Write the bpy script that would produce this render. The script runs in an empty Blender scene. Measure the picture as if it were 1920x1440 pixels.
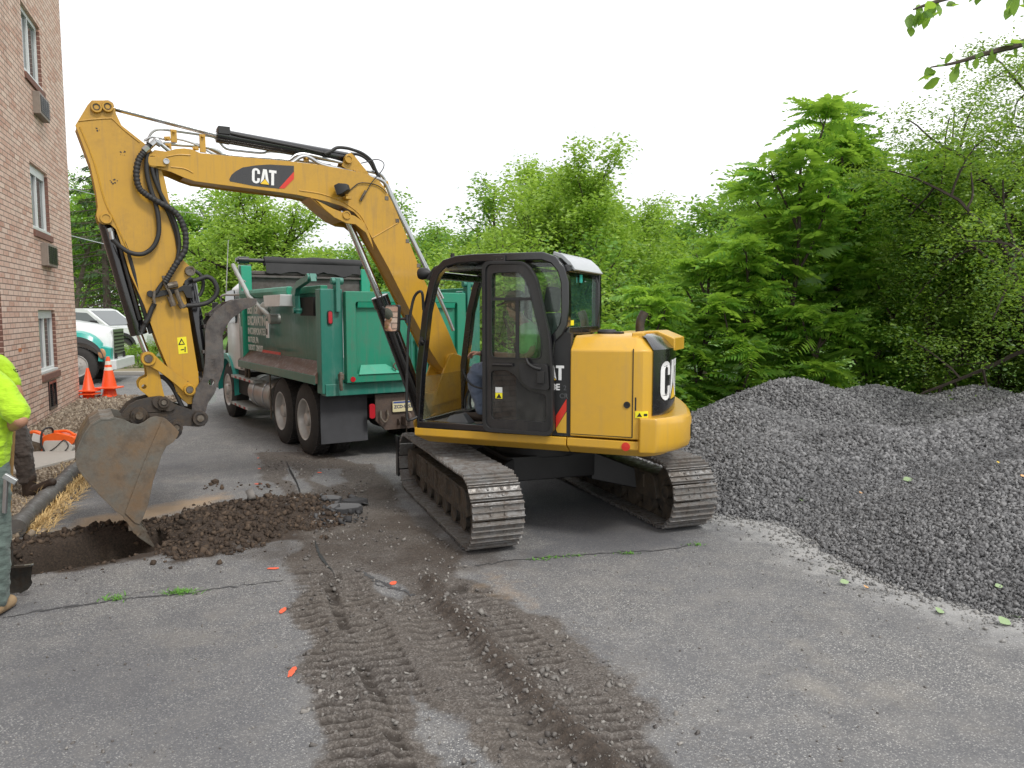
import bpy, bmesh, math, random
import numpy as np
from mathutils import Vector, Matrix
from mathutils.geometry import tessellate_polygon
R = math.radians
SC = bpy.context.scene
COL = SC.collection

# ---------------------------------------------------------------- camera, sky, sun, exposure
CAM_H, PITCH, FPX = 2.0, R(5.35), 1440.0
cd = bpy.data.cameras.new("camera"); cd.sensor_width = 36; cd.lens = 27.0; cd.clip_start = .05; cd.clip_end = 2000
cam = bpy.data.objects.new("camera", cd); COL.objects.link(cam)
cam.location = (0, 0, CAM_H); cam.rotation_euler = (R(90) - PITCH, 0, 0)
SC.camera = cam
SUN_EL, SUN_AZ = R(50), R(140)       # azimuth clockwise from +Y: the bright part of the cloud is behind the camera, a little to the right
w = bpy.data.worlds.new("World"); SC.world = w; w.use_nodes = True
nt = w.node_tree; nt.nodes.clear()
wo = nt.nodes.new("ShaderNodeOutputWorld"); bg = nt.nodes.new("ShaderNodeBackground")
sky = nt.nodes.new("ShaderNodeTexSky"); sky.sky_type = 'NISHITA'; sky.sun_disc = False
sky.sun_elevation = SUN_EL; sky.sun_rotation = SUN_AZ; sky.air_density = 1.2; sky.dust_density = 3
mixw = nt.nodes.new("ShaderNodeMixRGB"); mixw.inputs[0].default_value = .90
nz = nt.nodes.new("ShaderNodeTexNoise"); nz.inputs['Scale'].default_value = 2.2; nz.inputs['Detail'].default_value = 5
rp = nt.nodes.new("ShaderNodeValToRGB"); rp.color_ramp.elements[0].color = (10.6, 10.9, 11.3, 1); rp.color_ramp.elements[1].color = (14.2, 14.2, 14.2, 1)
rp.color_ramp.elements[0].position = .35; rp.color_ramp.elements[1].position = .6
tcw = nt.nodes.new("ShaderNodeTexCoord")
nt.links.new(tcw.outputs['Generated'], nz.inputs['Vector']); nt.links.new(nz.outputs['Fac'], rp.inputs[0])
nt.links.new(sky.outputs[0], mixw.inputs[1]); nt.links.new(rp.outputs[0], mixw.inputs[2])
nt.links.new(mixw.outputs[0], bg.inputs[0]); bg.inputs[1].default_value = .1
nt.links.new(bg.outputs[0], wo.inputs[0])
sd = bpy.data.lights.new("sun", 'SUN'); sd.energy = 2.0; sd.angle = R(12); sd.color = (1, .96, .9)
so = bpy.data.objects.new("sun", sd); COL.objects.link(so)
sv = Vector((math.sin(SUN_AZ) * math.cos(SUN_EL), math.cos(SUN_AZ) * math.cos(SUN_EL), math.sin(SUN_EL)))
so.rotation_euler = sv.to_track_quat('Z', 'Y').to_euler(); so.location = sv * 50
SC.view_settings.view_transform = 'Standard'; SC.view_settings.look = 'None'; SC.view_settings.exposure = .12; SC.view_settings.gamma = 1
SC.cycles.max_bounces = 8; SC.cycles.transparent_max_bounces = 12; SC.cycles.use_denoising = True
SC.cycles.caustics_reflective = False; SC.cycles.caustics_refractive = False

# ---------------------------------------------------------------- picture -> place helpers (pixels of the 1920x1440 photograph)
_c, _s = math.cos(PITCH), math.sin(PITCH)
def ray(x, y):
    u = (x - 960) / FPX; v = (720 - y) / FPX
    return Vector((u, _c + v * _s, -_s + v * _c))
def gp(x, y, z=0.0):
    d = ray(x, y); t = (z - CAM_H) / d.z
    return Vector((d.x * t, d.y * t, z))
def at(x, y, Y):
    d = ray(x, y); t = Y / d.y
    return Vector((d.x * t, Y, CAM_H + d.z * t))
def onplane(x, y, M, yl):
    """pixel -> local coordinates of frame M on its plane y = yl"""
    n = M.to_3x3() @ Vector((0, 1, 0)); P = M @ Vector((0, yl, 0)); d = ray(x, y); o = Vector((0, 0, CAM_H))
    t = (P - o).dot(n) / d.dot(n)
    return M.inverted() @ (o + d * t)

# ---------------------------------------------------------------- mesh helpers
def frame(loc, ang=0, roll=0):
    return Matrix.Translation(loc) @ Matrix.Rotation(ang, 4, 'Z') @ Matrix.Rotation(roll, 4, 'X')
class MB:
    def __init__(s): s.v = []; s.f = []; s.m = []; s.mi = 0
    def add(s, vs, fs):
        k = len(s.v); s.v += [tuple(q) for q in vs]; s.f += [tuple(i + k for i in q) for q in fs]; s.m += [s.mi] * len(fs); return s
    def box(s, x0, x1, y0, y1, z0, z1, M=None):
        vs = [Vector((x, y, z)) for x in (x0, x1) for y in (y0, y1) for z in (z0, z1)]
        if M is not None: vs = [M @ q for q in vs]
        return s.add(vs, [(0, 1, 3, 2), (4, 6, 7, 5), (0, 4, 5, 1), (2, 3, 7, 6), (0, 2, 6, 4), (1, 5, 7, 3)])
    def bar(s, a, b, w, h, up=(0, 0, 1)):
        a = Vector(a); b = Vector(b); d = (b - a); L = d.length; d.normalize(); up = Vector(up)
        if abs(d.dot(up)) > .98: up = Vector((1, 0, 0))
        sx = d.cross(up).normalized(); uz = sx.cross(d).normalized()
        vs = [p + sx * (i * w / 2) + uz * (j * h / 2) for p in (a, b) for i, j in ((-1, -1), (1, -1), (1, 1), (-1, 1))]
        return s.add(vs, [(0, 3, 2, 1), (4, 5, 6, 7), (0, 1, 5, 4), (1, 2, 6, 5), (2, 3, 7, 6), (3, 0, 4, 7)])
    def tube(s, pts, r, n=10, cap=True, smooth=0):
        pts = [Vector(p) for p in pts]
        if smooth: pts = spline(pts, smooth)
        m = len(pts); rs = r if isinstance(r, (list, tuple)) else [r] * m
        if len(rs) != m: rs = [rs[0] + (rs[-1] - rs[0]) * i / (m - 1) for i in range(m)]
        vs = []; pv = None
        for i, p in enumerate(pts):
            t = (pts[min(i + 1, m - 1)] - pts[max(i - 1, 0)]).normalized()
            if pv is None: pv = t.orthogonal().normalized()
            pv = (pv - t * pv.dot(t)); pv = pv.normalized() if pv.length > 1e-6 else t.orthogonal().normalized()
            q = t.cross(pv)
            vs += [p + (pv * math.cos(2 * math.pi * k / n) + q * math.sin(2 * math.pi * k / n)) * rs[i] for k in range(n)]
        fs = [(i * n + k, i * n + (k + 1) % n, (i + 1) * n + (k + 1) % n, (i + 1) * n + k) for i in range(m - 1) for k in range(n)]
        if cap: fs += [tuple(range(n))[::-1], tuple((m - 1) * n + k for k in range(n))]
        return s.add(vs, fs)
    def cyl(s, a, b, r, n=20, r2=None):
        return s.tube([a, b], [r, r if r2 is None else r2], n)
    def lathe(s, c, ax, prof, n=28, cap=True):
        """prof: (distance along ax, radius)"""
        c = Vector(c); ax = Vector(ax).normalized(); p = ax.orthogonal().normalized(); q = ax.cross(p)
        vs = []
        for h, r in prof: vs += [c + ax * h + (p * math.cos(2 * math.pi * k / n) + q * math.sin(2 * math.pi * k / n)) * max(r, 1e-4) for k in range(n)]
        m = len(prof)
        fs = [(i * n + k, i * n + (k + 1) % n, (i + 1) * n + (k + 1) % n, (i + 1) * n + k) for i in range(m - 1) for k in range(n)]
        if cap and prof[0][1] > 1e-3: fs.append(tuple(range(n))[::-1])
        if cap and prof[-1][1] > 1e-3: fs.append(tuple((m - 1) * n + k for k in range(n)))
        return s.add(vs, fs)
    def plate(s, outer, y0, y1, holes=(), fn=None):
        """outline in (x, z), pushed along y; fn maps (x, y, z)"""
        loops = [[tuple(p) for p in outer]] + [[tuple(p) for p in h] for h in holes]
        flat = [p for l in loops for p in l]
        tri = tessellate_polygon([[Vector((p[0], p[1], 0)) for p in l] for l in loops])
        fn = fn or (lambda x, y, z: (x, y, z)); n = len(flat)
        vs = [fn(p[0], y0, p[1]) for p in flat] + [fn(p[0], y1, p[1]) for p in flat]
        fs = [t for t in tri] + [(t[2] + n, t[1] + n, t[0] + n) for t in tri]; k = 0
        for l in loops:
            for i in range(len(l)):
                a, b = k + i, k + (i + 1) % len(l); fs.append((a, b, b + n, a + n))
            k += len(l)
        return s.add(vs, fs)
    def loft(s, rings, closed=True, caps=True):
        n = len(rings[0]); vs = [p for r_ in rings for p in r_]
        fs = [(i * n + k, i * n + (k + 1) % n, (i + 1) * n + (k + 1) % n, (i + 1) * n + k) for i in range(len(rings) - 1) for k in range(n if closed else n - 1)]
        k = len(s.v); s.add(vs, fs)
        if caps:
            for base, rg in ((0, rings[0]), ((len(rings) - 1) * n, rings[-1])):
                tri = tessellate_polygon([[Vector(p) for p in rg]])
                s.f += [tuple(k + base + i for i in t) for t in tri]; s.m += [s.mi] * len(tri)
        return s
def spline(P, k=6):
    P = [Vector(p) for p in P]
    if len(P) < 3: return P
    out = []
    for i in range(len(P) - 1):
        a = P[i - 1] if i else P[0] * 2 - P[1]; b, c = P[i], P[i + 1]; d = P[i + 2] if i + 2 < len(P) else c * 2 - b
        for j in range(k):
            t = j / k
            out.append(.5 * ((2 * b) + (c - a) * t + (2 * a - 5 * b + 4 * c - d) * t * t + (3 * b - a - 3 * c + d) * t ** 3))
    return out + [P[-1]]
def rpoly(pts, r=.02, k=3):
    """round the corners of a 2D outline"""
    out = []; n = len(pts)
    for i in range(n):
        a, b, c = (Vector(pts[i - 1][:2]), Vector(pts[i][:2]), Vector(pts[(i + 1) % n][:2]))
        u = (a - b); v = (c - b); rr = min(r, u.length * .45, v.length * .45)
        p = b + u.normalized() * rr; q = b + v.normalized() * rr
        for j in range(k + 1):
            t = j / k; out.append(tuple(p * (1 - t) ** 2 + b * 2 * t * (1 - t) + q * t * t))
    return out
WM = {}
def props(o, label=None, cat=None, group=None, kind=None):
    if label: o['label'] = label
    if cat: o['category'] = cat
    if group: o['group'] = group
    if kind: o['kind'] = kind
    return o
def thing(name, label, cat, M, group=None):
    o = bpy.data.objects.new(name, None); COL.objects.link(o); o.empty_display_size = .2
    if not isinstance(M, Matrix): M = Matrix.Translation(M)
    o.matrix_world = M; WM[o.name] = M.copy(); o.matrix_basis = M
    return props(o, label, cat, group)
def finish(me, smooth=30):
    bm = bmesh.new(); bm.from_mesh(me); bmesh.ops.recalc_face_normals(bm, faces=bm.faces); bm.to_mesh(me); bm.free()
    if smooth:
        me.shade_smooth(); me.set_sharp_from_angle(angle=R(smooth))
def obj(name, mb, mats, parent=None, M=None, smooth=32, bevel=0, seg=2, **kw):
    """ONE mesh object; M = frame the shape was written in (default: the frame of its thing)"""
    me = bpy.data.meshes.new(name)
    base = WM[parent.name] if parent is not None else None
    vs = mb.v
    if M is None: M = base if base is not None else None
    if parent is not None and M is not base:
        T = base.inverted() @ M; vs = [T @ Vector(q) for q in vs]
    elif parent is None and M is not None: pass
    me.from_pydata(vs, [], mb.f)
    mats = mats if isinstance(mats, (list, tuple)) else [mats]
    for m in mats: me.materials.append(m)
    if len(mats) > 1: me.polygons.foreach_set('material_index', mb.m)
    finish(me, smooth)
    o = bpy.data.objects.new(name, me); COL.objects.link(o)
    if parent is not None: o.parent = parent; WM[o.name] = base
    elif M is not None: o.matrix_basis = M; WM[o.name] = M.copy()
    else: WM[o.name] = Matrix.Identity(4)
    if bevel:
        b = o.modifiers.new("bevel", 'BEVEL'); b.width = bevel; b.segments = seg; b.limit_method = 'ANGLE'; b.angle_limit = R(35); b.harden_normals = True
    props(o, kw.get('label'), kw.get('cat'), kw.get('group'), kw.get('kind'))
    return o
def npmesh(name, V, F, mat, smooth=False, attrs=None):
    """fast mesh from numpy arrays; F is (n,3) or (n,4)"""
    me = bpy.data.meshes.new(name); V = np.asarray(V, np.float32); F = np.asarray(F, np.int32)
    me.vertices.add(len(V)); me.vertices.foreach_set('co', V.ravel())
    me.loops.add(F.size); me.loops.foreach_set('vertex_index', F.ravel())
    me.polygons.add(len(F)); me.polygons.foreach_set('loop_start', np.arange(0, F.size, F.shape[1], dtype=np.int32))
    if hasattr(me.polygons[0], 'loop_total') and False: pass
    for m in (mat if isinstance(mat, (list, tuple)) else [mat]): me.materials.append(m)
    if attrs:
        for k, a in attrs.items():
            at_ = me.attributes.new(k, 'FLOAT', 'POINT'); at_.data.foreach_set('value', np.asarray(a, np.float32).ravel())
    me.update(calc_edges=True); me.validate()
    if smooth: me.shade_smooth()
    return me
def mobj(name, me, parent=None, **kw):
    o = bpy.data.objects.new(name, me); COL.objects.link(o)
    if parent is not None: o.parent = parent
    WM[o.name] = WM[parent.name] if parent is not None else Matrix.Identity(4)
    return props(o, kw.get('label'), kw.get('cat'), kw.get('group'), kw.get('kind'))
def dup(root, M, label=None, cat=None, group=None):
    r = root.copy(); COL.objects.link(r); r.matrix_basis = M; WM[r.name] = M.copy(); props(r, label, cat, group)
    def rec(a, b):
        for ch in list(a.children):
            c = ch.copy(); COL.objects.link(c); c.parent = b; WM[c.name] = M; rec(ch, c)
    rec(root, r); return r

# numpy noise
def _h(ix, iy, seed):
    n = (ix.astype(np.int64) * 374761393 + iy.astype(np.int64) * 668265263 + seed * 1274126177) & 0xffffffff
    n = ((n ^ (n >> 13)) * 1274126177) & 0xffffffff
    return ((n ^ (n >> 16)) & 0xffff) / 65535.0
def vnoise(x, y, seed=0):
    x = np.asarray(x, float); y = np.asarray(y, float)
    ix = np.floor(x); iy = np.floor(y); fx = x - ix; fy = y - iy; fx = fx * fx * (3 - 2 * fx); fy = fy * fy * (3 - 2 * fy)
    a = _h(ix, iy, seed); b = _h(ix + 1, iy, seed); c = _h(ix, iy + 1, seed); d = _h(ix + 1, iy + 1, seed)
    return (a * (1 - fx) + b * fx) * (1 - fy) + (c * (1 - fx) + d * fx) * fy
def fbm(x, y, seed=0, o=4):
    s = 0; a = .5
    for i in range(o): s = s + a * vnoise(x * 2 ** i, y * 2 ** i, seed + i * 17); a *= .5
    return s / (1 - .5 ** o)
def sstep(a, b, x): t = np.clip((x - a) / (b - a), 0, 1); return t * t * (3 - 2 * t)
def inpoly(X, Y, poly):
    ins = np.zeros(X.shape, bool); n = len(poly)
    for i in range(n):
        x0, y0 = poly[i][:2]; x1, y1 = poly[(i + 1) % n][:2]
        if y0 == y1: continue
        c = ((y0 > Y) != (y1 > Y)) & (X < (x1 - x0) * (Y - y0) / (y1 - y0) + x0); ins ^= c
    return ins
def segdist(X, Y, P, closed=False):
    """distance to a polyline and arc length at the nearest point, side sign"""
    best = np.full(X.shape, 1e9); arc = np.zeros(X.shape); sgn = np.zeros(X.shape); L = 0
    n = len(P)
    for i in range(n if closed else n - 1):
        a = P[i]; b = P[(i + 1) % n]; dx, dy = b[0] - a[0], b[1] - a[1]; l2 = dx * dx + dy * dy; l = math.sqrt(l2)
        t = np.clip(((X - a[0]) * dx + (Y - a[1]) * dy) / l2, 0, 1)
        d = np.hypot(X - a[0] - t * dx, Y - a[1] - t * dy); k = d < best
        best = np.where(k, d, best); arc = np.where(k, L + t * l, arc); sgn = np.where(k, np.sign((X - a[0]) * dy - (Y - a[1]) * dx), sgn); L += l
    return best, arc, sgn
# ---------------------------------------------------------------- materials
def newmat(name):
    m = bpy.data.materials.new(name); m.use_nodes = True; t = m.node_tree; t.nodes.clear()
    o = t.nodes.new("ShaderNodeOutputMaterial"); p = t.nodes.new("ShaderNodeBsdfPrincipled"); t.links.new(p.outputs[0], o.inputs[0])
    return m, t, p, o
def N(t, kind, **kw):
    n = t.nodes.new(kind)
    for k, v in kw.items():
        if k.startswith('_'): setattr(n, k[1:], v)
        else: n.inputs[k.replace('_', ' ')].default_value = v
    return n
def noise(t, scale, detail=4, rough=.55, coord='Object', vec=None):
    n = N(t, "ShaderNodeTexNoise", Scale=scale, Detail=detail, Roughness=rough)
    if vec is None: tc = N(t, "ShaderNodeTexCoord"); vec = tc.outputs[coord]
    t.links.new(vec, n.inputs['Vector']); return n.outputs['Fac']
def ramp(t, fac, stops, interp='LINEAR'):
    r = N(t, "ShaderNodeValToRGB"); e = r.color_ramp.elements; r.color_ramp.interpolation = interp
    for i, (p, c) in enumerate(stops):
        x = e[i] if i < 2 else e.new(p); x.position = p; x.color = (*c, 1) if len(c) == 3 else c
    t.links.new(fac, r.inputs[0]); return r.outputs[0]
def mix(t, f, a, b, mode='MIX'):
    m = N(t, "ShaderNodeMixRGB", _blend_type=mode)
    for i, q in enumerate((f, a, b)):
        if isinstance(q, (int, float)): m.inputs[i].default_value = q
        elif isinstance(q, tuple): m.inputs[i].default_value = (*q, 1)
        else: t.links.new(q, m.inputs[i])
    return m.outputs[0]
def math_(t, op, a, b=0.0, clamp=False):
    m = N(t, "ShaderNodeMath", _operation=op, _use_clamp=clamp)
    for i, q in enumerate((a, b)):
        if isinstance(q, (int, float)): m.inputs[i].default_value = q
        else: t.links.new(q, m.inputs[i])
    return m.outputs[0]
def bump(t, p, h, strength=.3, dist=.01):
    b = N(t, "ShaderNodeBump", Strength=strength, Distance=dist); t.links.new(h, b.inputs['Height']); t.links.new(b.outputs[0], p.inputs['Normal']); return b
def paint(name, col, dirt=(.12, .085, .05), amt=.35, rough=.35, scale=3., coat=.2, chips=None, metal=0):
    """paint with wear: broad grime patches, fine dust, gloss variation"""
    m, t, p, o = newmat(name)
    n1 = noise(t, scale, 6, .65); n2 = noise(t, scale * 9, 5, .7); n3 = noise(t, scale * 45, 2)
    tcs = N(t, "ShaderNodeTexCoord"); mps = N(t, "ShaderNodeMapping", Scale=(16, 16, 1.1)); t.links.new(tcs.outputs['Object'], mps.inputs[0]); stk = noise(t, 1.0, 5, .7, vec=mps.outputs[0])
    g = math_(t, 'MULTIPLY', ramp(t, n1, [(.45, (0, 0, 0)), (.75, (1, 1, 1))]), ramp(t, n2, [(.35, (.2,) * 3), (.7, (1, 1, 1))]))
    c = mix(t, math_(t, 'MULTIPLY', g, amt), col, dirt)
    c = mix(t, math_(t, 'MULTIPLY', n2, .18), c, tuple(q * .72 for q in col))
    c = mix(t, math_(t, 'MULTIPLY', ramp(t, stk, [(.52, (0, 0, 0)), (.72, (1, 1, 1))]), amt * .8), c, dirt)
    if chips: c = mix(t, ramp(t, noise(t, scale * 22, 6, .8), [(.66, (0, 0, 0)), (.69, (1, 1, 1))]), c, chips)
    t.links.new(c, p.inputs['Base Color'])
    t.links.new(math_(t, 'ADD', rough, math_(t, 'MULTIPLY', g, .4)), p.inputs['Roughness'])
    p.inputs['Coat Weight'].default_value = coat; p.inputs['Coat Roughness'].default_value = .15; p.inputs['Metallic'].default_value = metal
    bump(t, p, math_(t, 'ADD', math_(t, 'MULTIPLY', n1, .6), math_(t, 'MULTIPLY', n3, .04)), .12, .01)
    return m
def plain(name, col, rough=.6, metal=0, var=.25, scale=12, b=.1):
    m, t, p, o = newmat(name); n1 = noise(t, scale, 5, .6)
    t.links.new(mix(t, n1, tuple(q * (1 - var) for q in col), tuple(min(1, q * (1 + var)) for q in col)), p.inputs['Base Color'])
    p.inputs['Roughness'].default_value = rough; p.inputs['Metallic'].default_value = metal
    if b: bump(t, p, n1, b, .005)
    return m
def cloth(name, col, var=.12):
    m, t, p, o = newmat(name); n1 = noise(t, 5, 3, .5); n2 = noise(t, 260, 2)
    mp = N(t, "ShaderNodeMapping", Scale=(9, 9, 22), Rotation=(.5, .3, .2)); tc = N(t, "ShaderNodeTexCoord"); t.links.new(tc.outputs['Object'], mp.inputs[0]); n3 = noise(t, 1, 3, .5, vec=mp.outputs[0])
    t.links.new(mix(t, n1, tuple(q * (1 - var) for q in col), tuple(min(1, q * (1 + var)) for q in col)), p.inputs['Base Color']); p.inputs['Roughness'].default_value = .9
    p.inputs['Sheen Weight'].default_value = .15
    bump(t, p, math_(t, 'ADD', math_(t, 'MULTIPLY', n3, 1.0), math_(t, 'MULTIPLY', n2, .05)), .75, .03); return m
def rusty(name, steel, rust, dirt, amt=.5, scale=3, metal=.6):
    m, t, p, o = newmat(name)
    n1 = noise(t, scale, 7, .68); n2 = noise(t, scale * 3.1, 6, .7); n3 = noise(t, scale * 18, 5, .75)
    c = mix(t, ramp(t, n1, [(.40, (0, 0, 0)), (.60, (1, 1, 1))]), steel, rust)
    c = mix(t, math_(t, 'MULTIPLY', ramp(t, n2, [(.46, (0, 0, 0)), (.64, (1, 1, 1))]), amt), c, dirt)
    c = mix(t, math_(t, 'MULTIPLY', n3, .5), c, tuple(q * .45 for q in steel))
    t.links.new(c, p.inputs['Base Color'])
    t.links.new(ramp(t, n2, [(.4, (.38,) * 3), (.6, (.8,) * 3)]), p.inputs['Roughness'])
    t.links.new(ramp(t, n2, [(.4, (metal,) * 3), (.55, (.05,) * 3)]), p.inputs['Metallic'])
    bump(t, p, math_(t, 'ADD', math_(t, 'MULTIPLY', n3, .5), n2), .35, .008)
    return m
def glass(name, tint=(.8, .9, .84), refl=1.0, dust=.06, dcol=(.4, .42, .38)):
    m, t, p, o = newmat(name); t.nodes.remove(p)
    tr = N(t, "ShaderNodeBsdfTransparent", Color=(*tint, 1)); gl = N(t, "ShaderNodeBsdfGlossy", Roughness=.02); df = N(t, "ShaderNodeBsdfDiffuse", Color=(*dcol, 1))
    fr = N(t, "ShaderNodeFresnel", IOR=1.5); m1 = N(t, "ShaderNodeMixShader"); m2 = N(t, "ShaderNodeMixShader")
    t.links.new(math_(t, 'MULTIPLY', fr.outputs[0], refl, True), m1.inputs[0]); t.links.new(tr.outputs[0], m1.inputs[1]); t.links.new(gl.outputs[0], m1.inputs[2])
    t.links.new(math_(t, 'MULTIPLY', ramp(t, noise(t, 6, 6, .7), [(.3, (.4,) * 3), (.8, (2.2,) * 3)]), dust), m2.inputs[0])
    t.links.new(m1.outputs[0], m2.inputs[1]); t.links.new(df.outputs[0], m2.inputs[2]); t.links.new(m2.outputs[0], o.inputs[0])
    return m
def leafmat(name, c1, c2, c3, transl=.45, yellow=0):
    m, t, p, o = newmat(name); t.nodes.remove(p)
    ge = N(t, "ShaderNodeNewGeometry"); r = ge.outputs['Random Per Island']
    c = ramp(t, r, [(0, c1), (.55, c2), (1, c3)])
    big = noise(t, 1.1, 4, .6)
    c = mix(t, ramp(t, big, [(.50, (0, 0, 0)), (.64, (.65,) * 3)]), c, c3)
    c = mix(t, ramp(t, noise(t, .7, 4, .6), [(.36, (.6,) * 3), (.50, (0, 0, 0))]), c, tuple(q * .85 for q in c1))
    df = N(t, "ShaderNodeBsdfDiffuse"); tl = N(t, "ShaderNodeBsdfTranslucent"); gl = N(t, "ShaderNodeBsdfGlossy", Roughness=.45)
    t.links.new(c, df.inputs[0]); t.links.new(mix(t, .6, c, (.42, .62, .05), 'MIX'), tl.inputs[0])
    a = N(t, "ShaderNodeMixShader", Fac=transl); t.links.new(df.outputs[0], a.inputs[1]); t.links.new(tl.outputs[0], a.inputs[2])
    b = N(t, "ShaderNodeMixShader", Fac=.035); t.links.new(a.outputs[0], b.inputs[1]); t.links.new(gl.outputs[0], b.inputs[2])
    t.links.new(b.outputs[0], o.inputs[0]); return m

YEL = paint("machine yellow paint", (.52, .285, .018), (.24, .15, .065), .55, .42, 2.2, .25, chips=(.07, .045, .03))
YELB = paint("bright yellow body paint", (.64, .365, .032), (.42, .27, .10), .4, .34, 1.8, .3)
BLK = paint("gloss black paint", (.006, .006, .008), (.07, .06, .05), .12, .18, 3, .6)
BLKM = plain("matt black plastic", (.018, .018, .019), .55, 0, .4, 9, .15)
BLKD = paint("dusty black steel", (.012, .012, .014), (.10, .085, .07), .22, .30, 4, .3)
RUB = plain("black rubber hose", (.022, .022, .023), .6, 0, .3, 30, .1)
CHR = plain("chromed rod", (.62, .62, .64), .16, 1, .05, 5, 0)
PIPE = plain("zinc plated steel pipe", (.46, .47, .48), .32, .9, .12, 20, .05)
BUCK = rusty("worn bucket steel", (.165, .16, .14), (.21, .135, .075), (.080, .060, .044), .6, 2.6, .2)
THUMB = rusty("scratched thumb steel", (.13, .12, .115), (.06, .05, .05), (.17, .13, .10), .45, 4.5, .5)
COUP = rusty("greasy coupler casting", (.055, .05, .048), (.10, .07, .045), (.035, .03, .028), .6, 8, .4)
PINM = rusty("worn pin steel", (.2, .18, .15), (.11, .07, .04), (.06, .05, .04), .5, 12, .5)
SHOE = rusty("worn track shoe steel", (.26, .258, .255), (.185, .165, .145), (.10, .07, .05), .8, 7, .6)
TRKF = rusty("muddy track frame", (.04, .038, .035), (.11, .085, .06), (.13, .10, .07), .8, 5, .1)
UND = plain("black undercarriage", (.014, .014, .015), .5, .1, .5, 6, .2)
GLS = glass("clear cab glass", (.93, .98, .95), .9, .04, (.25, .3, .26))
GLSG = glass("green tinted cab glass", (.46, .80, .64), 1.6, .12, (.10, .28, .20))
GLSY = glass("yellowish lower glass", (.80, .78, .52), .8, .16, (.55, .55, .35))
GLSD = glass("dusty lower door glass", (.30, .32, .31), 1.2, .25, (.12, .12, .115))
WHT = plain("white decal", (.80, .80, .80), .4, 0, .03, 20, 0)
RED = plain("red decal", (.62, .035, .02), .4, 0, .05, 20, 0)
REDL = plain("red lamp lens", (.45, .02, .03), .15, 0, .1, 40, 0)
TRIY = plain("yellow decal", (.85, .55, .03), .4, 0, .05, 20, 0)
WARN = plain("yellow warning sticker", (.80, .72, .02), .5, 0, .1, 30, 0)
INK = plain("black ink", (.012, .012, .012), .5, 0, .1, 20, 0)
GRYP = plain("grey interior plastic", (.10, .105, .11), .6, 0, .15, 10, .1)
MATF = plain("dusty floor mat", (.16, .145, .125), .85, 0, .35, 9, .3)
MIRR = plain("mirror", (.9, .9, .9), .02, 1, 0, 5, 0)
LAMPG = plain("lamp lens", (.55, .56, .52), .12, .3, .1, 40, 0)
SEATM = plain("black seat fabric", (.03, .03, .033), .85, 0, .3, 30, .2)
# truck
TGRN = paint("faded green dump body paint", (.010, .245, .145), (.11, .15, .12), .55, .45, 1.6, .1, chips=(.25, .33, .28))
TGRD = paint("dirty dark green paint", (.022, .185, .140), (.20, .28, .25), .50, .32, 1.3, .1, chips=(.30, .30, .27))
TGRB = paint("bright green paint", (.012, .33, .20), (.2, .25, .2), .3, .4, 2, .15)
TEAL = paint("teal fender paint", (.03, .42, .36), (.2, .2, .18), .2, .3, 2, .3)
TWHT = paint("white truck paint", (.74, .77, .78), (.35, .33, .3), .25, .3, 2, .3)
TIRE = plain("dusty tyre rubber", (.036, .035, .034), .8, 0, .4, 14, .3)
RIMM = plain("brushed aluminium rim", (.52, .51, .49), .42, .35, .2, 9, .1)
TANK = plain("dull aluminium tank", (.40, .39, .37), .4, .75, .25, 3, .1)
RUSTD = rusty("rusty dirt shelf", (.16, .10, .075), (.17, .08, .055), (.28, .24, .20), .5, 5, .1)
MUDF = plain("black mud flap", (.05, .052, .058), .7, 0, .35, 5, .2)
HITCH = rusty("brown dirty hitch plate", (.10, .075, .062), (.13, .09, .07), (.075, .06, .055), .5, 5, .1)
TARP = plain("black tarp", (.022, .022, .024), .7, 0, .4, 6, .5)
ALU = plain("dirty aluminium arm", (.42, .44, .42), .5, .5, .25, 9, .1)
STLG = rusty("stained steel headboard", (.13, .12, .115), (.09, .075, .065), (.18, .17, .16), .5, 4, .3)
DARK = plain("dark chassis", (.018, .017, .017), .7, .1, .5, 6, .2)
# site
ORNG = plain("orange cone plastic", (.85, .095, .018), .45, 0, .12, 9, .05)
WBND = plain("white reflective band", (.72, .70, .62), .4, 0, .08, 12, 0)
SAWO = plain("orange saw housing", (.80, .13, .02), .4, 0, .15, 12, .05)
SAWW = plain("pale grey saw body", (.50, .49, .46), .5, 0, .12, 12, .05)
HIVIS = cloth("lime safety shirt", (.40, .66, .02))
SKIN = plain("tanned skin", (.42, .22, .14), .5, 0, .15, 14, .05)
SKINL = plain("fair skin", (.52, .28, .20), .5, 0, .12, 14, .05)
PANTB = cloth("dark brown work trousers", (.045, .034, .028), .5)
PANTG = cloth("grey green cargo trousers", (.10, .135, .12), .3)
BOOTB = plain("dark brown leather boot", (.035, .022, .015), .7, 0, .5, 12, .3)
BOOTT = plain("tan leather boot", (.36, .25, .14), .8, 0, .3, 14, .3)
TEEG = cloth("green tee shirt", (.38, .80, .28))
JEAN = cloth("faded blue jeans", (.13, .165, .24), .35)
CAPM = plain("dark cap", (.05, .055, .04), .85, 0, .2, 20, .2)
HAIR = plain("brown hair", (.05, .03, .018), .8, 0, .3, 60, .3)
WOOD = plain("ash wood handle", (.42, .25, .10), .55, 0, .3, 10, .1)
SPADE = rusty("old shovel steel", (.05, .05, .045), (.07, .05, .035), (.03, .028, .025), .5, 9, .4)
BARK = plain("grey brown bark", (.075, .058, .045), .9, 0, .45, 9, .6)
BARKD = plain("dark bark", (.04, .03, .023), .9, 0, .45, 9, .6)
CONC = plain("pale concrete", (.36, .34, .31), .85, 0, .12, 14, .2)
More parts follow.
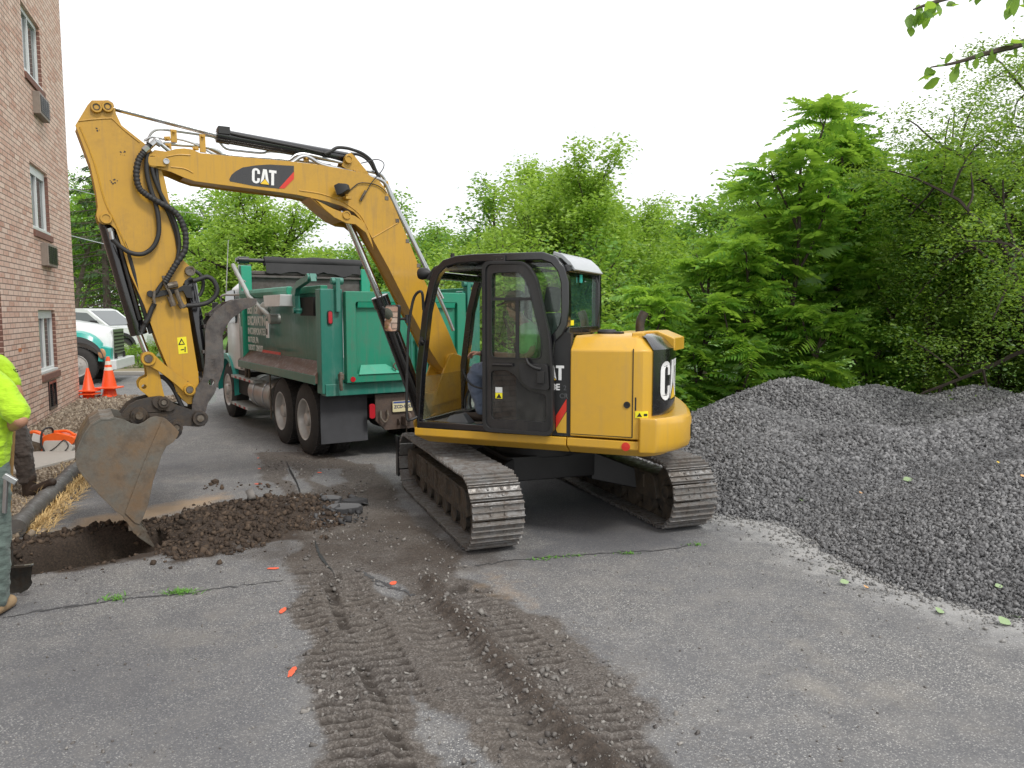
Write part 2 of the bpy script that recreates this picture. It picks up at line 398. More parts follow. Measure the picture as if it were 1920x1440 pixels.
def brickmat(name):
    m, t, p, o = newmat(name); tc = N(t, "ShaderNodeTexCoord")
    mp = N(t, "ShaderNodeMapping"); t.links.new(tc.outputs['UV'], mp.inputs[0])
    b = N(t, "ShaderNodeTexBrick", Scale=1, Mortar_Size=.009, Mortar_Smooth=.35, Brick_Width=.30, Row_Height=.087, Bias=.0)
    b.inputs['Color1'].default_value = (.0, .0, .0, 1); b.inputs['Color2'].default_value = (1, 1, 1, 1); b.inputs['Mortar'].default_value = (.5, .5, .5, 1)
    t.links.new(mp.outputs[0], b.inputs['Vector'])
    n1 = noise(t, .55, 4, .6, vec=tc.outputs['UV']); n2 = noise(t, 14, 6, .75, vec=tc.outputs['UV'])
    v = mix(t, .30, b.outputs['Color'], n1); v = mix(t, .42, v, ramp(t, n2, [(.25, (0, 0, 0)), (.75, (1, 1, 1))]))
    c = ramp(t, v, [(.12, (.40, .19, .135)), (.28, (.54, .32, .24)), (.45, (.65, .45, .36)), (.66, (.69, .51, .42)), (.85, (.75, .63, .53))])
    c = mix(t, b.outputs['Fac'], c, (.24, .18, .15)); mp2 = N(t, "ShaderNodeMapping", Scale=(2.6, .22, 1)); t.links.new(tc.outputs['UV'], mp2.inputs[0]); c = mix(t, math_(t, 'MULTIPLY', ramp(t, noise(t, 1, 5, .7, vec=mp2.outputs[0]), [(.5, (0, 0, 0)), (.72, (1, 1, 1))]), .28), c, (.19, .135, .11)); t.links.new(c, p.inputs['Base Color']); p.inputs['Roughness'].default_value = .9
    h = math_(t, 'ADD', math_(t, 'MULTIPLY', b.outputs['Fac'], -1.0), math_(t, 'MULTIPLY', n2, .45)); bump(t, p, h, .9, .012)
    return m
BRICK = brickmat("weathered pink brick")
BRICKD = plain("dark sill brick", (.17, .085, .065), .9, 0, .45, 14, .5)
WFRM = plain("white vinyl window frame", (.62, .64, .64), .4, 0, .05, 10, 0)
def winglass():
    m, t, p, o = newmat("window glass"); p.inputs['Base Color'].default_value = (.10, .115, .12, 1); p.inputs['Roughness'].default_value = .03
    p.inputs['Specular IOR Level'].default_value = .9; bump(t, p, noise(t, 1.2, 2), .03, .02); return m
WGLS = winglass()
# road: asphalt / dirt / sand chosen by attributes that mark where each lies; shade in troughs and trench painted in too
def roadmat():
    m, t, p, o = newmat("asphalt with soil"); tc = N(t, "ShaderNodeTexCoord"); ob = tc.outputs['Object']
    at_ = lambda n: N(t, "ShaderNodeAttribute", _attribute_name=n).outputs['Fac']
    vo = N(t, "ShaderNodeTexVoronoi", Scale=120, _feature='F1'); t.links.new(ob, vo.inputs['Vector'])
    sep = N(t, "ShaderNodeSeparateColor"); t.links.new(vo.outputs['Color'], sep.inputs[0])
    agg = ramp(t, sep.outputs[0], [(0, (.06, .06, .064)), (.35, (.14, .14, .145)), (.6, (.235, .233, .228)), (.86, (.37, .365, .35)), (1, (.60, .59, .56))])
    agg = mix(t, ramp(t, vo.outputs['Distance'], [(.35, (0, 0, 0)), (.62, (1, 1, 1))]), agg, (.13, .13, .133))
    broad = noise(t, .55, 5, .6, vec=ob); mid = noise(t, 3.5, 5, .65, vec=ob)
    a = mix(t, ramp(t, broad, [(.36, (.50,) * 3), (.62, (.08,) * 3)]), agg, (.145, .147, .155))
    a = mix(t, math_(t, 'MULTIPLY', ramp(t, mid, [(.45, (0, 0, 0)), (.75, (1, 1, 1))]), .35), a, (.30, .285, .26))
    a = mix(t, math_(t, 'MULTIPLY', ramp(t, noise(t, 1.3, 6, .72, vec=ob), [(.52, (0, 0, 0)), (.60, (1, 1, 1))]), .28), a, (.10, .10, .107))
    a = mix(t, math_(t, 'MULTIPLY', ramp(t, noise(t, .8, 5, .7, vec=ob), [(.56, (0, 0, 0)), (.68, (1, 1, 1))]), .35), a, (.30, .275, .235))
    a = mix(t, at_('wet'), a, (.085, .088, .100))
    fine = noise(t, 60, 6, .75, vec=ob)
    vs = N(t, "ShaderNodeTexVoronoi", Scale=120); t.links.new(ob, vs.inputs['Vector'])
    s2 = N(t, "ShaderNodeSeparateColor"); t.links.new(vs.outputs['Color'], s2.inputs[0])
    d = ramp(t, fine, [(.3, (.036, .031, .028)), (.55, (.088, .076, .068)), (.75, (.17, .152, .136))])
    d = mix(t, ramp(t, s2.outputs[0], [(.62, (0, 0, 0)), (.68, (.38,) * 3)]), d, ramp(t, s2.outputs[1], [(0, (.14, .13, .12)), (1, (.32, .30, .28))]))
    d = mix(t, ramp(t, broad, [(.4, (0, 0, 0)), (.65, (.30,) * 3)]), d, (.135, .112, .088))
    edge = math_(t, 'ADD', at_('dirt'), math_(t, 'MULTIPLY', math_(t, 'SUBTRACT', noise(t, 16, 6, .8, vec=ob), .5), 1.1))
    c = mix(t, ramp(t, edge, [(.30, (0, 0, 0)), (.66, (1, 1, 1))]), a, d)
    sand = math_(t, 'ADD', at_('sand'), math_(t, 'MULTIPLY', math_(t, 'SUBTRACT', noise(t, 5, 6, .7, vec=ob), .5), .9))
    c = mix(t, ramp(t, sand, [(.3, (0, 0, 0)), (.8, (.85,) * 3)]), c, mix(t, fine, (.25, .17, .10), (.50, .37, .24)))
    c = mix(t, at_('soil'), c, ramp(t, fine, [(.35, (.020, .015, .012)), (.6, (.06, .042, .03)), (.8, (.11, .08, .055))]))
    c = mix(t, at_('dust'), c, mix(t, fine, (.30, .30, .30), (.52, .515, .50)))
    c = mix(t, at_('groove'), c, (.032, .025, .020))  # moist soil tone plus painted shade in tread troughs and trench
    t.links.new(c, p.inputs['Base Color']); p.inputs['Roughness'].default_value = .88
    h = math_(t, 'ADD', math_(t, 'MULTIPLY', vo.outputs['Distance'], -.6), math_(t, 'MULTIPLY', fine, 1.0)); bump(t, p, h, .55, .008)
    return m
ROAD = roadmat()
def stonemat(name, lo, hi, rough=.85, sc=40, tint=None):
    m, t, p, o = newmat(name); ge = N(t, "ShaderNodeNewGeometry")
    c = ramp(t, ge.outputs['Random Per Island'], [(0, lo), (.6, tuple((a + b) / 2 for a, b in zip(lo, hi))), (1, hi)])
    c = mix(t, math_(t, 'MULTIPLY', ramp(t, noise(t, 1.1, 5, .65), [(.42, (0, 0, 0)), (.62, (1, 1, 1))]), .35), c, tuple(q * .75 for q in lo))
    if tint: c = mix(t, ramp(t, noise(t, 230, 1), [(.60, (0, 0, 0)), (.62, (.5,) * 3)]), c, tint)
    c = mix(t, math_(t, 'MULTIPLY', noise(t, sc, 4, .7), .5), c, tuple(q * .6 for q in lo))
    t.links.new(c, p.inputs['Base Color']); p.inputs['Roughness'].default_value = rough; bump(t, p, noise(t, sc * 3, 4), .3, .004); return m
GRAV = stonemat("crushed grey limestone", (.10, .10, .104), (.345, .345, .348))
PEBB = stonemat("tan river pebbles", (.12, .085, .055), (.50, .42, .32), .7, 20)
CLOD = stonemat("brown soil clods", (.035, .024, .017), (.15, .105, .072), .95, 30)
CHIP = stonemat("loose road stones", (.10, .09, .085), (.40, .38, .35), .85, 30)
ASPC = stonemat("broken asphalt", (.035, .035, .038), (.15, .15, .155), .8, 60)
def grassmat(name, a, b, sc=3):
    m, t, p, o = newmat(name)
    c = mix(t, noise(t, sc, 5, .7), a, b); c = mix(t, math_(t, 'MULTIPLY', noise(t, sc * 30, 3, .8), .6), c, tuple(q * .5 for q in a))
    t.links.new(c, p.inputs['Base Color']); p.inputs['Roughness'].default_value = .9; bump(t, p, noise(t, sc * 40, 3), .8, .05); return m
LAWN = grassmat("mown lawn", (.10, .22, .03), (.17, .33, .055), .4)
FOREST = grassmat("forest floor", (.035, .06, .018), (.07, .12, .03), .6)
DRYG = plain("dry straw grass", (.62, .44, .20), .9, 0, .25, 40, 0)
GRNG = plain("green grass blades", (.10, .26, .03), .8, 0, .3, 40, 0)
OPNT = plain("orange marking paint", (.80, .13, .06), .8, 0, .2, 60, .2)
L_AIL = leafmat("tree of heaven leaf", (.09, .26, .035), (.19, .42, .055), (.40, .66, .10), .55)
L_LOC = leafmat("light honey locust leaf", (.17, .30, .045), (.28, .46, .07), (.46, .64, .13), .5)
L_MAP = leafmat("mid green maple leaf", (.085, .21, .04), (.14, .31, .055), (.26, .46, .08), .48)
L_DRK = leafmat("dark small leaf", (.035, .10, .018), (.09, .205, .032), (.30, .45, .075), .46)
L_CON = leafmat("dull spruce needles", (.018, .045, .016), (.03, .07, .022), (.05, .10, .03), .15)
L_SHR = leafmat("bright shrub leaf", (.10, .24, .02), (.16, .34, .03), (.30, .50, .06), .4)
L_BRN = leafmat("overhanging ovate leaf", (.12, .27, .045), (.19, .38, .07), (.28, .48, .10), .62)
# ---------------------------------------------------------------- ground, road, trench, soil, gravel
rng = np.random.default_rng(7)
def gps(L): return [tuple(gp(x, y)[:2]) for x, y in L]
CUBE = np.array([[x, y, z] for x in (-1, 1) for y in (-1, 1) for z in (-1, 1)], float)
CF = np.array([(0, 1, 3, 2), (4, 6, 7, 5), (0, 4, 5, 1), (2, 3, 7, 6), (0, 2, 6, 4), (1, 5, 7, 3)])
def stones(P, size, flat=.6, jit=.32, seed=1, tilt=3.14):
    r = np.random.default_rng(seed); n = len(P)
    V = np.repeat(CUBE[None], n, 0) * .5
    V *= np.stack([r.uniform(.7, 1.35, n), r.uniform(.5, 1., n), r.uniform(.6, 1.2, n) * flat], 1)[:, None]
    V += r.uniform(-jit, jit, V.shape) * .5
    V[:, CUBE[:, 2] > 0] *= r.uniform(.45, .9, (n, 1, 3))
    q = r.normal(size=(n, 4))
    if tilt < 3: q[:, 1:3] *= tilt
    q /= np.linalg.norm(q, axis=1)[:, None]; a, b, c, d = q.T
    M = np.stack([1 - 2 * (c * c + d * d), 2 * (b * c - a * d), 2 * (b * d + a * c), 2 * (b * c + a * d), 1 - 2 * (b * b + d * d), 2 * (c * d - a * b), 2 * (b * d - a * c), 2 * (c * d + a * b), 1 - 2 * (b * b + c * c)], 1).reshape(n, 3, 3)
    V = np.einsum('nij,nkj->nki', M, V) * size[:, None, None] + P[:, None]
    return V.reshape(-1, 3), (CF[None] + np.arange(n)[:, None, None] * 8).reshape(-1, 4)
def gridmesh(name, x0, x1, y0, y1, st, hf, mat, attrf=None, keep=None):
    xs = np.linspace(x0, x1, int(round((x1 - x0) / st)) + 1); ys = np.linspace(y0, y1, int(round((y1 - y0) / st)) + 1); X, Y = np.meshgrid(xs, ys); Z = hf(X, Y)
    n, m = X.shape; I = np.arange(n * m).reshape(n, m)
    F = np.stack([I[:-1, :-1], I[:-1, 1:], I[1:, 1:], I[1:, :-1]], -1).reshape(-1, 4)
    at_ = attrf(X, Y) if attrf else None
    V = np.stack([X, Y, Z], -1).reshape(-1, 3)
    if keep is not None:
        k = keep(X, Y, Z).reshape(-1); F = F[k[F].any(1)]; u = np.unique(F); mp = -np.ones(len(V), int); mp[u] = np.arange(len(u)); F = mp[F]; V = V[u]
    return npmesh(name, V, F, mat, True, at_)
DIRT = gps([(470, 845), (545, 838), (620, 852), (700, 872), (735, 905), (760, 950), (850, 1022), (880, 1080), (960, 1120), (1030, 1155), (1125, 1250), (1190, 1330), (1240, 1440), (1280, 1520),
            (600, 1520), (612, 1440), (595, 1300), (570, 1200), (545, 1120), (520, 1050), (560, 1000), (540, 950), (500, 900)])
CLEAN = [gps([(688, 1078), (740, 1085), (770, 1110), (760, 1130), (705, 1125)]), gps([(600, 880), (640, 880), (655, 905), (610, 915), (585, 900)]), gps([(800, 1290), (900, 1370), (960, 1460), (850, 1460), (790, 1370)]),
         gps([(540, 875), (565, 880), (590, 925), (560, 935)])]
A1 = gps([(578, 1085), (600, 1180), (645, 1290), (705, 1450)]); A2 = gps([(640, 1085), (680, 1180), (737, 1290), (815, 1450)])
B1 = gps([(760, 1130), (845, 1210), (945, 1310), (1060, 1450)]); C1 = gps([(880, 1110), (935, 1175), (1030, 1270), (1190, 1430)])
RG = gps([(806, 1090), (835, 1135), (922, 1228), (1022, 1333), (1160, 1460)]); RG2 = gps([(600, 1130), (645, 1225), (690, 1320), (745, 1450)]); RG3 = gps([(700, 1120), (760, 1200), (850, 1290), (960, 1410)])
TRENCH = gps([(-90, 1080), (20, 1036), (95, 1018), (160, 1006), (240, 998), (300, 1000), (325, 1015), (290, 1034), (215, 1052), (120, 1066), (20, 1082), (-90, 1110)])
HEAP = gps([(295, 1040), (270, 1000), (300, 978), (350, 962), (420, 952), (480, 942), (560, 934), (620, 942), (650, 962), (620, 985), (560, 1000), (500, 1015), (420, 1035), (340, 1046)])
HEAP2 = gps([(20, 1032), (95, 1012), (180, 998), (285, 985)])
SAND = gps([(115, 1003), (150, 972), (200, 962), (260, 955), (320, 945), (420, 925), (430, 935), (330, 962), (270, 985), (150, 1002)])
SAND2 = gps([(880, 1065), (960, 1075), (1050, 1140), (1010, 1170), (900, 1110)])
WETP = [gps([(905, 880), (985, 1048), (1130, 1036), (1290, 1025), (1340, 990), (1180, 870)]), gps([(150, 930), (250, 900), (420, 850), (450, 790), (380, 770), (260, 840), (130, 905)]), gps([(-100, 1200), (250, 1180), (480, 1250), (540, 1330), (560, 1500), (-100, 1500)])]
def sdp(X, Y, P):
    d, _, _ = segdist(X, Y, P, True); return np.where(inpoly(X, Y, P), d, -d)
MOUNDS = [(4.25, 11.6, .98, .50), (5.6, 11.9, .86, .5), (7.2, 11.8, .86, .45), (9.5, 11.5, 1.0, .4), (4.0, 8.75, .72, .46), (5.2, 8.6, .70, .45), (6.9, 7.9, 1.2, .48), (5.2, 6.4, 1.03, .52), (7.0, 5.3, 1.25, .5), (6.4, 8.6, .98, .42), (7.4, 10.2, 1.0, .42), (8.8, 9, 1.2, .4), (4.3, 6.3, .66, .5), (2.9, 8.6, .55, .5), (3.1, 10.2, .75, .5)]
def pile_h(X, Y):
    h = np.full(X.shape, -9.)
    k = 9.0; s = np.zeros(X.shape)
    for x, y, p, sl in MOUNDS:
        d = np.sqrt((X - x) ** 2 + (Y - y) ** 2 + .10) - .3; s = s + np.exp(k * (p - sl * d))
    h = np.log(s + 1e-9) / k
    return h + (fbm(X * 1.3, Y * 1.3, 101) - .5) * .10 + (fbm(X * 5, Y * 5, 102) - .5) * .035
def dirt_mask(X, Y):
    wx = X + (fbm(X * 2.2, Y * 2.2, 5) - .5) * .35; wy = Y + (fbm(X * 2.2, Y * 2.2, 9) - .5) * .35
    d = sstep(-.10, .14, sdp(wx, wy, DIRT))
    for c in CLEAN: d = d * (1 - .85 * sstep(-.08, .08, sdp(wx, wy, c)))
    s3 = segdist(X, Y, gps([(1080, 1170), (1180, 1260), (1330, 1400), (1400, 1470)]))[0]
    return np.clip(d + .30 * sstep(.45, 0, s3), 0, 1)
def ribs(X, Y, P, hw, per, amp, seed):
    d, a, s = segdist(X, Y, P); m = sstep(hw, hw * .8, d)
    ph = a / per + (s * d) * 2.1 + (fbm(X * 3, Y * 3, seed) - .5) * .8
    prof = np.abs((ph % 1) - .5) * 2; k = fbm(X * 2.5, Y * 2.5, seed + 3)
    return m * (amp * (sstep(.15, .85, prof) - .6) * sstep(.22, .42, k) - amp * .3)
def road_h(X, Y):
    d = dirt_mask(X, Y)
    h = (fbm(X * 1.1, Y * 1.1, 3) - .5) * .012
    h = h + d * (.006 + .030 * (fbm(X * 4, Y * 4, 11) - .35) + .022 * (fbm(X * 16, Y * 16, 12, 3) - .5))
    h = h + ribs(X, Y, A1, .19, .088, .042, 21) * d + ribs(X, Y, A2, .16, .088, .046, 31) * d + ribs(X, Y, B1, .20, .085, .014, 41) * d + ribs(X, Y, C1, .17, .085, .026, 51) * d
    for P, a, wd, sd_ in ((RG, .055, .075, 61), (RG2, .026, .06, 62), (RG3, .028, .10, 63)):
        dd, _, _ = segdist(X + (fbm(X * 3, Y * 3, sd_) - .5) * .12, Y, P); h = h + a * np.exp(-(dd / wd) ** 2) * (.5 + fbm(X * 9, Y * 9, sd_ + 5)) * sstep(.2, .5, d)
    q = sdp(X + (fbm(X * 5, Y * 5, 71) - .5) * .16, Y + (fbm(X * 5, Y * 5, 72) - .5) * .16, TRENCH)
    h = h - .58 * sstep(-.01, .07, q) - .05 * sstep(.05, .3, q) * fbm(X * 8, Y * 8, 73)
    hp = sdp(X + (fbm(X * 4, Y * 4, 81) - .5) * .22, Y + (fbm(X * 4, Y * 4, 82) - .5) * .22, HEAP)
    h = h + sstep(-.08, .42, hp) * (.03 + .12 * fbm(X * 3.5, Y * 3.5, 83) + .05 * fbm(X * 14, Y * 14, 85)) * sstep(.12, -.05, q)
    d2, _, _ = segdist(X, Y, HEAP2); h = h + .07 * np.exp(-(d2 / .12) ** 2) * (.3 + fbm(X * 7, Y * 7, 84)) * sstep(.05, -.05, q)
    return h
def grooves(X, Y):  # mask of the rib troughs, coloured dark as moist soil and shade
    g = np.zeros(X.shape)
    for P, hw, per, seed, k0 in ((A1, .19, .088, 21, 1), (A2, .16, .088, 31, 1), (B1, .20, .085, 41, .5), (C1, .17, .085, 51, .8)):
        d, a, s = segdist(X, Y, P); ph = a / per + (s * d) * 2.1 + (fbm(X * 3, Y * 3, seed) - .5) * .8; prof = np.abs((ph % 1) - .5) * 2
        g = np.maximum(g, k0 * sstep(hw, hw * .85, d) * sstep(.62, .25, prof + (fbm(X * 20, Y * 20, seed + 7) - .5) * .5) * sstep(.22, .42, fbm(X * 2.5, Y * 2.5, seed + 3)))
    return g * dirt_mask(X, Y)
def road_attr(X, Y):
    PH = pile_h(X, Y); dust = .6 * sstep(-.26, -.03, PH + (fbm(X * 5, Y * 5, 121) - .5) * .35) * (X > .8)
    q = sdp(X, Y, TRENCH) + (fbm(X * 7, Y * 7, 91) - .5) * .35; hp = sdp(X, Y, HEAP) + (fbm(X * 6, Y * 6, 92) - .5) * .5
    d2, _, _ = segdist(X, Y, HEAP2)
    soil = np.clip(sstep(-.16, .0, q) + sstep(-.16, .02, hp) + sstep(.25, .1, d2 + (fbm(X * 9, Y * 9, 93) - .5) * .3), 0, 1)
    rg, _, _ = segdist(X, Y, RG); soil = np.maximum(soil, .75 * sstep(.14, .03, rg + (fbm(X * 8, Y * 8, 94) - .5) * .18) * dirt_mask(X, Y))
    for c in ((590, 1030), (770, 985), (820, 1040), (690, 925)):
        p = gp(*c); soil = np.maximum(soil, .6 * sstep(.65, .1, np.hypot((X - p.x) * .8, Y - p.y) + (fbm(X * 6, Y * 6, 95) - .5) * .8))
    wet = np.zeros(X.shape)
    for k, P in enumerate(WETP): wet = np.maximum(wet, (.6, .3, .5)[k] * sstep((-.15, -.5, -.8)[k], (.25, .5, .8)[k], sdp(X, Y, P) + (fbm(X * 2, Y * 2, 96) - .5) * .9))
    sand = .85 * np.maximum(sstep(-.30, .25, sdp(X, Y, SAND) + (fbm(X * 3, Y * 3, 98) - .5) * .3), .45 * sstep(-.25, .2, sdp(X, Y, SAND2) + (fbm(X * 3, Y * 3, 99) - .5) * .4))
    return dict(dust=dust, dirt=dirt_mask(X, Y), soil=soil, wet=wet, sand=sand, groove=np.maximum(grooves(X, Y) * .95, .75 * sstep(.03, .16, sdp(X, Y, TRENCH))))  # trench interior gets the same moist soil tone and painted shade
NX0, NX1, NY0, NY1 = -5.6, 4.4, 2.4, 10.8
for q_ in ((NX0, NX1, 5.4, NY1, .02), (NX0, -1.7, NY0, 5.4, .02), (2.0, NX1, NY0, 5.4, .02), (-1.7, 2.0, NY0, 5.4, .0102)):
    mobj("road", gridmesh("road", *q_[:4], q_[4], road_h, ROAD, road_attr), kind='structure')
flat = lambda X, Y: X * 0
za = lambda X, Y: dict(dust=X * 0, dirt=X * 0, soil=X * 0, wet=.15 + X * 0, sand=X * 0, groove=X * 0)
parts = [(-14, NX0, -6, 24.5), (NX1, 8, -6, 15), (NX0, NX1, -6, NY0), (NX0, NX1, NY1, 15), (NX0, 1.0, 15, 20)]
mb = MB()
for a, b, c, d in parts: mb.add([(a, c, 0), (b, c, 0), (b, d, 0), (a, d, 0)], [(0, 1, 2, 3)])
mb.add([(-60, 17.5, -.004), (-14, 17.5, -.004), (-14, 24.5, -.004), (-60, 24.5, -.004)], [(0, 1, 2, 3)])
mb.add([(-60, 34, -.004), (-5, 34, -.004), (-5, 41, -.004), (-60, 41, -.004)], [(0, 1, 2, 3)])
obj("road", mb, ROAD, kind='structure', smooth=0)
def lawn_h(X, Y): return -.05 - .55 * sstep(16, 10, Y) * sstep(-15, -11, X) - 1.6 * sstep(13, 26, Y) * sstep(-2, 9, X) + 5 * sstep(60, 260, np.hypot(X, Y - 10)) * fbm(X * .02, Y * .02, 4)
me = gridmesh("ground", -320, 320, -40, 420, 5, lambda X, Y: lawn_h(X, Y), LAWN); mobj("ground", me, kind='structure')

# cracks in the asphalt: narrow wandering gaps packed with dark soil
def crack(P, w0, w1, seed):
    r = random.Random(seed); pts = []
    Q = gps(P)
    for i in range(len(Q) - 1):
        for j in range(14):
            t = j / 14; pts.append((Q[i][0] * (1 - t) + Q[i + 1][0] * t + r.gauss(0, .008), Q[i][1] * (1 - t) + Q[i + 1][1] * t + r.gauss(0, .012)))
    mb = MB(); vs = []
    X = np.array([p[0] for p in pts]); Y = np.array([p[1] for p in pts]); H = road_h(X, Y) + .004
    for i, p in enumerate(pts):
        w_ = (w0 + (w1 - w0) * i / len(pts)) * r.uniform(.35, 1.3); vs += [(p[0], p[1] - w_ / 2, H[i]), (p[0] + r.gauss(0, .002), p[1] + w_ / 2, H[i])]
    mb.add(vs, [(2 * i, 2 * i + 2, 2 * i + 3, 2 * i + 1) for i in range(len(pts) - 1)])
    obj("road_crack", mb, ASPC, kind='structure', smooth=0)
crack([(0, 1160), (120, 1140), (230, 1124), (330, 1116), (420, 1102), (540, 1088)], .030, .016, 1)
crack([(120, 1142), (200, 1130), (260, 1112), (330, 1100)], .012, .006, 7)
crack([(885, 1062), (960, 1051), (1050, 1043), (1150, 1036), (1230, 1033), (1300, 1022)], .022, .022, 2)
crack([(680, 1076), (692, 1083), (712, 1090), (740, 1104), (762, 1110), (780, 1122)], .05, .035, 3)
crack([(692, 1083), (705, 1098), (735, 1103)], .02, .02, 8)
# deep split beside the heap: dark ribbon
def split(P, w, seed):
    r = random.Random(seed); Q = spline([(*p, 0) for p in gps(P)], 6); mb = MB(); vs = []
    X = np.array([p.x for p in Q]); Y = np.array([p.y for p in Q]); H = road_h(X, Y) + .006
    for i, p in enumerate(Q):
        k = w * math.sin(math.pi * (i + .3) / len(Q)) * r.uniform(.6, 1.2); vs += [(p.x - k / 2, p.y, H[i]), (p.x + k / 2, p.y, H[i])]
    mb.add(vs, [(2 * i, 2 * i + 1, 2 * i + 3, 2 * i + 2) for i in range(len(Q) - 1)]); obj("road_crack", mb, INK, kind='structure', smooth=0)
split([(535, 862), (545, 885), (556, 905), (566, 935)], .03, 4); split([(590, 1015), (598, 1040), (612, 1060), (628, 1078)], .03, 5)

# orange survey dashes sprayed on the asphalt
r_ = random.Random(5)
for (x, y, w_, h_, nm) in ((530, 1147, .035, .11, 'short orange paint dash at the left edge of the muddy track prints'), (548, 1263, .035, .13, 'orange paint dash nearest the bottom beside the left track prints'), (737, 1095, .05, .09, 'orange paint dab on the cracked asphalt island between the tracks'),
                           (512, 1067, .09, .05, 'faint orange smear just below the brown soil heap'), (484, 908, .08, .06, 'orange paint dab on clean asphalt above the soil heap'), (486, 880, .035, .05, 'small orange dot next behind the dab above the heap'),
                           (484, 860, .03, .05, 'farthest small orange dot in the row towards the truck'), (599, 887, .05, .06, 'orange dot on the bare patch in front of the truck wheels')):
    p = gp(x, y); mb = MB(); n = 18
    z0 = float(road_h(np.array([p.x]), np.array([p.y]))[0])
    ring = []
    for k in range(n):
        a = 2 * math.pi * k / n; q = r_.uniform(.82, 1.1); X_ = p.x + w_ * .55 * math.cos(a) * q; Y_ = p.y + h_ * .45 * math.sin(a) * q
        ring.append((X_, Y_, float(road_h(np.array([X_]), np.array([Y_]))[0]) + .006))
    mb.add(ring + [(p.x, p.y, z0 + .007)], [(k, (k + 1) % n, n) for k in range(n)])
    obj("paint_mark", mb, OPNT, label=nm, cat="paint mark", smooth=0, group="orange survey marks")

# loose stones and soil
def scatter_on(poly_px, n, smin, smax, mat, name, label, cat, seed, flat=.6, extra=None, zf=road_h, pw=2.2):
    r = np.random.default_rng(seed); P = np.array(gps(poly_px)); x0, y0 = P.min(0); x1, y1 = P.max(0)
    X = r.uniform(x0, x1, n * 8); Y = r.uniform(y0, y1, n * 8); k = inpoly(X, Y, [tuple(q) for q in P]) & (r.uniform(size=n * 8) < (y0 / Y) ** 1.0)
    if extra is not None: k &= extra(X, Y, r)
    X = X[k][:n]; Y = Y[k][:n]; s = smin + (smax - smin) * r.power(.35, len(X)) ** pw
    V, F = stones(np.stack([X, Y, zf(X, Y) + s * .18], 1), s, flat, seed=seed)
    o = mobj(name, npmesh(name, V, F, mat), label=label, cat=cat, kind='stuff'); return o
FULL = [(440, 838), (700, 850), (900, 1040), (1400, 1440), (1440, 1520), (560, 1520), (500, 1040), (520, 900)]
scatter_on(FULL, 13000, .004, .034, CHIP, "road_gravel", "loose grey and brown stones strewn along the muddy track prints", "gravel", 11, extra=lambda X, Y, r: r.uniform(size=X.shape) < dirt_mask(X, Y) * np.clip(2.6 * (fbm(X * 2.2, Y * 2.2, 14) - .34) + .9 * sstep(.22, .04, segdist(X, Y, RG)[0]), .06, 1) + .012, pw=2.8)
scatter_on([(880, 1060), (1300, 1020), (1920, 1180), (1500, 1500), (0, 1500), (0, 1100), (540, 1060)], 1600, .006, .018, CHIP, "road_gravel", "few small stones scattered over the clean asphalt", "gravel", 12)
scatter_on([(-80, 1020), (240, 985), (420, 930), (640, 915), (700, 970), (560, 1040), (300, 1075), (-80, 1110)], 16000, .005, .055, CLOD, "soil_clods", "crumbly brown soil and clods heaped beside the trench", "soil", 13, .8,
           extra=lambda X, Y, r: ((sdp(X, Y, HEAP) + (fbm(X * 5, Y * 5, 15) - .5) * .4 > -.05) | (segdist(X, Y, HEAP2)[0] < .16 * r.uniform(size=X.shape) ** .5) | (r.uniform(size=X.shape) < .03)) & (sdp(X, Y, TRENCH) < .02), pw=4.5)
scatter_on([(-80, 1040), (300, 1000), (320, 1020), (200, 1060), (-80, 1100)], 500, .012, .05, CLOD, "trench_soil", "dark crumbled soil on the trench floor", "soil", 17, .8)
scatter_on([(380, 905), (540, 905), (560, 925), (380, 920)], 36, .02, .07, CLOD, "soil_crumbs", "small soil crumbs fallen on asphalt above the heap", "soil", 18, .8)
scatter_on([(590, 935), (690, 940), (690, 985), (590, 990)], 130, .02, .09, ASPC, "broken_asphalt", "dark broken asphalt pieces at the right end of the soil heap", "rubble", 19, .45, zf=lambda X, Y: road_h(X, Y) + .01)
for (x, y, L, a, nm) in ((645, 962, .42, .15, 'long flat slab of broken asphalt lying at the right end of the soil heap'), (622, 948, .30, -.2, 'shorter slab of broken asphalt behind the long one'), (665, 950, .26, .3, 'tilted asphalt fragment at the far right of the broken slabs')):
    p = gp(x, y); mb = MB(); pr = [(math.cos(t) * L / 2 * r_.uniform(.8, 1.1), math.sin(t) * L * .22 * r_.uniform(.7, 1.1)) for t in np.linspace(0, 2 * math.pi, 9)[:-1]]
    mb.loft([[(q[0], q[1], 0) for q in pr], [(q[0] * .96, q[1] * .95, .055) for q in pr]])
    obj("asphalt_slab", mb, ASPC, M=frame((p.x, p.y, float(road_h(np.array([p.x]), np.array([p.y]))[0]) + .01), a, .12), bevel=.008, label=nm, cat="asphalt slab", group="broken asphalt slabs")

# gravel pile
PK = lambda X, Y, Z: Z > -.04
pile = gridmesh("gravel_pile", .6, 12, 3, 14.5, .06, lambda X, Y: pile_h(X, Y) - .012, GRAV, keep=PK)
pile_o = mobj("gravel_pile", pile, label="long heap of crushed grey stone beside the excavator", cat="gravel pile", kind='stuff')
r = np.random.default_rng(3); n = 1500000
X = r.uniform(.8, 10.5, n); Y = r.uniform(3.2, 13.2, n); Z = pile_h(X, Y); D = np.hypot(X, Y)
k = (Z > -.012) & (X / Y < 1.08) & (r.uniform(size=n) < np.clip((5.5 / D) ** 2.2, .10, 1) * .95)
e = .05; nxv = pile_h(X + e, Y) - pile_h(X - e, Y); nyv = pile_h(X, Y + e) - pile_h(X, Y - e)
face = (nxv / (2 * e)) * (-X / D) + (nyv / (2 * e)) * (-Y / D)      # slopes turned away from anyone on the road need fewer stones
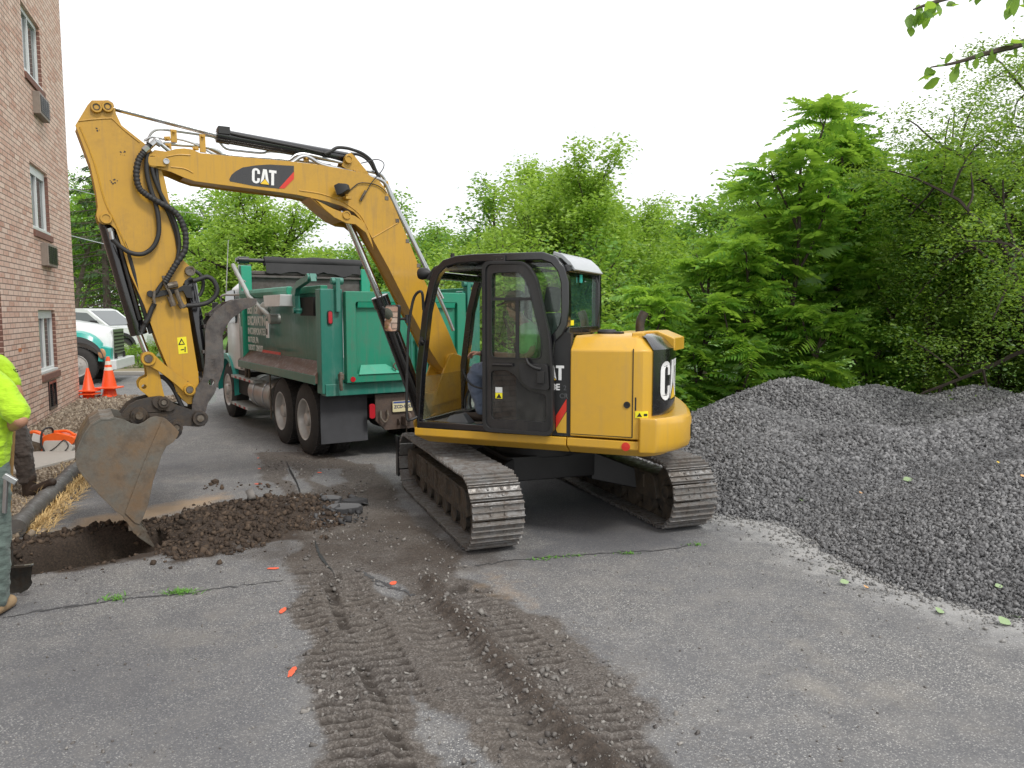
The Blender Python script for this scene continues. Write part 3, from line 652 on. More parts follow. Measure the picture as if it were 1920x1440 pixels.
k &= (face < .12 + .9 * np.abs(2.0 - Z) / D)
k &= r.uniform(size=n) < np.where(Z < .02, .35, 1)
idx = np.nonzero(k)[0][:230000]
s = (.0095 + .030 * r.power(.33, len(idx))) * np.clip(D[idx] / 6.5, .9, 1.5)
V, F = stones(np.stack([X[idx], Y[idx], Z[idx] + s * .12], 1), s, .62, .42, seed=4)
so_ = mobj("pile_stones", npmesh("pile_stones", V, F, GRAV), parent=pile_o, kind='stuff')
# stray stones and pale dust at the foot of the pile
n = 160000; X = r.uniform(.8, 8, n); Y = r.uniform(3, 9.5, n); Z = pile_h(X, Y); k = (Z > -.26) & (Z < 0.02) & (r.uniform(size=n) < np.exp((Z) * 14) * .7); idx = np.nonzero(k)[0][:9000]
s = .006 + .024 * r.power(.5, len(idx)); V, F = stones(np.stack([X[idx], Y[idx], s * .2], 1), s, .6, .4, seed=5)
mobj("stray_stones", npmesh("stray_stones", V, F, stonemat("dusty pale stones", (.20, .20, .20), (.44, .43, .41))), label="pale dusty stones spilled along the foot of the gravel pile", cat="gravel", kind='stuff')
# fallen leaves on the pile and the road
def leaf_thing(x, y, size, col, label, ang, curl=.25):
    d = ray(x, y); t = .5; hit = None
    while t < 16:
        p = Vector((0, 0, CAM_H)) + d * t; hh = max(float(pile_h(np.array([p.x]), np.array([p.y]))[0]), 0)
        if p.z < hh + .012: hit = p; break
        t += .02
    if hit is None: hit = gp(x, y)
    size *= .82; mb = MB(); rows = []
    for i in range(9):
        u = i / 8; w_ = size * .34 * math.sin(math.pi * u ** .8) + .002
        rows.append([(size * (u - .5), -w_, .010 + curl * w_), (size * (u - .5), 0, .008 + .12 * size * math.sin(u * 3)), (size * (u - .5), w_, .010 + curl * w_)])
    vs = [q for r0 in rows for q in r0]; mb.add(vs, [(i * 3 + j, i * 3 + j + 1, i * 3 + j + 4, i * 3 + j + 3) for i in range(8) for j in (0, 1)])
    mb.bar((-size * .5, 0, .01), (-size * .68, 0, .02), .003, .003)
    o = obj("fallen_leaf", mb, col, M=Matrix.Translation(hit + Vector((0, 0, .004))) @ Matrix.Rotation(ang, 4, 'Z') @ Matrix.Rotation(R(24), 4, 'X'), label=label, cat="leaf", group="fallen leaves")
LG = plain("pale green leaf", (.27, .37, .19), .6, 0, .15, 30, .1); LY = plain("yellow leaf", (.72, .52, .08), .6, 0, .2, 30, .1); LO = plain("pale orange leaf", (.62, .36, .16), .6, 0, .2, 30, .1)
leaf_thing(1703, 902, .13, LG, "long pale green leaf lying alone halfway up the gravel pile", .1)
leaf_thing(1872, 870, .06, LY, "small yellow leaf on the pile near the right edge of the photo", .6)
leaf_thing(1917, 895, .05, LO, "orange leaf cut by the right edge of the photo", .2)
leaf_thing(1613, 926, .055, LO, "tiny orange leaf in the middle of the gravel slope", .9)
leaf_thing(1500, 940, .08, LG, "crumpled pale green leaf low on the pile near the excavator track", 1.6)
leaf_thing(1536, 877, .04, LG, "smallest green leaf high on the gravel slope", .4)
leaf_thing(1562, 1072, .10, LG, "green leaf at the foot of the pile farthest from the right corner", 2.3)
leaf_thing(1583, 1094, .09, LG, "second green leaf lying just below the first at the pile foot", .3)
leaf_thing(1622, 1103, .06, LO, "pale orange leaf at the edge of the pile foot", 1.2)
leaf_thing(1760, 1148, .10, LG, "upright green leaf at the pile foot, between orange leaf and corner leaf", .9)
leaf_thing(1882, 1168, .13, LG, "largest pale green leaf at the pile foot in the lower right corner", .6)
leaf_thing(1900, 1160, .07, LG, "small green leaf touching the largest corner leaf", 2.6)
leaf_thing(1872, 1102, .07, LG, "dull green leaf among stones above the corner leaves", .2)

# grass growing in the cracks, dry straw along the log
def blades(name, spots, n, h, spread, mat, label, cat, seed, lean=.5, w0=.004):
    r = np.random.default_rng(seed); S = np.array(spots); i = r.integers(0, len(S), n)
    B = S[i] + np.concatenate([r.normal(0, 1, (n, 2)) * np.array(spread), np.zeros((n, 1))], 1)
    a = r.uniform(0, 6.28, n); L = h * r.uniform(.4, 1.2, n); d = np.stack([np.cos(a) * lean * r.uniform(.3, 1.6, n), np.sin(a) * lean * r.uniform(.3, 1.6, n), np.ones(n)], 1)
    d /= np.linalg.norm(d, axis=1)[:, None]; sd = np.stack([-np.sin(a), np.cos(a), a * 0], 1) * w0
    mid = B + d * L[:, None] * .55; tip = mid + (d * np.array([1.9, 1.9, .35])) * L[:, None] * .5
    V = np.stack([B - sd, B + sd, mid + sd * .8, mid - sd * .8, tip - sd * .1, tip + sd * .1], 1).reshape(-1, 3)
    F = (np.array([[0, 1, 2, 3], [3, 2, 5, 4]])[None] + (np.arange(n) * 6)[:, None, None]).reshape(-1, 4)
    return mobj(name, npmesh(name, V, F, mat), label=label, cat=cat, kind='stuff')
blades("grass_tuft", [tuple(gp(x, y)) for x, y in ((330, 1112), (343, 1110), (338, 1112), (215, 1124))], 160, .05, (.06, .03), GRNG, "sparse green grass growing in the left asphalt crack", "grass", 1, 1.6)
blades("grass_tuft", [tuple(gp(x, y)) for x, y in ((1040, 1046), (1085, 1042), (1180, 1038), (1010, 1050), (1300, 1022))], 160, .03, (.05, .015), GRNG, "tiny green weeds in the crack near the excavator track", "grass", 2, 1.4)
# ---------------------------------------------------------------- excavator
XC = Matrix.Translation((.28, 7.78, 0)) @ Matrix(((-.923, -.385, 0, 0), (.385, -.923, 0, 0), (0, 0, 1, 0), (0, 0, 0, 1)))
XC = frame((.28, 7.78, 0), math.atan2(.385, -.923))
EX = thing("excavator", "yellow tracked excavator with black cab and its arm reaching to the trench", "excavator", XC)
X = EX
# --- undercarriage (its own heading)
TF = frame((.28, 7.78, 0), math.atan2(.939, -.343))        # x = forward along the tracks, y = to the left of that
def track(lat):
    tr = bpy.data.objects.new("track", None); COL.objects.link(tr); tr.parent = X; WM[tr.name] = XC
    sgn = 1 if lat > 0 else -1
    Rr, hx_, zc = .285, 1.12, .335
    # frame
    mb = MB()
    mb.loft([[(x, lat - .13, z) for x, z in rpoly([(-.98, .22), (.98, .22), (.98, .46), (-.9, .46)], .05)], [(x, lat + .13, z) for x, z in rpoly([(-.98, .22), (.98, .22), (.98, .46), (-.9, .46)], .05)]])
    for xx in (-.75, -.35, .05, .45): mb.box(xx, xx + .06, lat - .15, lat + .15, .30, .44)
    obj("track_frame", mb, TRKF, tr, TF, bevel=.008)
    mb = MB()
    mb.lathe((-hx_, lat - .09, zc), (0, 1, 0), [(0, .06), (0, .235), (.02, .25), (.05, .25), (.05, .27), (.13, .27), (.13, .25), (.16, .25), (.18, .235), (.18, .13), (.165, .12), (.165, .06)], 36)
    mb.cyl((-hx_, lat - .13, zc), (-hx_, lat + .13, zc), .06); obj("idler", mb, TRKF, tr, TF)
    mb = MB(); n = 21; prof = []
    for k in range(n):
        for da, rr in ((-.32, .235), (-.15, .275), (.15, .275), (.32, .235)): a = 2 * math.pi * (k + da) / n; prof.append((hx_ + rr * math.cos(a), zc + rr * math.sin(a)))
    mb.plate(prof, lat - .03, lat + .03); mb.cyl((hx_, lat - .14, zc), (hx_, lat + .16, zc), .15); obj("sprocket", mb, TRKF, tr, TF)
    for xx in (-.78, -.47, -.16, .16, .47, .78):
        mb = MB(); mb.lathe((xx, lat - .11, .165), (0, 1, 0), [(0, .05), (0, .095), (.06, .095), (.06, .07), (.16, .07), (.16, .095), (.22, .095), (.22, .05)], 20); obj("track_roller", mb, TRKF, tr, TF)
    for s_ in (-1, 1):       # inner chain links
        mb = MB(); ring = []
        L = 2 * hx_; per = 2 * L + 2 * math.pi * Rr
        m = 84
        for k in range(m):
            q, nrm = belt(k / m * per, Rr - .035, hx_, zc, per); q2, _ = belt((k + .86) / m * per, Rr - .035, hx_, zc, per)
            mb.bar((q[0], lat + s_ * .055, q[1]), (q2[0], lat + s_ * .055, q2[1]), .03, .062, (nrm[0], 0, nrm[1]))
        obj("chain_link_row", mb, TRKF, tr, TF, smooth=0)
    # shoes
    L = 2 * hx_; per = 2 * L + 2 * math.pi * Rr; n = 42; p_ = per / n
    sh = None
    prof = [(-.072, 0), (.072, 0), (.074, .014), (.062, .017), (.060, .040), (.050, .041), (.046, .017), (.006, .013), (.003, .036), (-.007, .036), (-.010, .013), (-.050, .017), (-.052, .040), (-.062, .041), (-.066, .016), (-.074, .012)]
    prof = [(a * .98, b) for a, b in prof]
    for k in range(n):
        q, nrm = belt((k + .35) * p_, Rr, hx_, zc, per)
        tx, tz = nrm[1], -nrm[0]
        mb = MB(); rr = random.Random(k + 100 * (lat > 0)); dj = rr.uniform(-.004, .004)
        mb.plate([(a, b) for a, b in prof], lat - .225 + dj, lat + .225 + dj, fn=lambda a, y, b: (q[0] + tx * a + nrm[0] * b, y, q[1] + tz * a + nrm[1] * b))
        for yy in (-.06, .06):
            for aa in (-.03, .028):
                c = (q[0] + tx * aa + nrm[0] * .012, lat + yy, q[1] + tz * aa + nrm[1] * .012); mb.tube([c, (c[0] + nrm[0] * .014, c[1], c[2] + nrm[1] * .014)], .012, 6)
        obj("track_shoe", mb, SHOE, tr, TF, smooth=0, bevel=.003, seg=1)
    return tr
def belt(s, Rr, h, zc, per):
    L = 2 * h; arc = math.pi * (per - 2 * L) / (2 * math.pi); s = s % per
    if s < L: sag = .035 * math.sin(math.pi * s / L) * 0; return (-h + s, zc + Rr - sag), (0, 1)
    s -= L
    if s < arc: a = math.pi / 2 - s / arc * math.pi; return (h + Rr * math.cos(a), zc + Rr * math.sin(a)), (math.cos(a), math.sin(a))
    s -= arc
    if s < L: return (h - s, zc - Rr), (0, -1)
    s -= L; a = -math.pi / 2 - s / arc * math.pi; return (-h + Rr * math.cos(a), zc + Rr * math.sin(a)), (math.cos(a), math.sin(a))
track(.935); track(-.935)
mb = MB()
mb.loft([[(x, y, z) for x, y in rpoly([(-.42, -.5), (.42, -.5), (.42, .5), (-.42, .5)], .12)] for z in (.38, .62)])
for s_ in (-1, 1):
    mb.loft([[(x, s_ * y, z) for x, z in pr] for y, pr in ((.4, [(-.40, .34), (.40, .34), (.40, .62), (-.40, .62)]), (.84, [(-.60, .25), (.60, .25), (.55, .44), (-.55, .44)]))])
mb.cyl((0, 0, .60), (0, 0, .84), .46, 40)
for s_ in (-.38, .38): mb.bar((.4, s_, .42), (1.52, s_ * 1.4, .36), .10, .16)
obj("undercarriage_frame", mb, UND, X, TF, bevel=.01)
mb = MB(); prof = [(1.56, .10), (1.52, .20), (1.505, .32), (1.52, .46), (1.57, .56), (1.61, .555), (1.56, .45), (1.545, .32), (1.56, .21), (1.60, .11)]
mb.plate(prof, -1.16, 1.16)
for s_ in (-1.16, 1.14): mb.plate([(1.50, .10), (1.62, .09), (1.62, .57), (1.50, .57)], s_, s_ + .02)
obj("dozer_blade", mb, BLKD, X, TF, bevel=.004)
# --- upper structure
TAIL = [(-1.31, 1.08), (-1.37, 1.02), (-1.42, .93), (-1.45, .80), (-1.45, .60), (-1.43, .40), (-1.39, .15), (-1.33, -.15), (-1.24, -.45), (-1.12, -.75), (-1.0, -.98)]
def outline(ins=0, x0=.83, tail=1.42, w=1.1):
    pts = [(x0 - ins, -w + ins), (x0 - ins, w - ins)]
    pts += [(-1.02, w - ins), (-1.24, w - .004 - ins)]
    arc = [(x * (1 - ins * .62), y * (1 - ins * .8)) for x, y in TAIL]
    return pts + arc + [(-.90, -w + ins)]
def cut(poly, xa, xb):
    out = []
    for i in range(len(poly)):
        p, q = poly[i], poly[(i + 1) % len(poly)]
        ins_ = lambda a: xa - 1e-9 <= a[0] <= xb + 1e-9
        if ins_(p): out.append(p)
        for lim in (xa, xb):
            if (p[0] - lim) * (q[0] - lim) < 0: t = (lim - p[0]) / (q[0] - p[0]); out.append((lim, p[1] + t * (q[1] - p[1])))
    # order by angle round the centroid
    cx = sum(p[0] for p in out) / len(out); cy = sum(p[1] for p in out) / len(out)
    return sorted(out, key=lambda p: math.atan2(p[1] - cy, p[0] - cx))
def oloft(mb, polys_z):
    return mb.loft([[(x, y, z) for x, y in poly] for poly, z in polys_z])
for xa, xb, nm in ((-.655, .83, "body_skirt"), (-1.6, -.665, "body_skirt")):
    mb = MB(); o0 = cut(outline(.0), xa, xb); o1 = cut(outline(.02), xa, xb); o2 = cut(outline(.12), xa, xb - (.10 if xb > 0 else 0))
    o2 = [(x * .995, y) for x, y in o2]
    mb.loft([[(x, y, z) for x, y in o0] for z in (.93, .86)], caps=True)
    f0 = lambda k: [(x - (.10 * k if x > .8 else 0), y * (1 - .09 * k), z_) for x, y in o0 for z_ in (.86 - .07 * k,)]
    mb.loft([f0(0), f0(.35), f0(1)], caps=True)
    obj(nm, mb, YELB, X, bevel=.006)
mb = MB(); mb.plate([(-1.3, .84), (.78, .84), (.78, .93), (-1.3, .93)], -.98, .98); obj("deck", mb, BLKM, X)
# engine hood with chamfered shoulders
def hoodring(z, ins, xa=-.69):
    return [(x, y, z) for x, y in cut(outline(ins), -1.6, xa)]
HZ = [(.945, .0), (1.0, .0), (1.60, .0), (1.68, .0), (1.775, .10), (1.80, .15)]
mb = MB(); mb.loft([hoodring(z, i) for z, i in HZ]); obj("engine_hood", mb, YELB, X, bevel=.012, seg=3)
# side door seam, handle recess, lock, stickers
def sidestrip(x0, x1, z0, z1, y=1.104, th=.004): m_ = MB(); m_.box(x0, x1, y - th, y + .001, z0, z1); return m_
mb = MB(); 
for a in ((-1.236, -1.229, .97, 1.70), (-1.236, -.70, .962, .968)): mb.box(a[0], a[1], 1.090, 1.1012, a[2], a[3])
obj("panel_gap", mb, INK, X, smooth=0)
mb = MB(); mb.lathe((-1.185, 1.094, 1.235), (0, 1, 0), [(0, .028), (.010, .028), (.010, .018), (.004, .016), (.004, .0)]); obj("lock", mb, BLKM, X)
mb = MB(); mb.box(-1.262, -1.245, 1.070, 1.094, 1.19, 1.30); obj("door_pull", mb, BLKM, X)
mb = MB(); mb.lathe((-1.18, 1.094, .885), (0, 1, 0), [(0, .036), (.010, .036), (.012, .0)]); obj("reflector", mb, RED, X)
# curved black rear panel with its lettering: written on the tail curve by arc length
TA = [(-1.02, 1.1), (-1.24, 1.096)] + TAIL
TS = spline([(a, b, 0) for a, b in TA], 8); TL = [0]
for i in range(len(TS) - 1): TL.append(TL[-1] + (TS[i + 1] - TS[i]).length)
def tailpt(s, z, off=0):
    i = max(0, min(len(TS) - 2, int(np.searchsorted(TL, s)) - 1)); t = (s - TL[i]) / (TL[i + 1] - TL[i]); p = TS[i].lerp(TS[i + 1], t); d = (TS[i + 1] - TS[i]).normalized(); n_ = Vector((-abs(d.y) , 0, 0)); nn = Vector((d.y, -d.x, 0)); 
    if nn.dot(p) < 0: nn = -nn
    q = p + nn * off; return (q.x, q.y, z)
def tailpatch(s0, s1, zf0, zf1, off, k=26, zk=1):
    mb = MB(); r0 = []; r1 = []
    for i in range(k + 1):
        s_ = s0 + (s1 - s0) * i / k; r0.append(tailpt(s_, zf0(i / k), off)); r1.append(tailpt(s_, zf1(i / k), off))
    rb = [tailpt(s0 + (s1 - s0) * i / k, zf0(i / k), -.01) for i in range(k + 1)]; rt = [tailpt(s0 + (s1 - s0) * i / k, zf1(i / k), -.01) for i in range(k + 1)]
    mb.loft([rb, r0, r1, rt], closed=False, caps=False); return mb
S0 = .385; S1 = TL[-1] - .25
tp = tailpatch(S0, S1, lambda t: 1.145, lambda t: 1.69, .010)
top = [[tailpt(S0 + (S1 - S0) * i / 26, z, o_) for i in range(27)] for z, o_ in ((1.688, .010), (1.785, -.085), (1.815, -.17))]
tp.loft(top, closed=False, caps=False)
obj("rear_grille_panel", tp, BLK, X, smooth=40)
# letters: outlines in a unit box, height 1
def arcpts(cx, cy, rx, ry, a0, a1, n=7): return [(cx + rx * math.cos(R(a0 + (a1 - a0) * i / n)), cy + ry * math.sin(R(a0 + (a1 - a0) * i / n))) for i in range(n + 1)]
LC = arcpts(.30, .76, .30, .24, 0, 180) + arcpts(.30, .24, .30, .24, 180, 360) + [(.60, .36), (.40, .36), (.40, .24)] + arcpts(.30, .22, .10, .08, 0, -180) + arcpts(.30, .78, .10, .08, 180, 0) + [(.40, .64), (.60, .64)]
LA = [(.0, 0), (.20, 1), (.48, 1), (.68, 0), (.47, 0), (.34, .72), (.21, 0)]
LT = [(.19, 0), (.40, 0), (.40, .82), (.58, .82), (.58, 1), (.01, 1), (.01, .82), (.19, .82)]
TRI = [(.62, -.04), (1.32, -.04), (.97, .40)]
def logo(M_fn, parent, M, h, off, name_="lettering", parts=('C', 'A', 'T', 'tri'), dz=0):
    dx = {'C': 0, 'A': .63, 'T': 1.27}
    mb = MB()
    for q in parts:
        if q == 'tri': continue
        o_ = {'C': LC, 'A': LA, 'T': LT}[q]; mb.plate([((a + dx[q]) * h, b * h) for a, b in dens(o_)], off, off + .003, fn=M_fn)
    obj(name_, mb, WHT, parent, M, smooth=0)
    if 'tri' in parts:
        mb = MB(); mb.plate([(a * h * 1.0, b * h) for a, b in dens([(.57, -.03), (1.37, -.03), (.97, .40)])], off + .0045, off + .006, fn=M_fn); obj("logo_triangle", mb, INK, parent, M, smooth=0)
        mb = MB(); mb.plate([(a * h, b * h) for a, b in dens([(.64, -.0), (1.30, -.0), (.97, .345)])], off + .0075, off + .009, fn=M_fn); obj("logo_triangle", mb, TRIY, parent, M, smooth=0)
def dens(P, st=.12):
    out = []
    for i in range(len(P)):
        a, b = P[i], P[(i + 1) % len(P)]; L = math.hypot(b[0] - a[0], b[1] - a[1]); k = max(1, int(L / st))
        for j in range(k): out.append((a[0] + (b[0] - a[0]) * j / k, a[1] + (b[1] - a[1]) * j / k))
    return out
logo(lambda x, y, z: tailpt(S0 + .085 + x, z + 1.26, y), X, None, .33, .013)
# warning sticker on the tail
tpw = tailpatch(.235, .345, lambda t: 1.13, lambda t: 1.185, .004, 6); obj("warning_sticker", tpw, WARN, X)
mb = MB()
mb.plate([(.25, 1.14), (.29, 1.14), (.27, 1.175)], .005, .007, fn=lambda x, y, z: tailpt(x, z, y)); mb.plate([(.305, 1.145), (.335, 1.145), (.335, 1.165), (.305, 1.165)], .005, .007, fn=lambda x, y, z: tailpt(x, z, y)); obj("sticker_print", mb, INK, X, smooth=0)
# small fixtures on the hood
mb = MB(); mb.loft([[(x, y, z) for x, y in ((-1.18, .84), (-1.18, .95), (-1.28, .93), (-1.28, .84))] for z in (1.76, 1.83)] ); obj("hinge_cover", mb, YELB, X, bevel=.012)
mb = MB(); mb.loft([[(-1.10, .50, 1.80), (-1.10, .05, 1.80), (-1.10, .05, 1.825), (-1.10, .50, 1.825)], [(-1.30, .50, 1.80), (-1.30, .05, 1.80), (-1.30, .05, 1.835), (-1.30, .50, 1.835)], [(-1.46, .52, 1.66), (-1.46, .05, 1.66), (-1.46, .05, 1.77), (-1.46, .52, 1.77)]]); obj("rear_cover_flap", mb, YELB, X, bevel=.012)
mb = MB(); mb.tube([(-.93, -.42, 1.76), (-.93, -.42, 1.90), (-.97, -.44, 2.0)], .045, 14, smooth=4); obj("exhaust_pipe", mb, COUP, X)
mb = MB(); mb.lathe((-.80, .35, 1.79), (0, 0, 1), [(0, .09), (.03, .09), (.05, .07), (.05, 0)]); mb.box(-.95, -.75, .30, .40, 1.80, 1.82); obj("filler_cap", mb, BLKM, X, bevel=.004)
# counterweight
def cw(z, k):
    a = [(-1.30, 1.13), (-1.44, 1.11), (-1.52, 1.03), (-1.60, .86), (-1.64, .70), (-1.62, .52), (-1.56, .25), (-1.48, -.05), (-1.38, -.35), (-1.26, -.65), (-1.10, -.95)]
    a = [(-1.28 + (x + 1.28) * k, y * (.97 + .03 * k)) for x, y in a] + [(-.95, -.9), (-1.1, .2), (-1.2, .9)]; return [(x, y, z) for x, y in a]
mb = MB(); mb.loft([cw(.84, .86), cw(.87, .96), cw(.92, 1), cw(1.08, 1), cw(1.115, .97), cw(1.135, .9)]); obj("counterweight", mb, YELB, X, bevel=.015, seg=3)
mb = MB(); mb.plate(rpoly([(-.025, -.055), (.025, -.055), (.025, .055), (-.025, .055)], .02), 0, .012, fn=lambda x, y, z: (-1.632 - y * 1.0, .66 + x, .99 + z)); obj("tie_down_eye", mb, BLKM, X)
# right hand side: tank cover and box beyond the boom
mb = MB(); mb.loft([[(x, y, z) for x, y in rpoly([(-.67, -1.08), (.76, -1.08), (.76, -.42), (.3, -.36), (-.67, -.30)], .06)] for z in (.94, 1.42)]); obj("tank_cover", mb, YELB, X, bevel=.02)

# --- cab
def sweep(mb, path, w, d, y, closed=True):
    """rectangular tube along an (x, z) path; w in the plane, d across"""
    P = [Vector((a, b)) for a, b in path]; n = len(P); rings = []
    for i in range(n):
        a = P[i - 1] if (i or closed) else P[i]; c = P[(i + 1) % n] if (i < n - 1 or closed) else P[i]
        t = (c - a).normalized(); nn = Vector((-t.y, t.x))
        q = P[i]; rings.append([(q.x + nn.x * w / 2, y - d / 2, q.y + nn.y * w / 2), (q.x - nn.x * w / 2, y - d / 2, q.y - nn.y * w / 2), (q.x - nn.x * w / 2, y + d / 2, q.y - nn.y * w / 2), (q.x + nn.x * w / 2, y + d / 2, q.y + nn.y * w / 2)])
    if closed: rings.append(rings[0])
    mb.loft(rings, caps=not closed); return mb
SIDE = [(.79, .96), (.775, 1.45), (.70, 2.0), (.635, 2.25), (.585, 2.36), (.50, 2.435), (.38, 2.465), (.2, 2.475), (-.43, 2.475), (-.53, 2.44), (-.60, 2.36), (-.635, 2.25), (-.64, 2.0), (-.63, 1.90), (-.59, 1.83), (-.52, 1.76), (-.50, 1.6), (-.50, .96)]
for y in (1.06, .14):
    mb = MB(); sweep(mb, SIDE, .07, .085, y); obj("cab_side_frame", mb, BLK, X, bevel=.014, seg=3)
    mb = MB(); mb.bar((.09, y, .95), (.06, y, 2.46), .07, .07, (1, 0, 0)); obj("cab_pillar", mb, BLK, X, bevel=.01)
for (x, z) in ((.79, .97), (.60, 2.33), (-.60, 2.33), (-.50, 1.0), (-.56, 1.80)): mb = MB(); mb.bar((x, .16, z), (x, 1.04, z), .07, .07); obj("cab_cross_member", mb, BLK, X, bevel=.012)
mb = MB(); rp_ = [(.56, 2.40), (.48, 2.462), (.36, 2.488), (.2, 2.50), (-.42, 2.50), (-.54, 2.462), (-.615, 2.38)]
mb.loft([[(x, y, z) for x, z in rp_] + [(x, y, z - .03) for x, z in rp_[::-1]] for y in (.13, 1.07)]); obj("cab_roof", mb, BLK, X, bevel=.006)
mb = MB(); mb.loft([[(-.50, y, 2.520), (-.58, y, 2.492), (-.65, y, 2.43), (-.70, y, 2.36), (-.685, y, 2.35), (-.63, y, 2.40), (-.56, y, 2.465), (-.49, y, 2.49)] for y in (.15, 1.0)]); obj("roof_rear_visor", mb, plain("grey roof cap", (.34, .36, .38), .25, 0, .1, 6, 0), X, bevel=.006)
mb = MB(); mb.box(-.10, .02, 1.095, 1.125, 2.40, 2.49); mb.tube([(-.07, 1.12, 2.455), (-.07, 1.132, 2.455)], .008, 8); mb.tube([(-.02, 1.12, 2.455), (-.02, 1.132, 2.455)], .008, 8); obj("door_catch", mb, BLK, X, bevel=.005)
mb = MB(); mb.cyl((.47, 1.0, 2.46), (.47, 1.0, 2.53), .018); mb.cyl((-.2, .6, 2.49), (-.2, .6, 2.52), .03); mb.cyl((-.52, .9, 2.48), (-.52, .9, 2.53), .012); obj("roof_fittings", mb, BLKM, X)
mb = MB(); mb.plate([(-.50, .97), (-.50, 1.58), (-.52, 1.74), (-.62, 1.83), (-.69, 1.82), (-.69, .94), (-.52, .94)], 1.02, 1.085); obj("black_side_panel", mb, BLKM, X)
mb = MB(); mb.plate([(-.49, .99), (.07, .99), (.06, 1.46), (-.49, 1.62)], 1.03, 1.05); obj("cab_lower_panel", mb, BLKM, X)
# side panel decal: end of the logo, model letters, red slash
mb = MB(); mb.plate([(-.56, 1.00), (-.655, 1.16), (-.655, 1.26), (-.56, 1.11)], 1.086, 1.089); obj("red_slash", mb, RED, X, smooth=0)
mb = MB(); mb.plate([(-.575, .965), (-.655, .965), (-.655, 1.15), (-.56, .995)], 1.086, 1.0885); obj("decal_patch", mb, YELB, X, smooth=0)
logo(lambda x, y, z: (-.40 - x, 1.086 + y, 1.42 + z), X, None, .125, .002)
def text(name, s, size, M, mat, parent=None, bold=.0, th=.0012, align='LEFT', spacing=1.0, shear=0):
    cu = bpy.data.curves.new(name, 'FONT'); cu.body = s; cu.size = size; cu.offset = bold; cu.extrude = th; cu.align_x = align; cu.space_character = spacing; cu.shear = shear; cu.resolution_u = 3
    t_ = bpy.data.objects.new("tmp", cu); COL.objects.link(t_); bpy.context.view_layer.update()
    me = bpy.data.meshes.new_from_object(t_.evaluated_get(bpy.context.evaluated_depsgraph_get())); bpy.data.objects.remove(t_)
    base = WM[parent.name] if parent is not None else Matrix.Identity(4)
    me.transform(base.inverted() @ M if parent is not None else M); me.materials.clear(); me.materials.append(mat)
    o = bpy.data.objects.new(name, me); COL.objects.link(o)
    if parent is not None: o.parent = parent; WM[o.name] = base
    return o
def basis(o_, x, y):
    x = Vector(x).normalized(); y = Vector(y).normalized(); z = x.cross(y); return Matrix.Translation(o_) @ Matrix((x, y, z)).transposed().to_4x4()
LX = lambda x, y, z: XC @ basis((x, y, z), (-1, 0, 0), (0, 0, 1))
text("model_lettering", "308E", .075, LX(-.445, 1.088, 1.335), WHT, X, .002)
text("model_lettering", "2", .06, LX(-.625, 1.088, 1.335), GRYP, X, .0)
text("model_lettering", "CR", .06, LX(-.59, 1.088, 1.265), GRYP, X, .0)
# windows
mb = MB(); mb.plate(rpoly([(-.10, 1.55), (-.06, 2.42), (-.50, 2.42), (-.585, 2.33), (-.60, 2.0), (-.57, 1.88), (-.47, 1.72)], .04), 1.055, 1.061); obj("rear_side_window", mb, GLS, X, smooth=0)
mb = MB(); mb.plate([(-.46, 1.0), (-.46, 1.75), (-.58, 1.9), (-.58, 2.4), (.03, 2.42), (.06, 1.0)], .135, .141); mb.plate([(.10, 1.0), (.07, 2.42), (.45, 2.42), (.60, 2.25), (.74, 1.4), (.75, 1.0)], .135, .141); obj("far_side_window", mb, GLS, X, smooth=0)
mb = MB(); mb.loft([[(-.635, y, z) for y in (.18, 1.02) ] for z in (1.87, 2.36)], closed=False, caps=False); o = obj("rear_window", mb, GLSG, X, smooth=0)
mb = MB()
for a, b in (((-.645, .14, 1.84), (-.645, 1.06, 1.84)), ((-.645, .14, 2.37), (-.645, 1.06, 2.37)), ((-.645, .15, 1.84), (-.645, .15, 2.37))): mb.bar(a, b, .05, .06)
obj("rear_window_frame", mb, BLK, X, bevel=.008)
mb = MB(); mb.box(-.655, -.645, .90, .98, 1.885, 1.93); obj("window_sticker", mb, WARN, X, smooth=0)
mb = MB(); mb.box(-.655, -.645, .66, .72, 2.26, 2.33); obj("window_sticker", mb, TEAL, X, smooth=0)
mb = MB(); mb.loft([[(.795, y, .99), (.78, y, 1.40)] for y in (.19, 1.01)], closed=False, caps=False); obj("front_lower_glass", mb, GLSY, X, smooth=0)
mb = MB(); mb.loft([[(.50, y, 2.36), (-.25, y, 2.39), (-.25, y, 2.40), (.50, y, 2.375)] for y in (.19, 1.01)]); obj("raised_windscreen", mb, GLSD, X, smooth=0)
# interior
mb = MB(); mb.plate([(-.48, .93), (.76, .93), (.76, .965), (-.48, .965)], .17, 1.04); obj("cab_floor", mb, MATF, X, bevel=.005)
mb = MB(); mb.box(-.40, .02, .36, .84, 1.00, 1.22); mb.box(-.40, .08, .34, .86, 1.22, 1.36); mb.loft([[(-.34, y, 1.30), (-.22, y, 1.32), (-.36, y, 2.0), (-.46, y, 1.98)] for y in (.37, .83)]); mb.loft([[(-.38, y, 2.0), (-.30, y, 2.0), (-.33, y, 2.24), (-.40, y, 2.22)] for y in (.46, .74)])
obj("seat", mb, SEATM, X, bevel=.04, seg=3)
for y0, y1 in ((.87, 1.02), (.18, .33)):
    mb = MB(); mb.loft([[(-.35, y, 1.0), (.12, y, 1.0), (.24, y, 1.12), (.24, y, 1.42), (.10, y, 1.52), (-.35, y, 1.52)] for y in (y0, y1)]) if y0 < .5 else mb.loft([[(-.35, y, 1.36), (.02, y, 1.36), (.10, y, 1.44), (.04, y, 1.52), (-.35, y, 1.52)] for y in (y0, y1)])
    obj("control_console", mb, GRYP, X, bevel=.02)
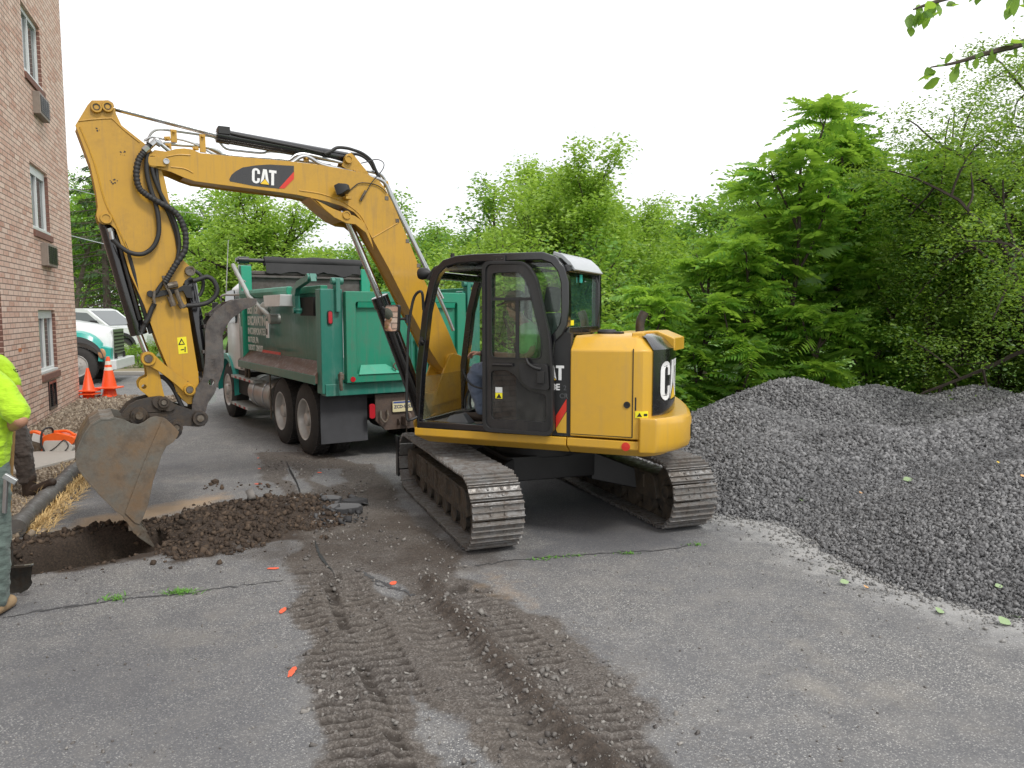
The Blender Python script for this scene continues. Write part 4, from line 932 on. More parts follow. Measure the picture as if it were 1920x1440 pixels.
for y in (.93, .27):
    mb = MB(); mb.cyl((.12, y, 1.50), (.14, y, 1.62), .012, 10); mb.lathe((.135, y, 1.58), (.1, 0, 1), [(0, .016), (.03, .024), (.08, .026), (.11, .03), (.125, .015)], 12); mb.lathe((.12, y, 1.49), (0, 0, 1), [(0, .045), (.02, .035), (.05, .022), (.07, .014)], 14); obj("joystick", mb, BLKM, X)
for y in (.50, .62):
    mb = MB(); mb.tube([(.50, y, .97), (.54, y, 1.15), (.40, y, 1.42), (.34, y, 1.58)], .011, 8, smooth=4); mb.tube([(.34, y, 1.58), (.335, y, 1.68)], .018, 8); mb.box(.40, .62, y - .05, y + .05, .985, 1.01); obj("travel_lever", mb, BLKM, X)
mb = MB(); mb.loft([[(.34, .80, .965), (.60, .80, .965), (.60, .94, .965), (.34, .94, .965)], [(.42, .83, 1.06), (.56, .83, 1.03), (.56, .91, 1.03), (.42, .91, 1.06)]]); obj("foot_rest", mb, GRYP, X, bevel=.01)
mb = MB(); mb.loft([[(.45, y, 1.0), (.62, y, 1.0), (.58, y, 1.05), (.42, y, 1.07)] for y in (.36, .74)]); obj("pedal", mb, BLKM, X, bevel=.01)
mb = MB(); mb.tube([(.16, .98, 1.30), (.30, .98, 1.34), (.37, .98, 1.44), (.38, .98, 1.48)], .009, 8, smooth=4); obj("safety_lever", mb, BLKM, X)
mb = MB(); mb.box(.42, .50, .22, .36, 1.45, 1.62); mb.cyl((.46, .24, 1.0), (.46, .26, 1.5), .015); obj("monitor", mb, BLKM, X, bevel=.01)
mb = MB(); mb.loft([[(.0, y, 2.33), (.10, y, 2.33), (.10, y, 2.37), (0, y, 2.37)] for y in (.45, .75)]); obj("sun_blind_roll", mb, BLKM, X, bevel=.01)
# door, swung right back against the cab side
DO = rpoly([(.09, .95), (.09, 2.44), (-.31, 2.43), (-.41, 2.30), (-.535, 1.78), (-.56, 1.50), (-.57, .945)], .075, 5)
DG1 = rpoly([(.015, 1.60), (.015, 2.345), (-.255, 2.345), (-.33, 2.24), (-.465, 1.74), (-.455, 1.60)], .045, 4)
DG2 = rpoly([(.015, 1.09), (.015, 1.49), (-.135, 1.50), (-.21, 1.46), (-.29, 1.36), (-.35, 1.325), (-.50, 1.30), (-.505, 1.06), (.0, 1.06)], .03, 3)
dr = bpy.data.objects.new("cab_door", None); COL.objects.link(dr); dr.parent = X; WM[dr.name] = XC
mb = MB(); mb.plate(DO, 1.135, 1.17, [DG1, DG2])
obj("door_frame", mb, BLKD, dr, XC, bevel=.010, seg=3)
mb = MB()
def lip(o_, w, y0, y1):
    c = (sum(p[0] for p in o_) / len(o_), sum(p[1] for p in o_) / len(o_)); mb.plate(o_, y0, y1, [[(c[0] + (p[0] - c[0]) * (1 - w / .3), c[1] + (p[1] - c[1]) * (1 - w / .55)) for p in o_]])
lip(DO, .022, 1.17, 1.192); lip([(p[0] * 1.0, p[1]) for p in DG1], .012, 1.170, 1.180)
obj("door_seal", mb, BLKM, dr, XC, bevel=.003)
mb = MB(); mb.plate(DG1, 1.146, 1.151); obj("door_glass", mb, GLS, dr, XC, smooth=0)
mb = MB(); mb.plate(DG2, 1.146, 1.151); obj("door_glass", mb, GLSD, dr, XC, smooth=0)
mb = MB(); mb.box(-.37, .015, 1.152, 1.168, 2.10, 2.125); mb.box(-.245, -.215, 1.152, 1.166, 1.60, 2.10); obj("window_bar", mb, BLKM, dr, XC)
mb = MB(); mb.plate(rpoly([(-.26, 1.56), (-.52, 1.56), (-.54, 1.34), (-.36, 1.35), (-.28, 1.42)], .03), 1.17, 1.215); mb.tube([(-.33, 1.20, 1.60), (-.36, 1.225, 1.56), (-.42, 1.23, 1.53), (-.47, 1.22, 1.52)], .014, 8, smooth=3); mb.box(-.50, -.44, 1.19, 1.235, 1.40, 1.50); obj("door_handle", mb, BLKM, dr, XC, bevel=.012)
mb = MB(); mb.tube([(-.01, 1.19, 1.545), (-.20, 1.19, 1.545)], .014, 8); obj("grab_bar", mb, BLKD, dr, XC)
mb = MB(); mb.box(-.02, -.085, 1.1515, 1.154, 1.245, 1.295); obj("warning_sticker", mb, WARN, dr, XC, smooth=0)
mb = MB(); mb.box(-.02, -.085, 1.1515, 1.154, 1.297, 1.345); obj("warning_sticker", mb, WFRM, dr, XC, smooth=0)
mb = MB(); mb.plate([(-.03, 1.25), (-.055, 1.29), (-.078, 1.25)], 1.1545, 1.1555); obj("sticker_print", mb, INK, dr, XC, smooth=0)
# grab rail with mirror, front lamp
def sidep(x, y, yl=1.12): return XC @ onplane(x, y, XC, yl)
def SP(x, y, yl): p = onplane(x, y, XC, yl); return (p.x, p.y, p.z)
mb = MB(); mb.tube([(.72, 1.10, 2.02), SP(791, 548, 1.15), SP(779, 553, 1.15), SP(772, 575, 1.15), SP(766, 620, 1.15), SP(763, 700, 1.15), SP(763, 780, 1.15), SP(770, 787, 1.15), (.80, 1.10, 1.03)], .013, 10, smooth=5); obj("grab_rail", mb, BLKM, X)
mr = XC @ Vector((1.04, 1.22, 1.83))
mc = onplane(733, 597, XC, 1.20)
MM = XC @ Matrix.Translation(mc) @ Matrix.Rotation(math.atan2(-mc.y, -mc.x) * 0, 4, 'Z')
wn = (Vector((-.35, -1.0, .02))).normalized()      # towards the wall and the people behind the camera
wp = XC @ mc; MM = basis(wp, wn.cross(Vector((0, 0, 1))) * -1, (0, 0, 1)) 
mb = MB(); pr = rpoly([(-.078, -.125), (.07, -.125), (.085, .125), (-.06, .125)], .03, 4); mb.plate(pr, 0, .04, fn=lambda x, y, z: (x, z, -y - .003)); obj("mirror_housing", mb, BLKM, X, MM, bevel=.01)
mb = MB(); pr2 = [(a * .88, b * .93) for a, b in pr]; mb.plate(pr2, 0, .004, fn=lambda x, y, z: (x, z, y)); obj("mirror_glass", mb, MIRR, X, MM, smooth=0)
mb = MB(); mb.tube([SP(737, 597, 1.18), SP(752, 598, 1.15), SP(765, 598, 1.15)], .012, 8); mb.tube([SP(764, 606, 1.15), SP(764, 590, 1.15)], .02, 8); obj("mirror_arm", mb, BLKM, X)
lp = onplane(797, 513, XC, .95)
mb = MB(); mb.lathe((lp.x + .06, lp.y, lp.z), (-1, 0, 0), [(0, .05), (.03, .058), (.08, .05), (.12, .02)], 20); mb.bar((lp.x, lp.y, lp.z), (.62, 1.0, 2.33), .02, .03); obj("cab_work_light", mb, BLKM, X, bevel=.004)
mb = MB(); mb.tube([(.58, .98, 2.42), (.66, .99, 2.40), (.70, .99, 2.34), (.73, .99, 2.30)], .016, 8, smooth=3); obj("lamp_cable", mb, RUB, X)
mb = MB(); mb.bar((.735, 1.10, 1.77), (.745, 1.13, 1.70), .02, .03); mb.tube([(.74, 1.12, 1.74), (.70, 1.14, 1.72)], .012, 8); obj("door_latch", mb, BLKM, X)
# ---------------------------------------------------------------- boom, stick, bucket (their own swing plane)
BF = frame((-.75, 8.4, 0), R(210))
def bp(x, y, yl=.16): p = onplane(x, y, BF, yl); return (p.x, p.z)
def b3(x, y, yl=.16): p = onplane(x, y, BF, yl); return (p.x, yl, p.z)
def BP(L, yl=.16): return [bp(x, y, yl) for x, y in L]
def bobj(name, mb, mat, parent=None, **k): return obj(name, mb, mat, parent or X, BF, **k)
def boss(name, x, y, ro, y0, y1, mat=YEL, parent=None, ring=True):
    c = bp(x, y, max(y0, y1)); mb = MB(); s_ = 1
    mb.lathe((c[0], y0, c[1]), (0, 1, 0), [(0, ro), (y1 - y0 - .01, ro), (y1 - y0, ro * .93)] + ([(y1 - y0, ro * .68), (y1 - y0 - .008, ro * .64), (y1 - y0 - .008, 0)] if ring else [(y1 - y0, 0)]), 26)
    return bobj(name, mb, mat, parent)
BOOM = [(278, 290), (290, 281), (312, 284), (330, 279), (345, 278), (360, 280), (376, 287), (450, 294), (520, 300), (585, 307), (640, 316), (688, 326), (711, 339), (722, 353), (738, 384), (769, 457), (796, 526), (817, 548 + 20), (843, 627), (857, 662),
        (868, 690), (855, 705), (838, 700), (824, 684), (808, 659), (794, 630), (767, 579), (730, 505), (698, 447), (680, 416), (664, 398), (640, 386), (610, 377), (561, 366), (520, 360), (440, 350), (366, 340), (345, 333), (320, 322), (295, 316), (280, 314), (274, 303)]
boom = MB(); HB = .155
pts = BP(BOOM, HB); boom.plate(pts, HB - .014, HB); boom.plate(pts, -HB, -HB + .014)
cx_ = sum(p[0] for p in pts) / len(pts)
ins = [p for p in pts]
# top, belly and end skins between the two side plates, set in from the plate edges (leave the nose open as a fork)
def skin(mb, pts, i0, i1, th, y0, y1, inset):
    P = [Vector(pts[i]) for i in range(i0, i1 + 1)]; N_ = []
    area = sum(pts[i][0] * pts[(i + 1) % len(pts)][1] - pts[(i + 1) % len(pts)][0] * pts[i][1] for i in range(len(pts))); sg = 1 if area > 0 else -1
    for i in range(len(P)):
        t = (P[min(i + 1, len(P) - 1)] - P[max(i - 1, 0)]).normalized(); N_.append(Vector((-t.y, t.x)) * sg)
    rings = [[(p.x + n.x * inset, y0, p.y + n.y * inset), (p.x + n.x * (inset + th), y0, p.y + n.y * (inset + th)), (p.x + n.x * (inset + th), y1, p.y + n.y * (inset + th)), (p.x + n.x * inset, y1, p.y + n.y * inset)] for p, n in zip(P, N_)]
    mb.loft(rings); return mb
skin(boom, pts, 2, 18, .012, -HB + .014, HB - .014, .012)
lugb = BP([(582, 372), (598, 386), (612, 398), (626, 408), (640, 416)], HB); boom.loft([[(p[0], -HB - .02, p[1]), (p[0] + .008, -HB - .02, p[1] + .012), (p[0] + .008, HB + .02, p[1] + .012), (p[0], HB + .02, p[1])] for p in lugb])
skin(boom, pts, 22, 37, .012, -HB + .014, HB - .014, .012)
bm_o = bobj("boom", boom, YEL, smooth=25, bevel=.003, seg=1)
# weld beads and doubler plates
mb = MB()
for L in ([(561, 357), (600, 363), (632, 374), (655, 386), (676, 404), (690, 430)], [(698, 446), (746, 418)], [(320, 313), (345, 316), (362, 324)], [(312, 294), (335, 290), (357, 291)]):
    q = [(a, HB + .002, b) for a, b in BP(L, HB)]; mb = MB(); mb.tube(q, .006, 6, smooth=4); bobj("weld_seam", mb, YEL)
mb = MB(); mb.plate(BP([(590, 375), (624, 392), (645, 400), (664, 405), (682, 418), (694, 446), (700, 470), (684, 437), (664, 421), (647, 419), (626, 409), (606, 392)], HB + .0), HB - .002, HB + .026); mb.plate(BP([(590, 375), (624, 392), (645, 400), (664, 405), (682, 418), (694, 446), (684, 437), (664, 421), (647, 419), (626, 409), (606, 392)], HB), -HB - .026, -HB + .002); bobj("cylinder_lug", mb, YEL, bevel=.006)
boss("boom_pin", 650.7, 403, .042, HB + .0, HB + .042); boss("boom_pin", 650.7, 403, .03, -HB - .04, HB, PINM)
mb = MB()
for s_ in (-1, 1): mb.plate(BP([(640, 312), (644, 300), (648, 290), (658, 287), (667, 296), (682, 315), (694, 330), (660, 326)], .08), s_ * .085 - .012, s_ * .085 + .012)
bobj("stick_cylinder_lug", mb, YEL, bevel=.006); boss("boom_pin", 654.6, 298, .042, .08, .135); boss("boom_pin", 654.6, 298, .03, -.13, .1, PINM)
boss("boom_pin", 287, 301, .06, HB, HB + .03); mb = MB(); c = bp(287, 301, .2); c2_ = bp(306, 304, .2)
mb.plate(rpoly([(c[0] + .05, c[1] + .03), (c2_[0] - .02, c2_[1] + .05), (c2_[0] - .03, c2_[1] - .035), (c[0] + .03, c[1] - .045)], .02), HB + .02, HB + .036); bobj("pin_keeper", mb, YEL, bevel=.003); boss("keeper_bolt", 312, 302, .026, HB + .0, HB + .05, PIPE)
boss("boom_pin", 849, 676, .075, HB, HB + .05); boss("boom_pin", 849, 676, .05, -HB - .06, HB, PINM)
# swing post casting
mb = MB()
def post(z, a, b, w): return [(x, y, z) for x, y in rpoly([(-.16, -w), (a, -w * b), (a, w * b), (-.16, w)], .06)]
f = bp(849, 676, HB)
mb.loft([post(.66, .10, .8, .17), post(.80, .16, .8, .20), post(1.0, .16, .9, .20), post(1.12, .16, 1, .19)])
for s_ in (-1, 1): mb.plate(rpoly([(-.12, 1.08), (.24, 1.0), (f[0] + .10, f[1] - .02), (f[0] + .03, f[1] + .09), (f[0] - .09, f[1] + .05)], .04), s_ * .19 - .02, s_ * .19 + .02)
for s_ in (-1, 1): mb.plate(rpoly([(.10, .66), (.30, .70), (.32, .82), (.12, .94)], .04), s_ * .11 - .02, s_ * .11 + .02)
bobj("swing_post", mb, YEL, bevel=.01)
mb = MB(); mb.loft([[(x, y, z) for x, y in rpoly([(.70, -.42), (1.22, -.34), (1.30, -.18), (1.22, -.02), (.70, .06)], .05)] for z in (.66, .90)]); obj("swing_bracket", mb, BLKD, X, bevel=.01)
# boom cylinder (in the middle, under the boom)
def cyl2(name, a, bq, c, r1, r2, yl=0, endr=.05, mat=BLK, extra=None):
    A, B_, C_ = [Vector((p[0], yl, p[1])) for p in (a, bq, c)]; d = (B_ - A).normalized()
    mb = MB(); mb.tube([A, A + d * (B_ - A).length * .02, B_ - d * .12, B_ - d * .118, B_ - d * .005, B_], [r1 * .85, r1, r1, r1 * 1.10, r1 * 1.10, r1 * .9], 24)
    mb.cyl(A - Vector((0, r1 * .9, 0)), A + Vector((0, r1 * .9, 0)), endr)
    o_ = bobj(name, mb, mat, bevel=0)
    mb = MB(); mb.cyl(B_ - d * .02, C_, r2, 16); mb.cyl(C_ - Vector((0, .06, 0)), C_ + Vector((0, .06, 0)), r2 * 1.9); o2 = bobj("piston_rod", mb, CHR, o_); return o_
cyl2("boom_cylinder", bp(815, 838, 0), bp(711, 555, 0), bp(648, 402, 0), .082, .036)
bc = bobj("cylinder_hose", MB().tube([b3(716, 575, .12), b3(726, 590, .13), b3(750, 660, .13), b3(790, 760, .13), b3(815, 800, .12)], .016, 8, smooth=6), RUB)
# stick
STICK = [(172, 188), (203, 188), (212, 193), (215, 202), (218, 214), (228, 235), (270, 268), (292, 290), (308, 333), (314, 360), (328, 433), (334, 472), (345, 489), (362, 505), (364, 514), (347, 526), (343, 534), (353, 581), (361, 633), (372, 700), (373, 716), (370, 742), (362, 757), (352, 758), (341, 748),
         (331, 736), (313, 685), (297, 647), (282, 606), (270, 572), (243, 512), (231, 470), (217, 430), (207, 421), (192, 421), (184, 415), (180, 403), (183, 387), (180, 362), (175, 338), (168, 307), (158, 280), (143, 240), (141, 235), (146, 227), (164, 197)]
HS = .125; sp_ = BP(STICK, HS); mb = MB(); mb.plate(sp_, HS - .013, HS); mb.plate(sp_, -HS, -HS + .013)
skin(mb, sp_, 5, 12, .012, -HS + .013, HS - .013, .012); skin(mb, sp_, 16, 20, .012, -HS + .013, HS - .013, .012); skin(mb, sp_, 25, 32, .012, -HS + .013, HS - .013, .012); skin(mb, sp_, 36, 43, .012, -HS + .013, HS - .013, .006)
bobj("stick", mb, YEL, smooth=25, bevel=.003, seg=1)
mb = MB()
for L in ([(147, 227), (175, 224), (205, 222), (212, 224), (232, 243), (262, 267)], [(150, 238), (176, 303), (196, 376), (215, 415), (240, 470)], ): mb = MB(); mb.tube([(a, HS + .001, b) for a, b in BP(L, HS)], .007, 6, smooth=3); bobj("weld_seam", mb, YEL)
for x, y in ((180.8, 200.6), (201.9, 199.6)): boss("stick_pin", x, y, .045, HS - .005, HS + .035); boss("stick_pin", x, y, .028, -HS - .03, HS + .03, COUP)
boss("stick_pin", 199, 409, .048, HS - .005, HS + .03); boss("stick_pin", 357, 508, .045, HS - .03, HS + .04, PINM); boss("stick_pin", 356, 733, .052, HS - .005, HS + .045, YEL)
# wear scars on the stick side
mb = MB(); rr = random.Random(8)
for (x, y, n_, s_) in ((232, 285, 8, 4), (211, 341, 9, 5), (310, 557, 14, 12), (345, 722, 6, 6), (330, 735, 4, 4), (190, 243, 3, 5), (355, 345, 0, 1)):
    for k in range(n_):
        q = bp(x + rr.gauss(0, s_), y + rr.gauss(0, s_ * .6), HS); e_ = rr.uniform(.003, .009); mb.plate([(q[0] + math.cos(t_) * e_ * rr.uniform(.5, 1.3), q[1] + math.sin(t_) * e_ * rr.uniform(.5, 1.3)) for t_ in np.linspace(0, 6.28, 7)[:-1]], HS + .0005, HS + .0015)
bobj("paint_scars", mb, COUP, smooth=0, kind="stuff")
# stick cylinder above the boom
cyl2("stick_cylinder", bp(654.6, 298, 0), bp(405, 253, 0), bp(202, 200, 0), .062, .024)
mb = MB(); mb.tube([b3(411, 245, .06), b3(450, 254, .075), b3(560, 276, .075), b3(620, 290, .07)], .012, 8); bobj("cylinder_pipe", mb, BLKM); mb = MB()
q = bp(420, 247, .07); mb.box(q[0] - .05, q[0] + .05, .02, .09, q[1] - .02, q[1] + .045); bobj("pipe_block", mb, BLKM, bevel=0)
# bucket cylinder
cyl2("bucket_cylinder", bp(199, 409 + 8, 0), bp(261, 628, 0), bp(279, 673, 0), .066, .028)
mb = MB(); mb.tube([b3(219, 440, .09), b3(240, 520, .10), b3(262, 600, .09)], .014, 8); bobj("cylinder_pipe", mb, BLKM); mb = MB(); mb.tube([b3(228, 430, .10), b3(245, 490, .115), b3(268, 575, .10), b3(283, 625, .08)], .02, 8); bobj("cylinder_pipe", mb, BLKM)
mb = MB(); mb.tube([b3(208, 432, .10), b3(211, 449, .10)], .022, 10); mb.tube([b3(206, 428, .10), b3(208, 434, .10)], .028, 6); bobj("hose_fitting", mb, PIPE)
# thumb cylinder
cyl2("thumb_cylinder", bp(355, 530, 0), bp(385, 695, 0), bp(392, 745, 0), .062, .03)
# links
mb = MB()
for s_ in (1, -1):
    A = bp(278.7, 673, .17); Bq = bp(356, 731, .17)
    d = Vector((Bq[0] - A[0], Bq[1] - A[1])).normalized(); n_ = Vector((-d.y, d.x))
    pr = [(A[0] + n_.x * .05, A[1] + n_.y * .05), (A[0] + d.x * .14 + n_.x * .03, A[1] + d.y * .14 + n_.y * .03), (Bq[0] - d.x * .1 + n_.x * .035, Bq[1] - d.y * .1 + n_.y * .035), (Bq[0] + n_.x * .05, Bq[1] + n_.y * .05), (Bq[0] + d.x * .05, Bq[1] + d.y * .05), (Bq[0] - n_.x * .05, Bq[1] - n_.y * .05), (Bq[0] - d.x * .1 - n_.x * .04, Bq[1] - d.y * .1 - n_.y * .04), (A[0] + d.x * .12 - n_.x * .045, A[1] + d.y * .12 - n_.y * .045), (A[0] - n_.x * .06, A[1] - n_.y * .06), (A[0] - d.x * .06, A[1] - d.y * .06)]
    mb.plate(rpoly(pr, .03), s_ * .16 - .014, s_ * .16 + .014)
bobj("bucket_link", mb, YEL, bevel=.006)
mb = MB(); LK = [(268, 672), (290, 672), (300, 705), (305, 730), (310, 750), (300, 764), (288, 762), (280, 745), (270, 737), (261, 730), (259, 718), (265, 710), (276, 706), (274, 690)]
pp = BP(LK, .12); hc = bp(270, 725, .12); mb.plate(rpoly(pp, .015), .10, .13, [[(hc[0] + .021 * math.cos(t_), hc[1] + .021 * math.sin(t_)) for t_ in np.linspace(0, 6.28, 13)[:-1]]]); mb.plate(rpoly(pp, .015), -.13, -.10, [[(hc[0] + .021 * math.cos(t_), hc[1] + .021 * math.sin(t_)) for t_ in np.linspace(0, 6.28, 13)[:-1]]])
bobj("bucket_link", mb, YEL, bevel=.004)
boss("link_pin", 278.7, 673, .062, .12, .205, YEL); boss("link_pin", 278.7, 673, .035, -.2, .21, PINM, ring=False); boss("link_pin", 356, 731, .05, .17, .215, YEL); boss("link_pin", 356, 731, .03, -.2, .225, PINM, ring=False)
# quick coupler
mb = MB(); CP = [(226, 779), (240, 760), (255, 751), (282, 744), (300, 742), (312, 745), (328, 758), (358, 768), (372, 770), (382, 782), (386, 790), (384, 797), (372, 800), (345, 798), (330, 800), (322, 790), (300, 786), (285, 784), (272, 775), (250, 775), (240, 786)]
for s_ in (1, -1): mb.plate(rpoly(BP(CP, .14), .012), s_ * .14 - .018, s_ * .14 + .018)
mb.plate(BP([(240, 770), (300, 752), (350, 775), (372, 785), (340, 792), (300, 775), (255, 782)], .1), -.12, .12); bobj("quick_coupler", mb, COUP, bevel=.006)
mb = MB(); mb.plate(rpoly(BP([(285, 748), (302, 742), (318, 750), (330, 764), (320, 772), (300, 770), (287, 760)], .19), .02), .155, .185); bobj("coupler_plate", mb, COUP, bevel=.005)
for x, y, r1 in ((307.5, 755, .048), (261.5, 780, .075), (331, 803, .055), (376, 785, .068)):
    boss("coupler_pin", x, y, r1, .14, .215 if r1 < .07 or x > 300 else .20, COUP); boss("coupler_pin", x, y, r1 * .45, -.2, .225, PINM, ring=False)
# thumb: two curved plates with cross bars
TH = [(478, 559.6), (482, 563), (481, 570), (471, 576), (458, 580), (447, 589), (436, 596), (430, 603), (424, 613), (421, 620), (417.5, 628), (418.5, 648), (420, 670), (419.6, 689), (413, 710), (402, 738), (390, 756), (384, 777), (386, 790), (375, 797), (363, 790), (359, 774), (361, 750), (367, 729), (380, 708), (384, 681), (385, 648), (384, 622), (388, 604), (401, 585), (420, 570), (440, 562), (461, 558.5)]
TP = BP(TH, .15); hc = bp(396, 717, .15); hole = [(hc[0] + .028 * math.cos(t_), hc[1] + .028 * math.sin(t_)) for t_ in np.linspace(0, 6.28, 15)[:-1]]
mb = MB(); mb.plate(TP, .128, .152, [hole]); mb.plate(TP, -.152, -.128, [hole])
for x0, y0, x1, y1 in ((388, 612, 386, 660), (398, 590, 430, 568), (380, 712, 372, 735)):
    a, b_ = bp(x0, y0, .15), bp(x1, y1, .15); mb.bar((a[0] - .0, -.13, a[1]), (a[0], .13, a[1]), .05, .03); mb.bar((b_[0], -.13, b_[1]), (b_[0], .13, b_[1]), .05, .03)
mb2 = bp(401, 680, .15)
bobj("thumb", mb, THUMB, bevel=.004)
mb = MB(); q = bp(399, 683, .155)
for a0, a1, b0, b1 in ((-.03, .03, .05, .06), (-.03, .03, -.06, -.05), (-.03, -.02, -.05, .05), (.02, .03, -.05, .05), (-.012, .02, .02, .028), (-.012, .02, -.012, -.004), (-.012, -.004, -.03, .03)): mb.box(q[0] + a0, q[0] + a1, .152, .157, q[1] + b0, q[1] + b1)
bobj("cast_mark", mb, THUMB, smooth=0)
# bucket
BK = [(214.4, 782.8), (205, 786), (189.4, 786.4), (170, 797), (157, 815), (148, 835), (143.6, 849), (143.6, 866), (148, 880), (162, 899), (189, 929), (217, 957), (231, 967), (247, 990), (259, 996), (262, 984), (267, 974), (278, 946), (284, 918), (287, 902), (298, 871), (303, 854), (312, 837), (325, 829), (333, 818), (336, 810), (322, 795), (309, 784), (292, 780), (281, 783), (270, 791), (259, 796), (246, 793.5), (231, 786)]
HW = .36; bk = BP(BK, HW); mb = MB()
for s_ in (1, -1): mb.plate(bk, s_ * HW - (.012 if s_ > 0 else 0), s_ * HW + (0 if s_ > 0 else .012))
P = [Vector(bk[i]) for i in range(0, 14)]
rings = []
for i, p in enumerate(P):
    t = (P[min(i + 1, len(P) - 1)] - P[max(i - 1, 0)]).normalized(); nn = Vector((-t.y, t.x))
    c0 = Vector((sum(a[0] for a in bk) / len(bk), sum(a[1] for a in bk) / len(bk)))
    if nn.dot(c0 - p) < 0: nn = -nn
    rings.append([(p.x - nn.x * .006, -HW - .004, p.y - nn.y * .006), (p.x + nn.x * .010, -HW - .004, p.y + nn.y * .010), (p.x + nn.x * .010, HW + .004, p.y + nn.y * .010), (p.x - nn.x * .006, HW + .004, p.y - nn.y * .006)])
mb.loft(rings); bobj("bucket", mb, BUCK, smooth=25, bevel=.002, seg=1)
mb = MB(); CUT = [(303, 790), (312, 786), (322, 795), (336, 810), (333, 818), (325, 829), (312, 837), (303, 854), (298, 871), (287, 902), (284, 918), (278, 946), (267, 974), (262, 984), (252, 980), (234, 962), (250, 920), (268, 872), (283, 836)]
mb.plate(BP(CUT, HW + .012), HW, HW + .014); mb.plate(BP(CUT, HW), -HW - .014, -HW); bobj("side_cutter", mb, BUCK, bevel=.003)
mb = MB()
for s_ in (1, -1): mb.plate(rpoly(BP([(316, 790), (330, 786), (341, 798), (342, 812), (332, 824), (322, 820), (315, 806)], .2), .02), s_ * .18 - .02, s_ * .18 + .02)
for s_ in (1, -1): mb.plate(rpoly(BP([(244, 790), (246, 776), (262, 768), (276, 776), (280, 792), (262, 800)], .2), .02), s_ * .18 - .02, s_ * .18 + .02)
bobj("bucket_ear", mb, COUP, bevel=.005)
e0 = Vector(bp(247, 990, HW)); e1 = Vector(bp(262, 1004, HW)); tip = Vector(bp(290, 1027, HW))
mb = MB(); mb.bar((e0.x, -HW, e0.y), (e0.x, HW, e0.y), .05, .05); mb.loft([[(a[0], y, a[1]) for a in BP([(234, 974), (242, 970), (266, 996), (258, 1006)], HW)] for y in (-HW, HW)]); bobj("cutting_edge", mb, BUCK, bevel=.004)
for k, y in enumerate((-.32, -.16, 0, .16, .32)):
    def q3(x, yy, off): a = bp(x, yy, HW); return (a[0], y + off, a[1])
    mb = MB(); mb.loft([[q3(236, 972, -.04), q3(244, 968, -.04), q3(244, 968, .04), q3(236, 972, .04)], [q3(250, 1000, -.045), q3(268, 990, -.045), q3(268, 990, .045), q3(250, 1000, .045)], [q3(257, 1004, -.035), q3(272, 995, -.035), q3(272, 995, .035), q3(257, 1004, .035)]]); bobj("tooth_adapter", mb, BUCK, bevel=.004)
    mb = MB(); mb.loft([[q3(256, 1005, -.042), q3(273, 993, -.042), q3(273, 993, .042), q3(256, 1005, .042)], [q3(274, 1018, -.034), q3(281, 1012, -.034), q3(281, 1012, .034), q3(274, 1018, .034)], [q3(289, 1028, -.02), q3(290.5, 1026, -.02), q3(290.5, 1026, .02), q3(289, 1028, .02)]]); bobj("tooth", mb, PINM, bevel=.003)
# manifold bracket and hoses on the stick
mb = MB(); mb.loft([[b3(x, y, yy) for x, y in ((281, 548), (334, 540), (345, 534), (358, 536), (362, 560), (350, 558), (343, 545), (335, 548), (284, 560))] for yy in (.13, .165)]); mb.cyl(b3(282, 551, .12), b3(282, 551, .18), .03); bobj("hose_bracket", mb, BLKM, bevel=.004)
mb = MB()
for L, r1 in (([(306, 517), (309, 532), (318, 548), (321, 556)], .014), ([(318, 556), (322, 566), (325, 574)], .026), ([(330, 543), (334, 556), (338, 566), (342, 574)], .02), ([(337, 568), (343, 577)], .026), ([(290, 545), (288, 560), (290, 569)], .012), ([(314, 536), (333, 533)], .03), ([(342, 576), (350, 573)], .014)): mb.tube([b3(x, y, .19) for x, y in L], r1, 8)
bobj("hose_fittings", mb, PINM)
HOSES = [([(281, 270), (270, 285), (260, 300), (255.5, 325), (260, 350), (273, 364), (296, 378), (325, 395), (340, 415), (348, 442), (346, 470), (330, 495), (318, 515), (309, 530)], .028, .20),
         ([(276, 285), (275, 320), (281, 350), (291, 380), (297, 410), (297, 440), (287, 463), (268, 476), (245, 474), (225, 462), (212, 449)], .020, .175),
         ([(283, 292), (287, 325), (300, 360), (320, 398), (332, 430), (336, 462), (329, 495), (312, 522), (300, 537), (292, 550)], .017, .165),
         ([(362, 527), (375, 523), (388, 519), (400, 526), (407, 542), (403, 556), (390, 567), (370, 572), (350, 573)], .021, .20), ([(366, 508), (376, 516), (381, 530), (379, 545), (374, 555)], .016, .13),
         ([(290, 569), (284, 580), (278, 596), (272, 606)], .022, .15), ([(279, 598), (270, 612), (266, 622)], .022, .13),
         ([(303, 740), (292, 733), (287, 724), (290, 712), (300, 706), (312, 712), (326, 730), (338, 755), (345, 768)], .020, .10),
         ([(285, 285), (292, 310), (296, 340), (305, 378), (318, 405), (330, 440), (336, 480)], .015, .14)]
for L, r1, yl in HOSES:
    P_ = spline([b3(x, y, yl) for x, y in L], 14 if r1 > .025 else 6); rad = [r1 * (1.0 if (i % 4) < 2 else .84) for i in range(len(P_))] if r1 > .025 else r1
    mb = MB(); mb.tube(P_, rad, 12); bobj("hydraulic_hose", mb, RUB, smooth=50 if r1 > .025 else 32)
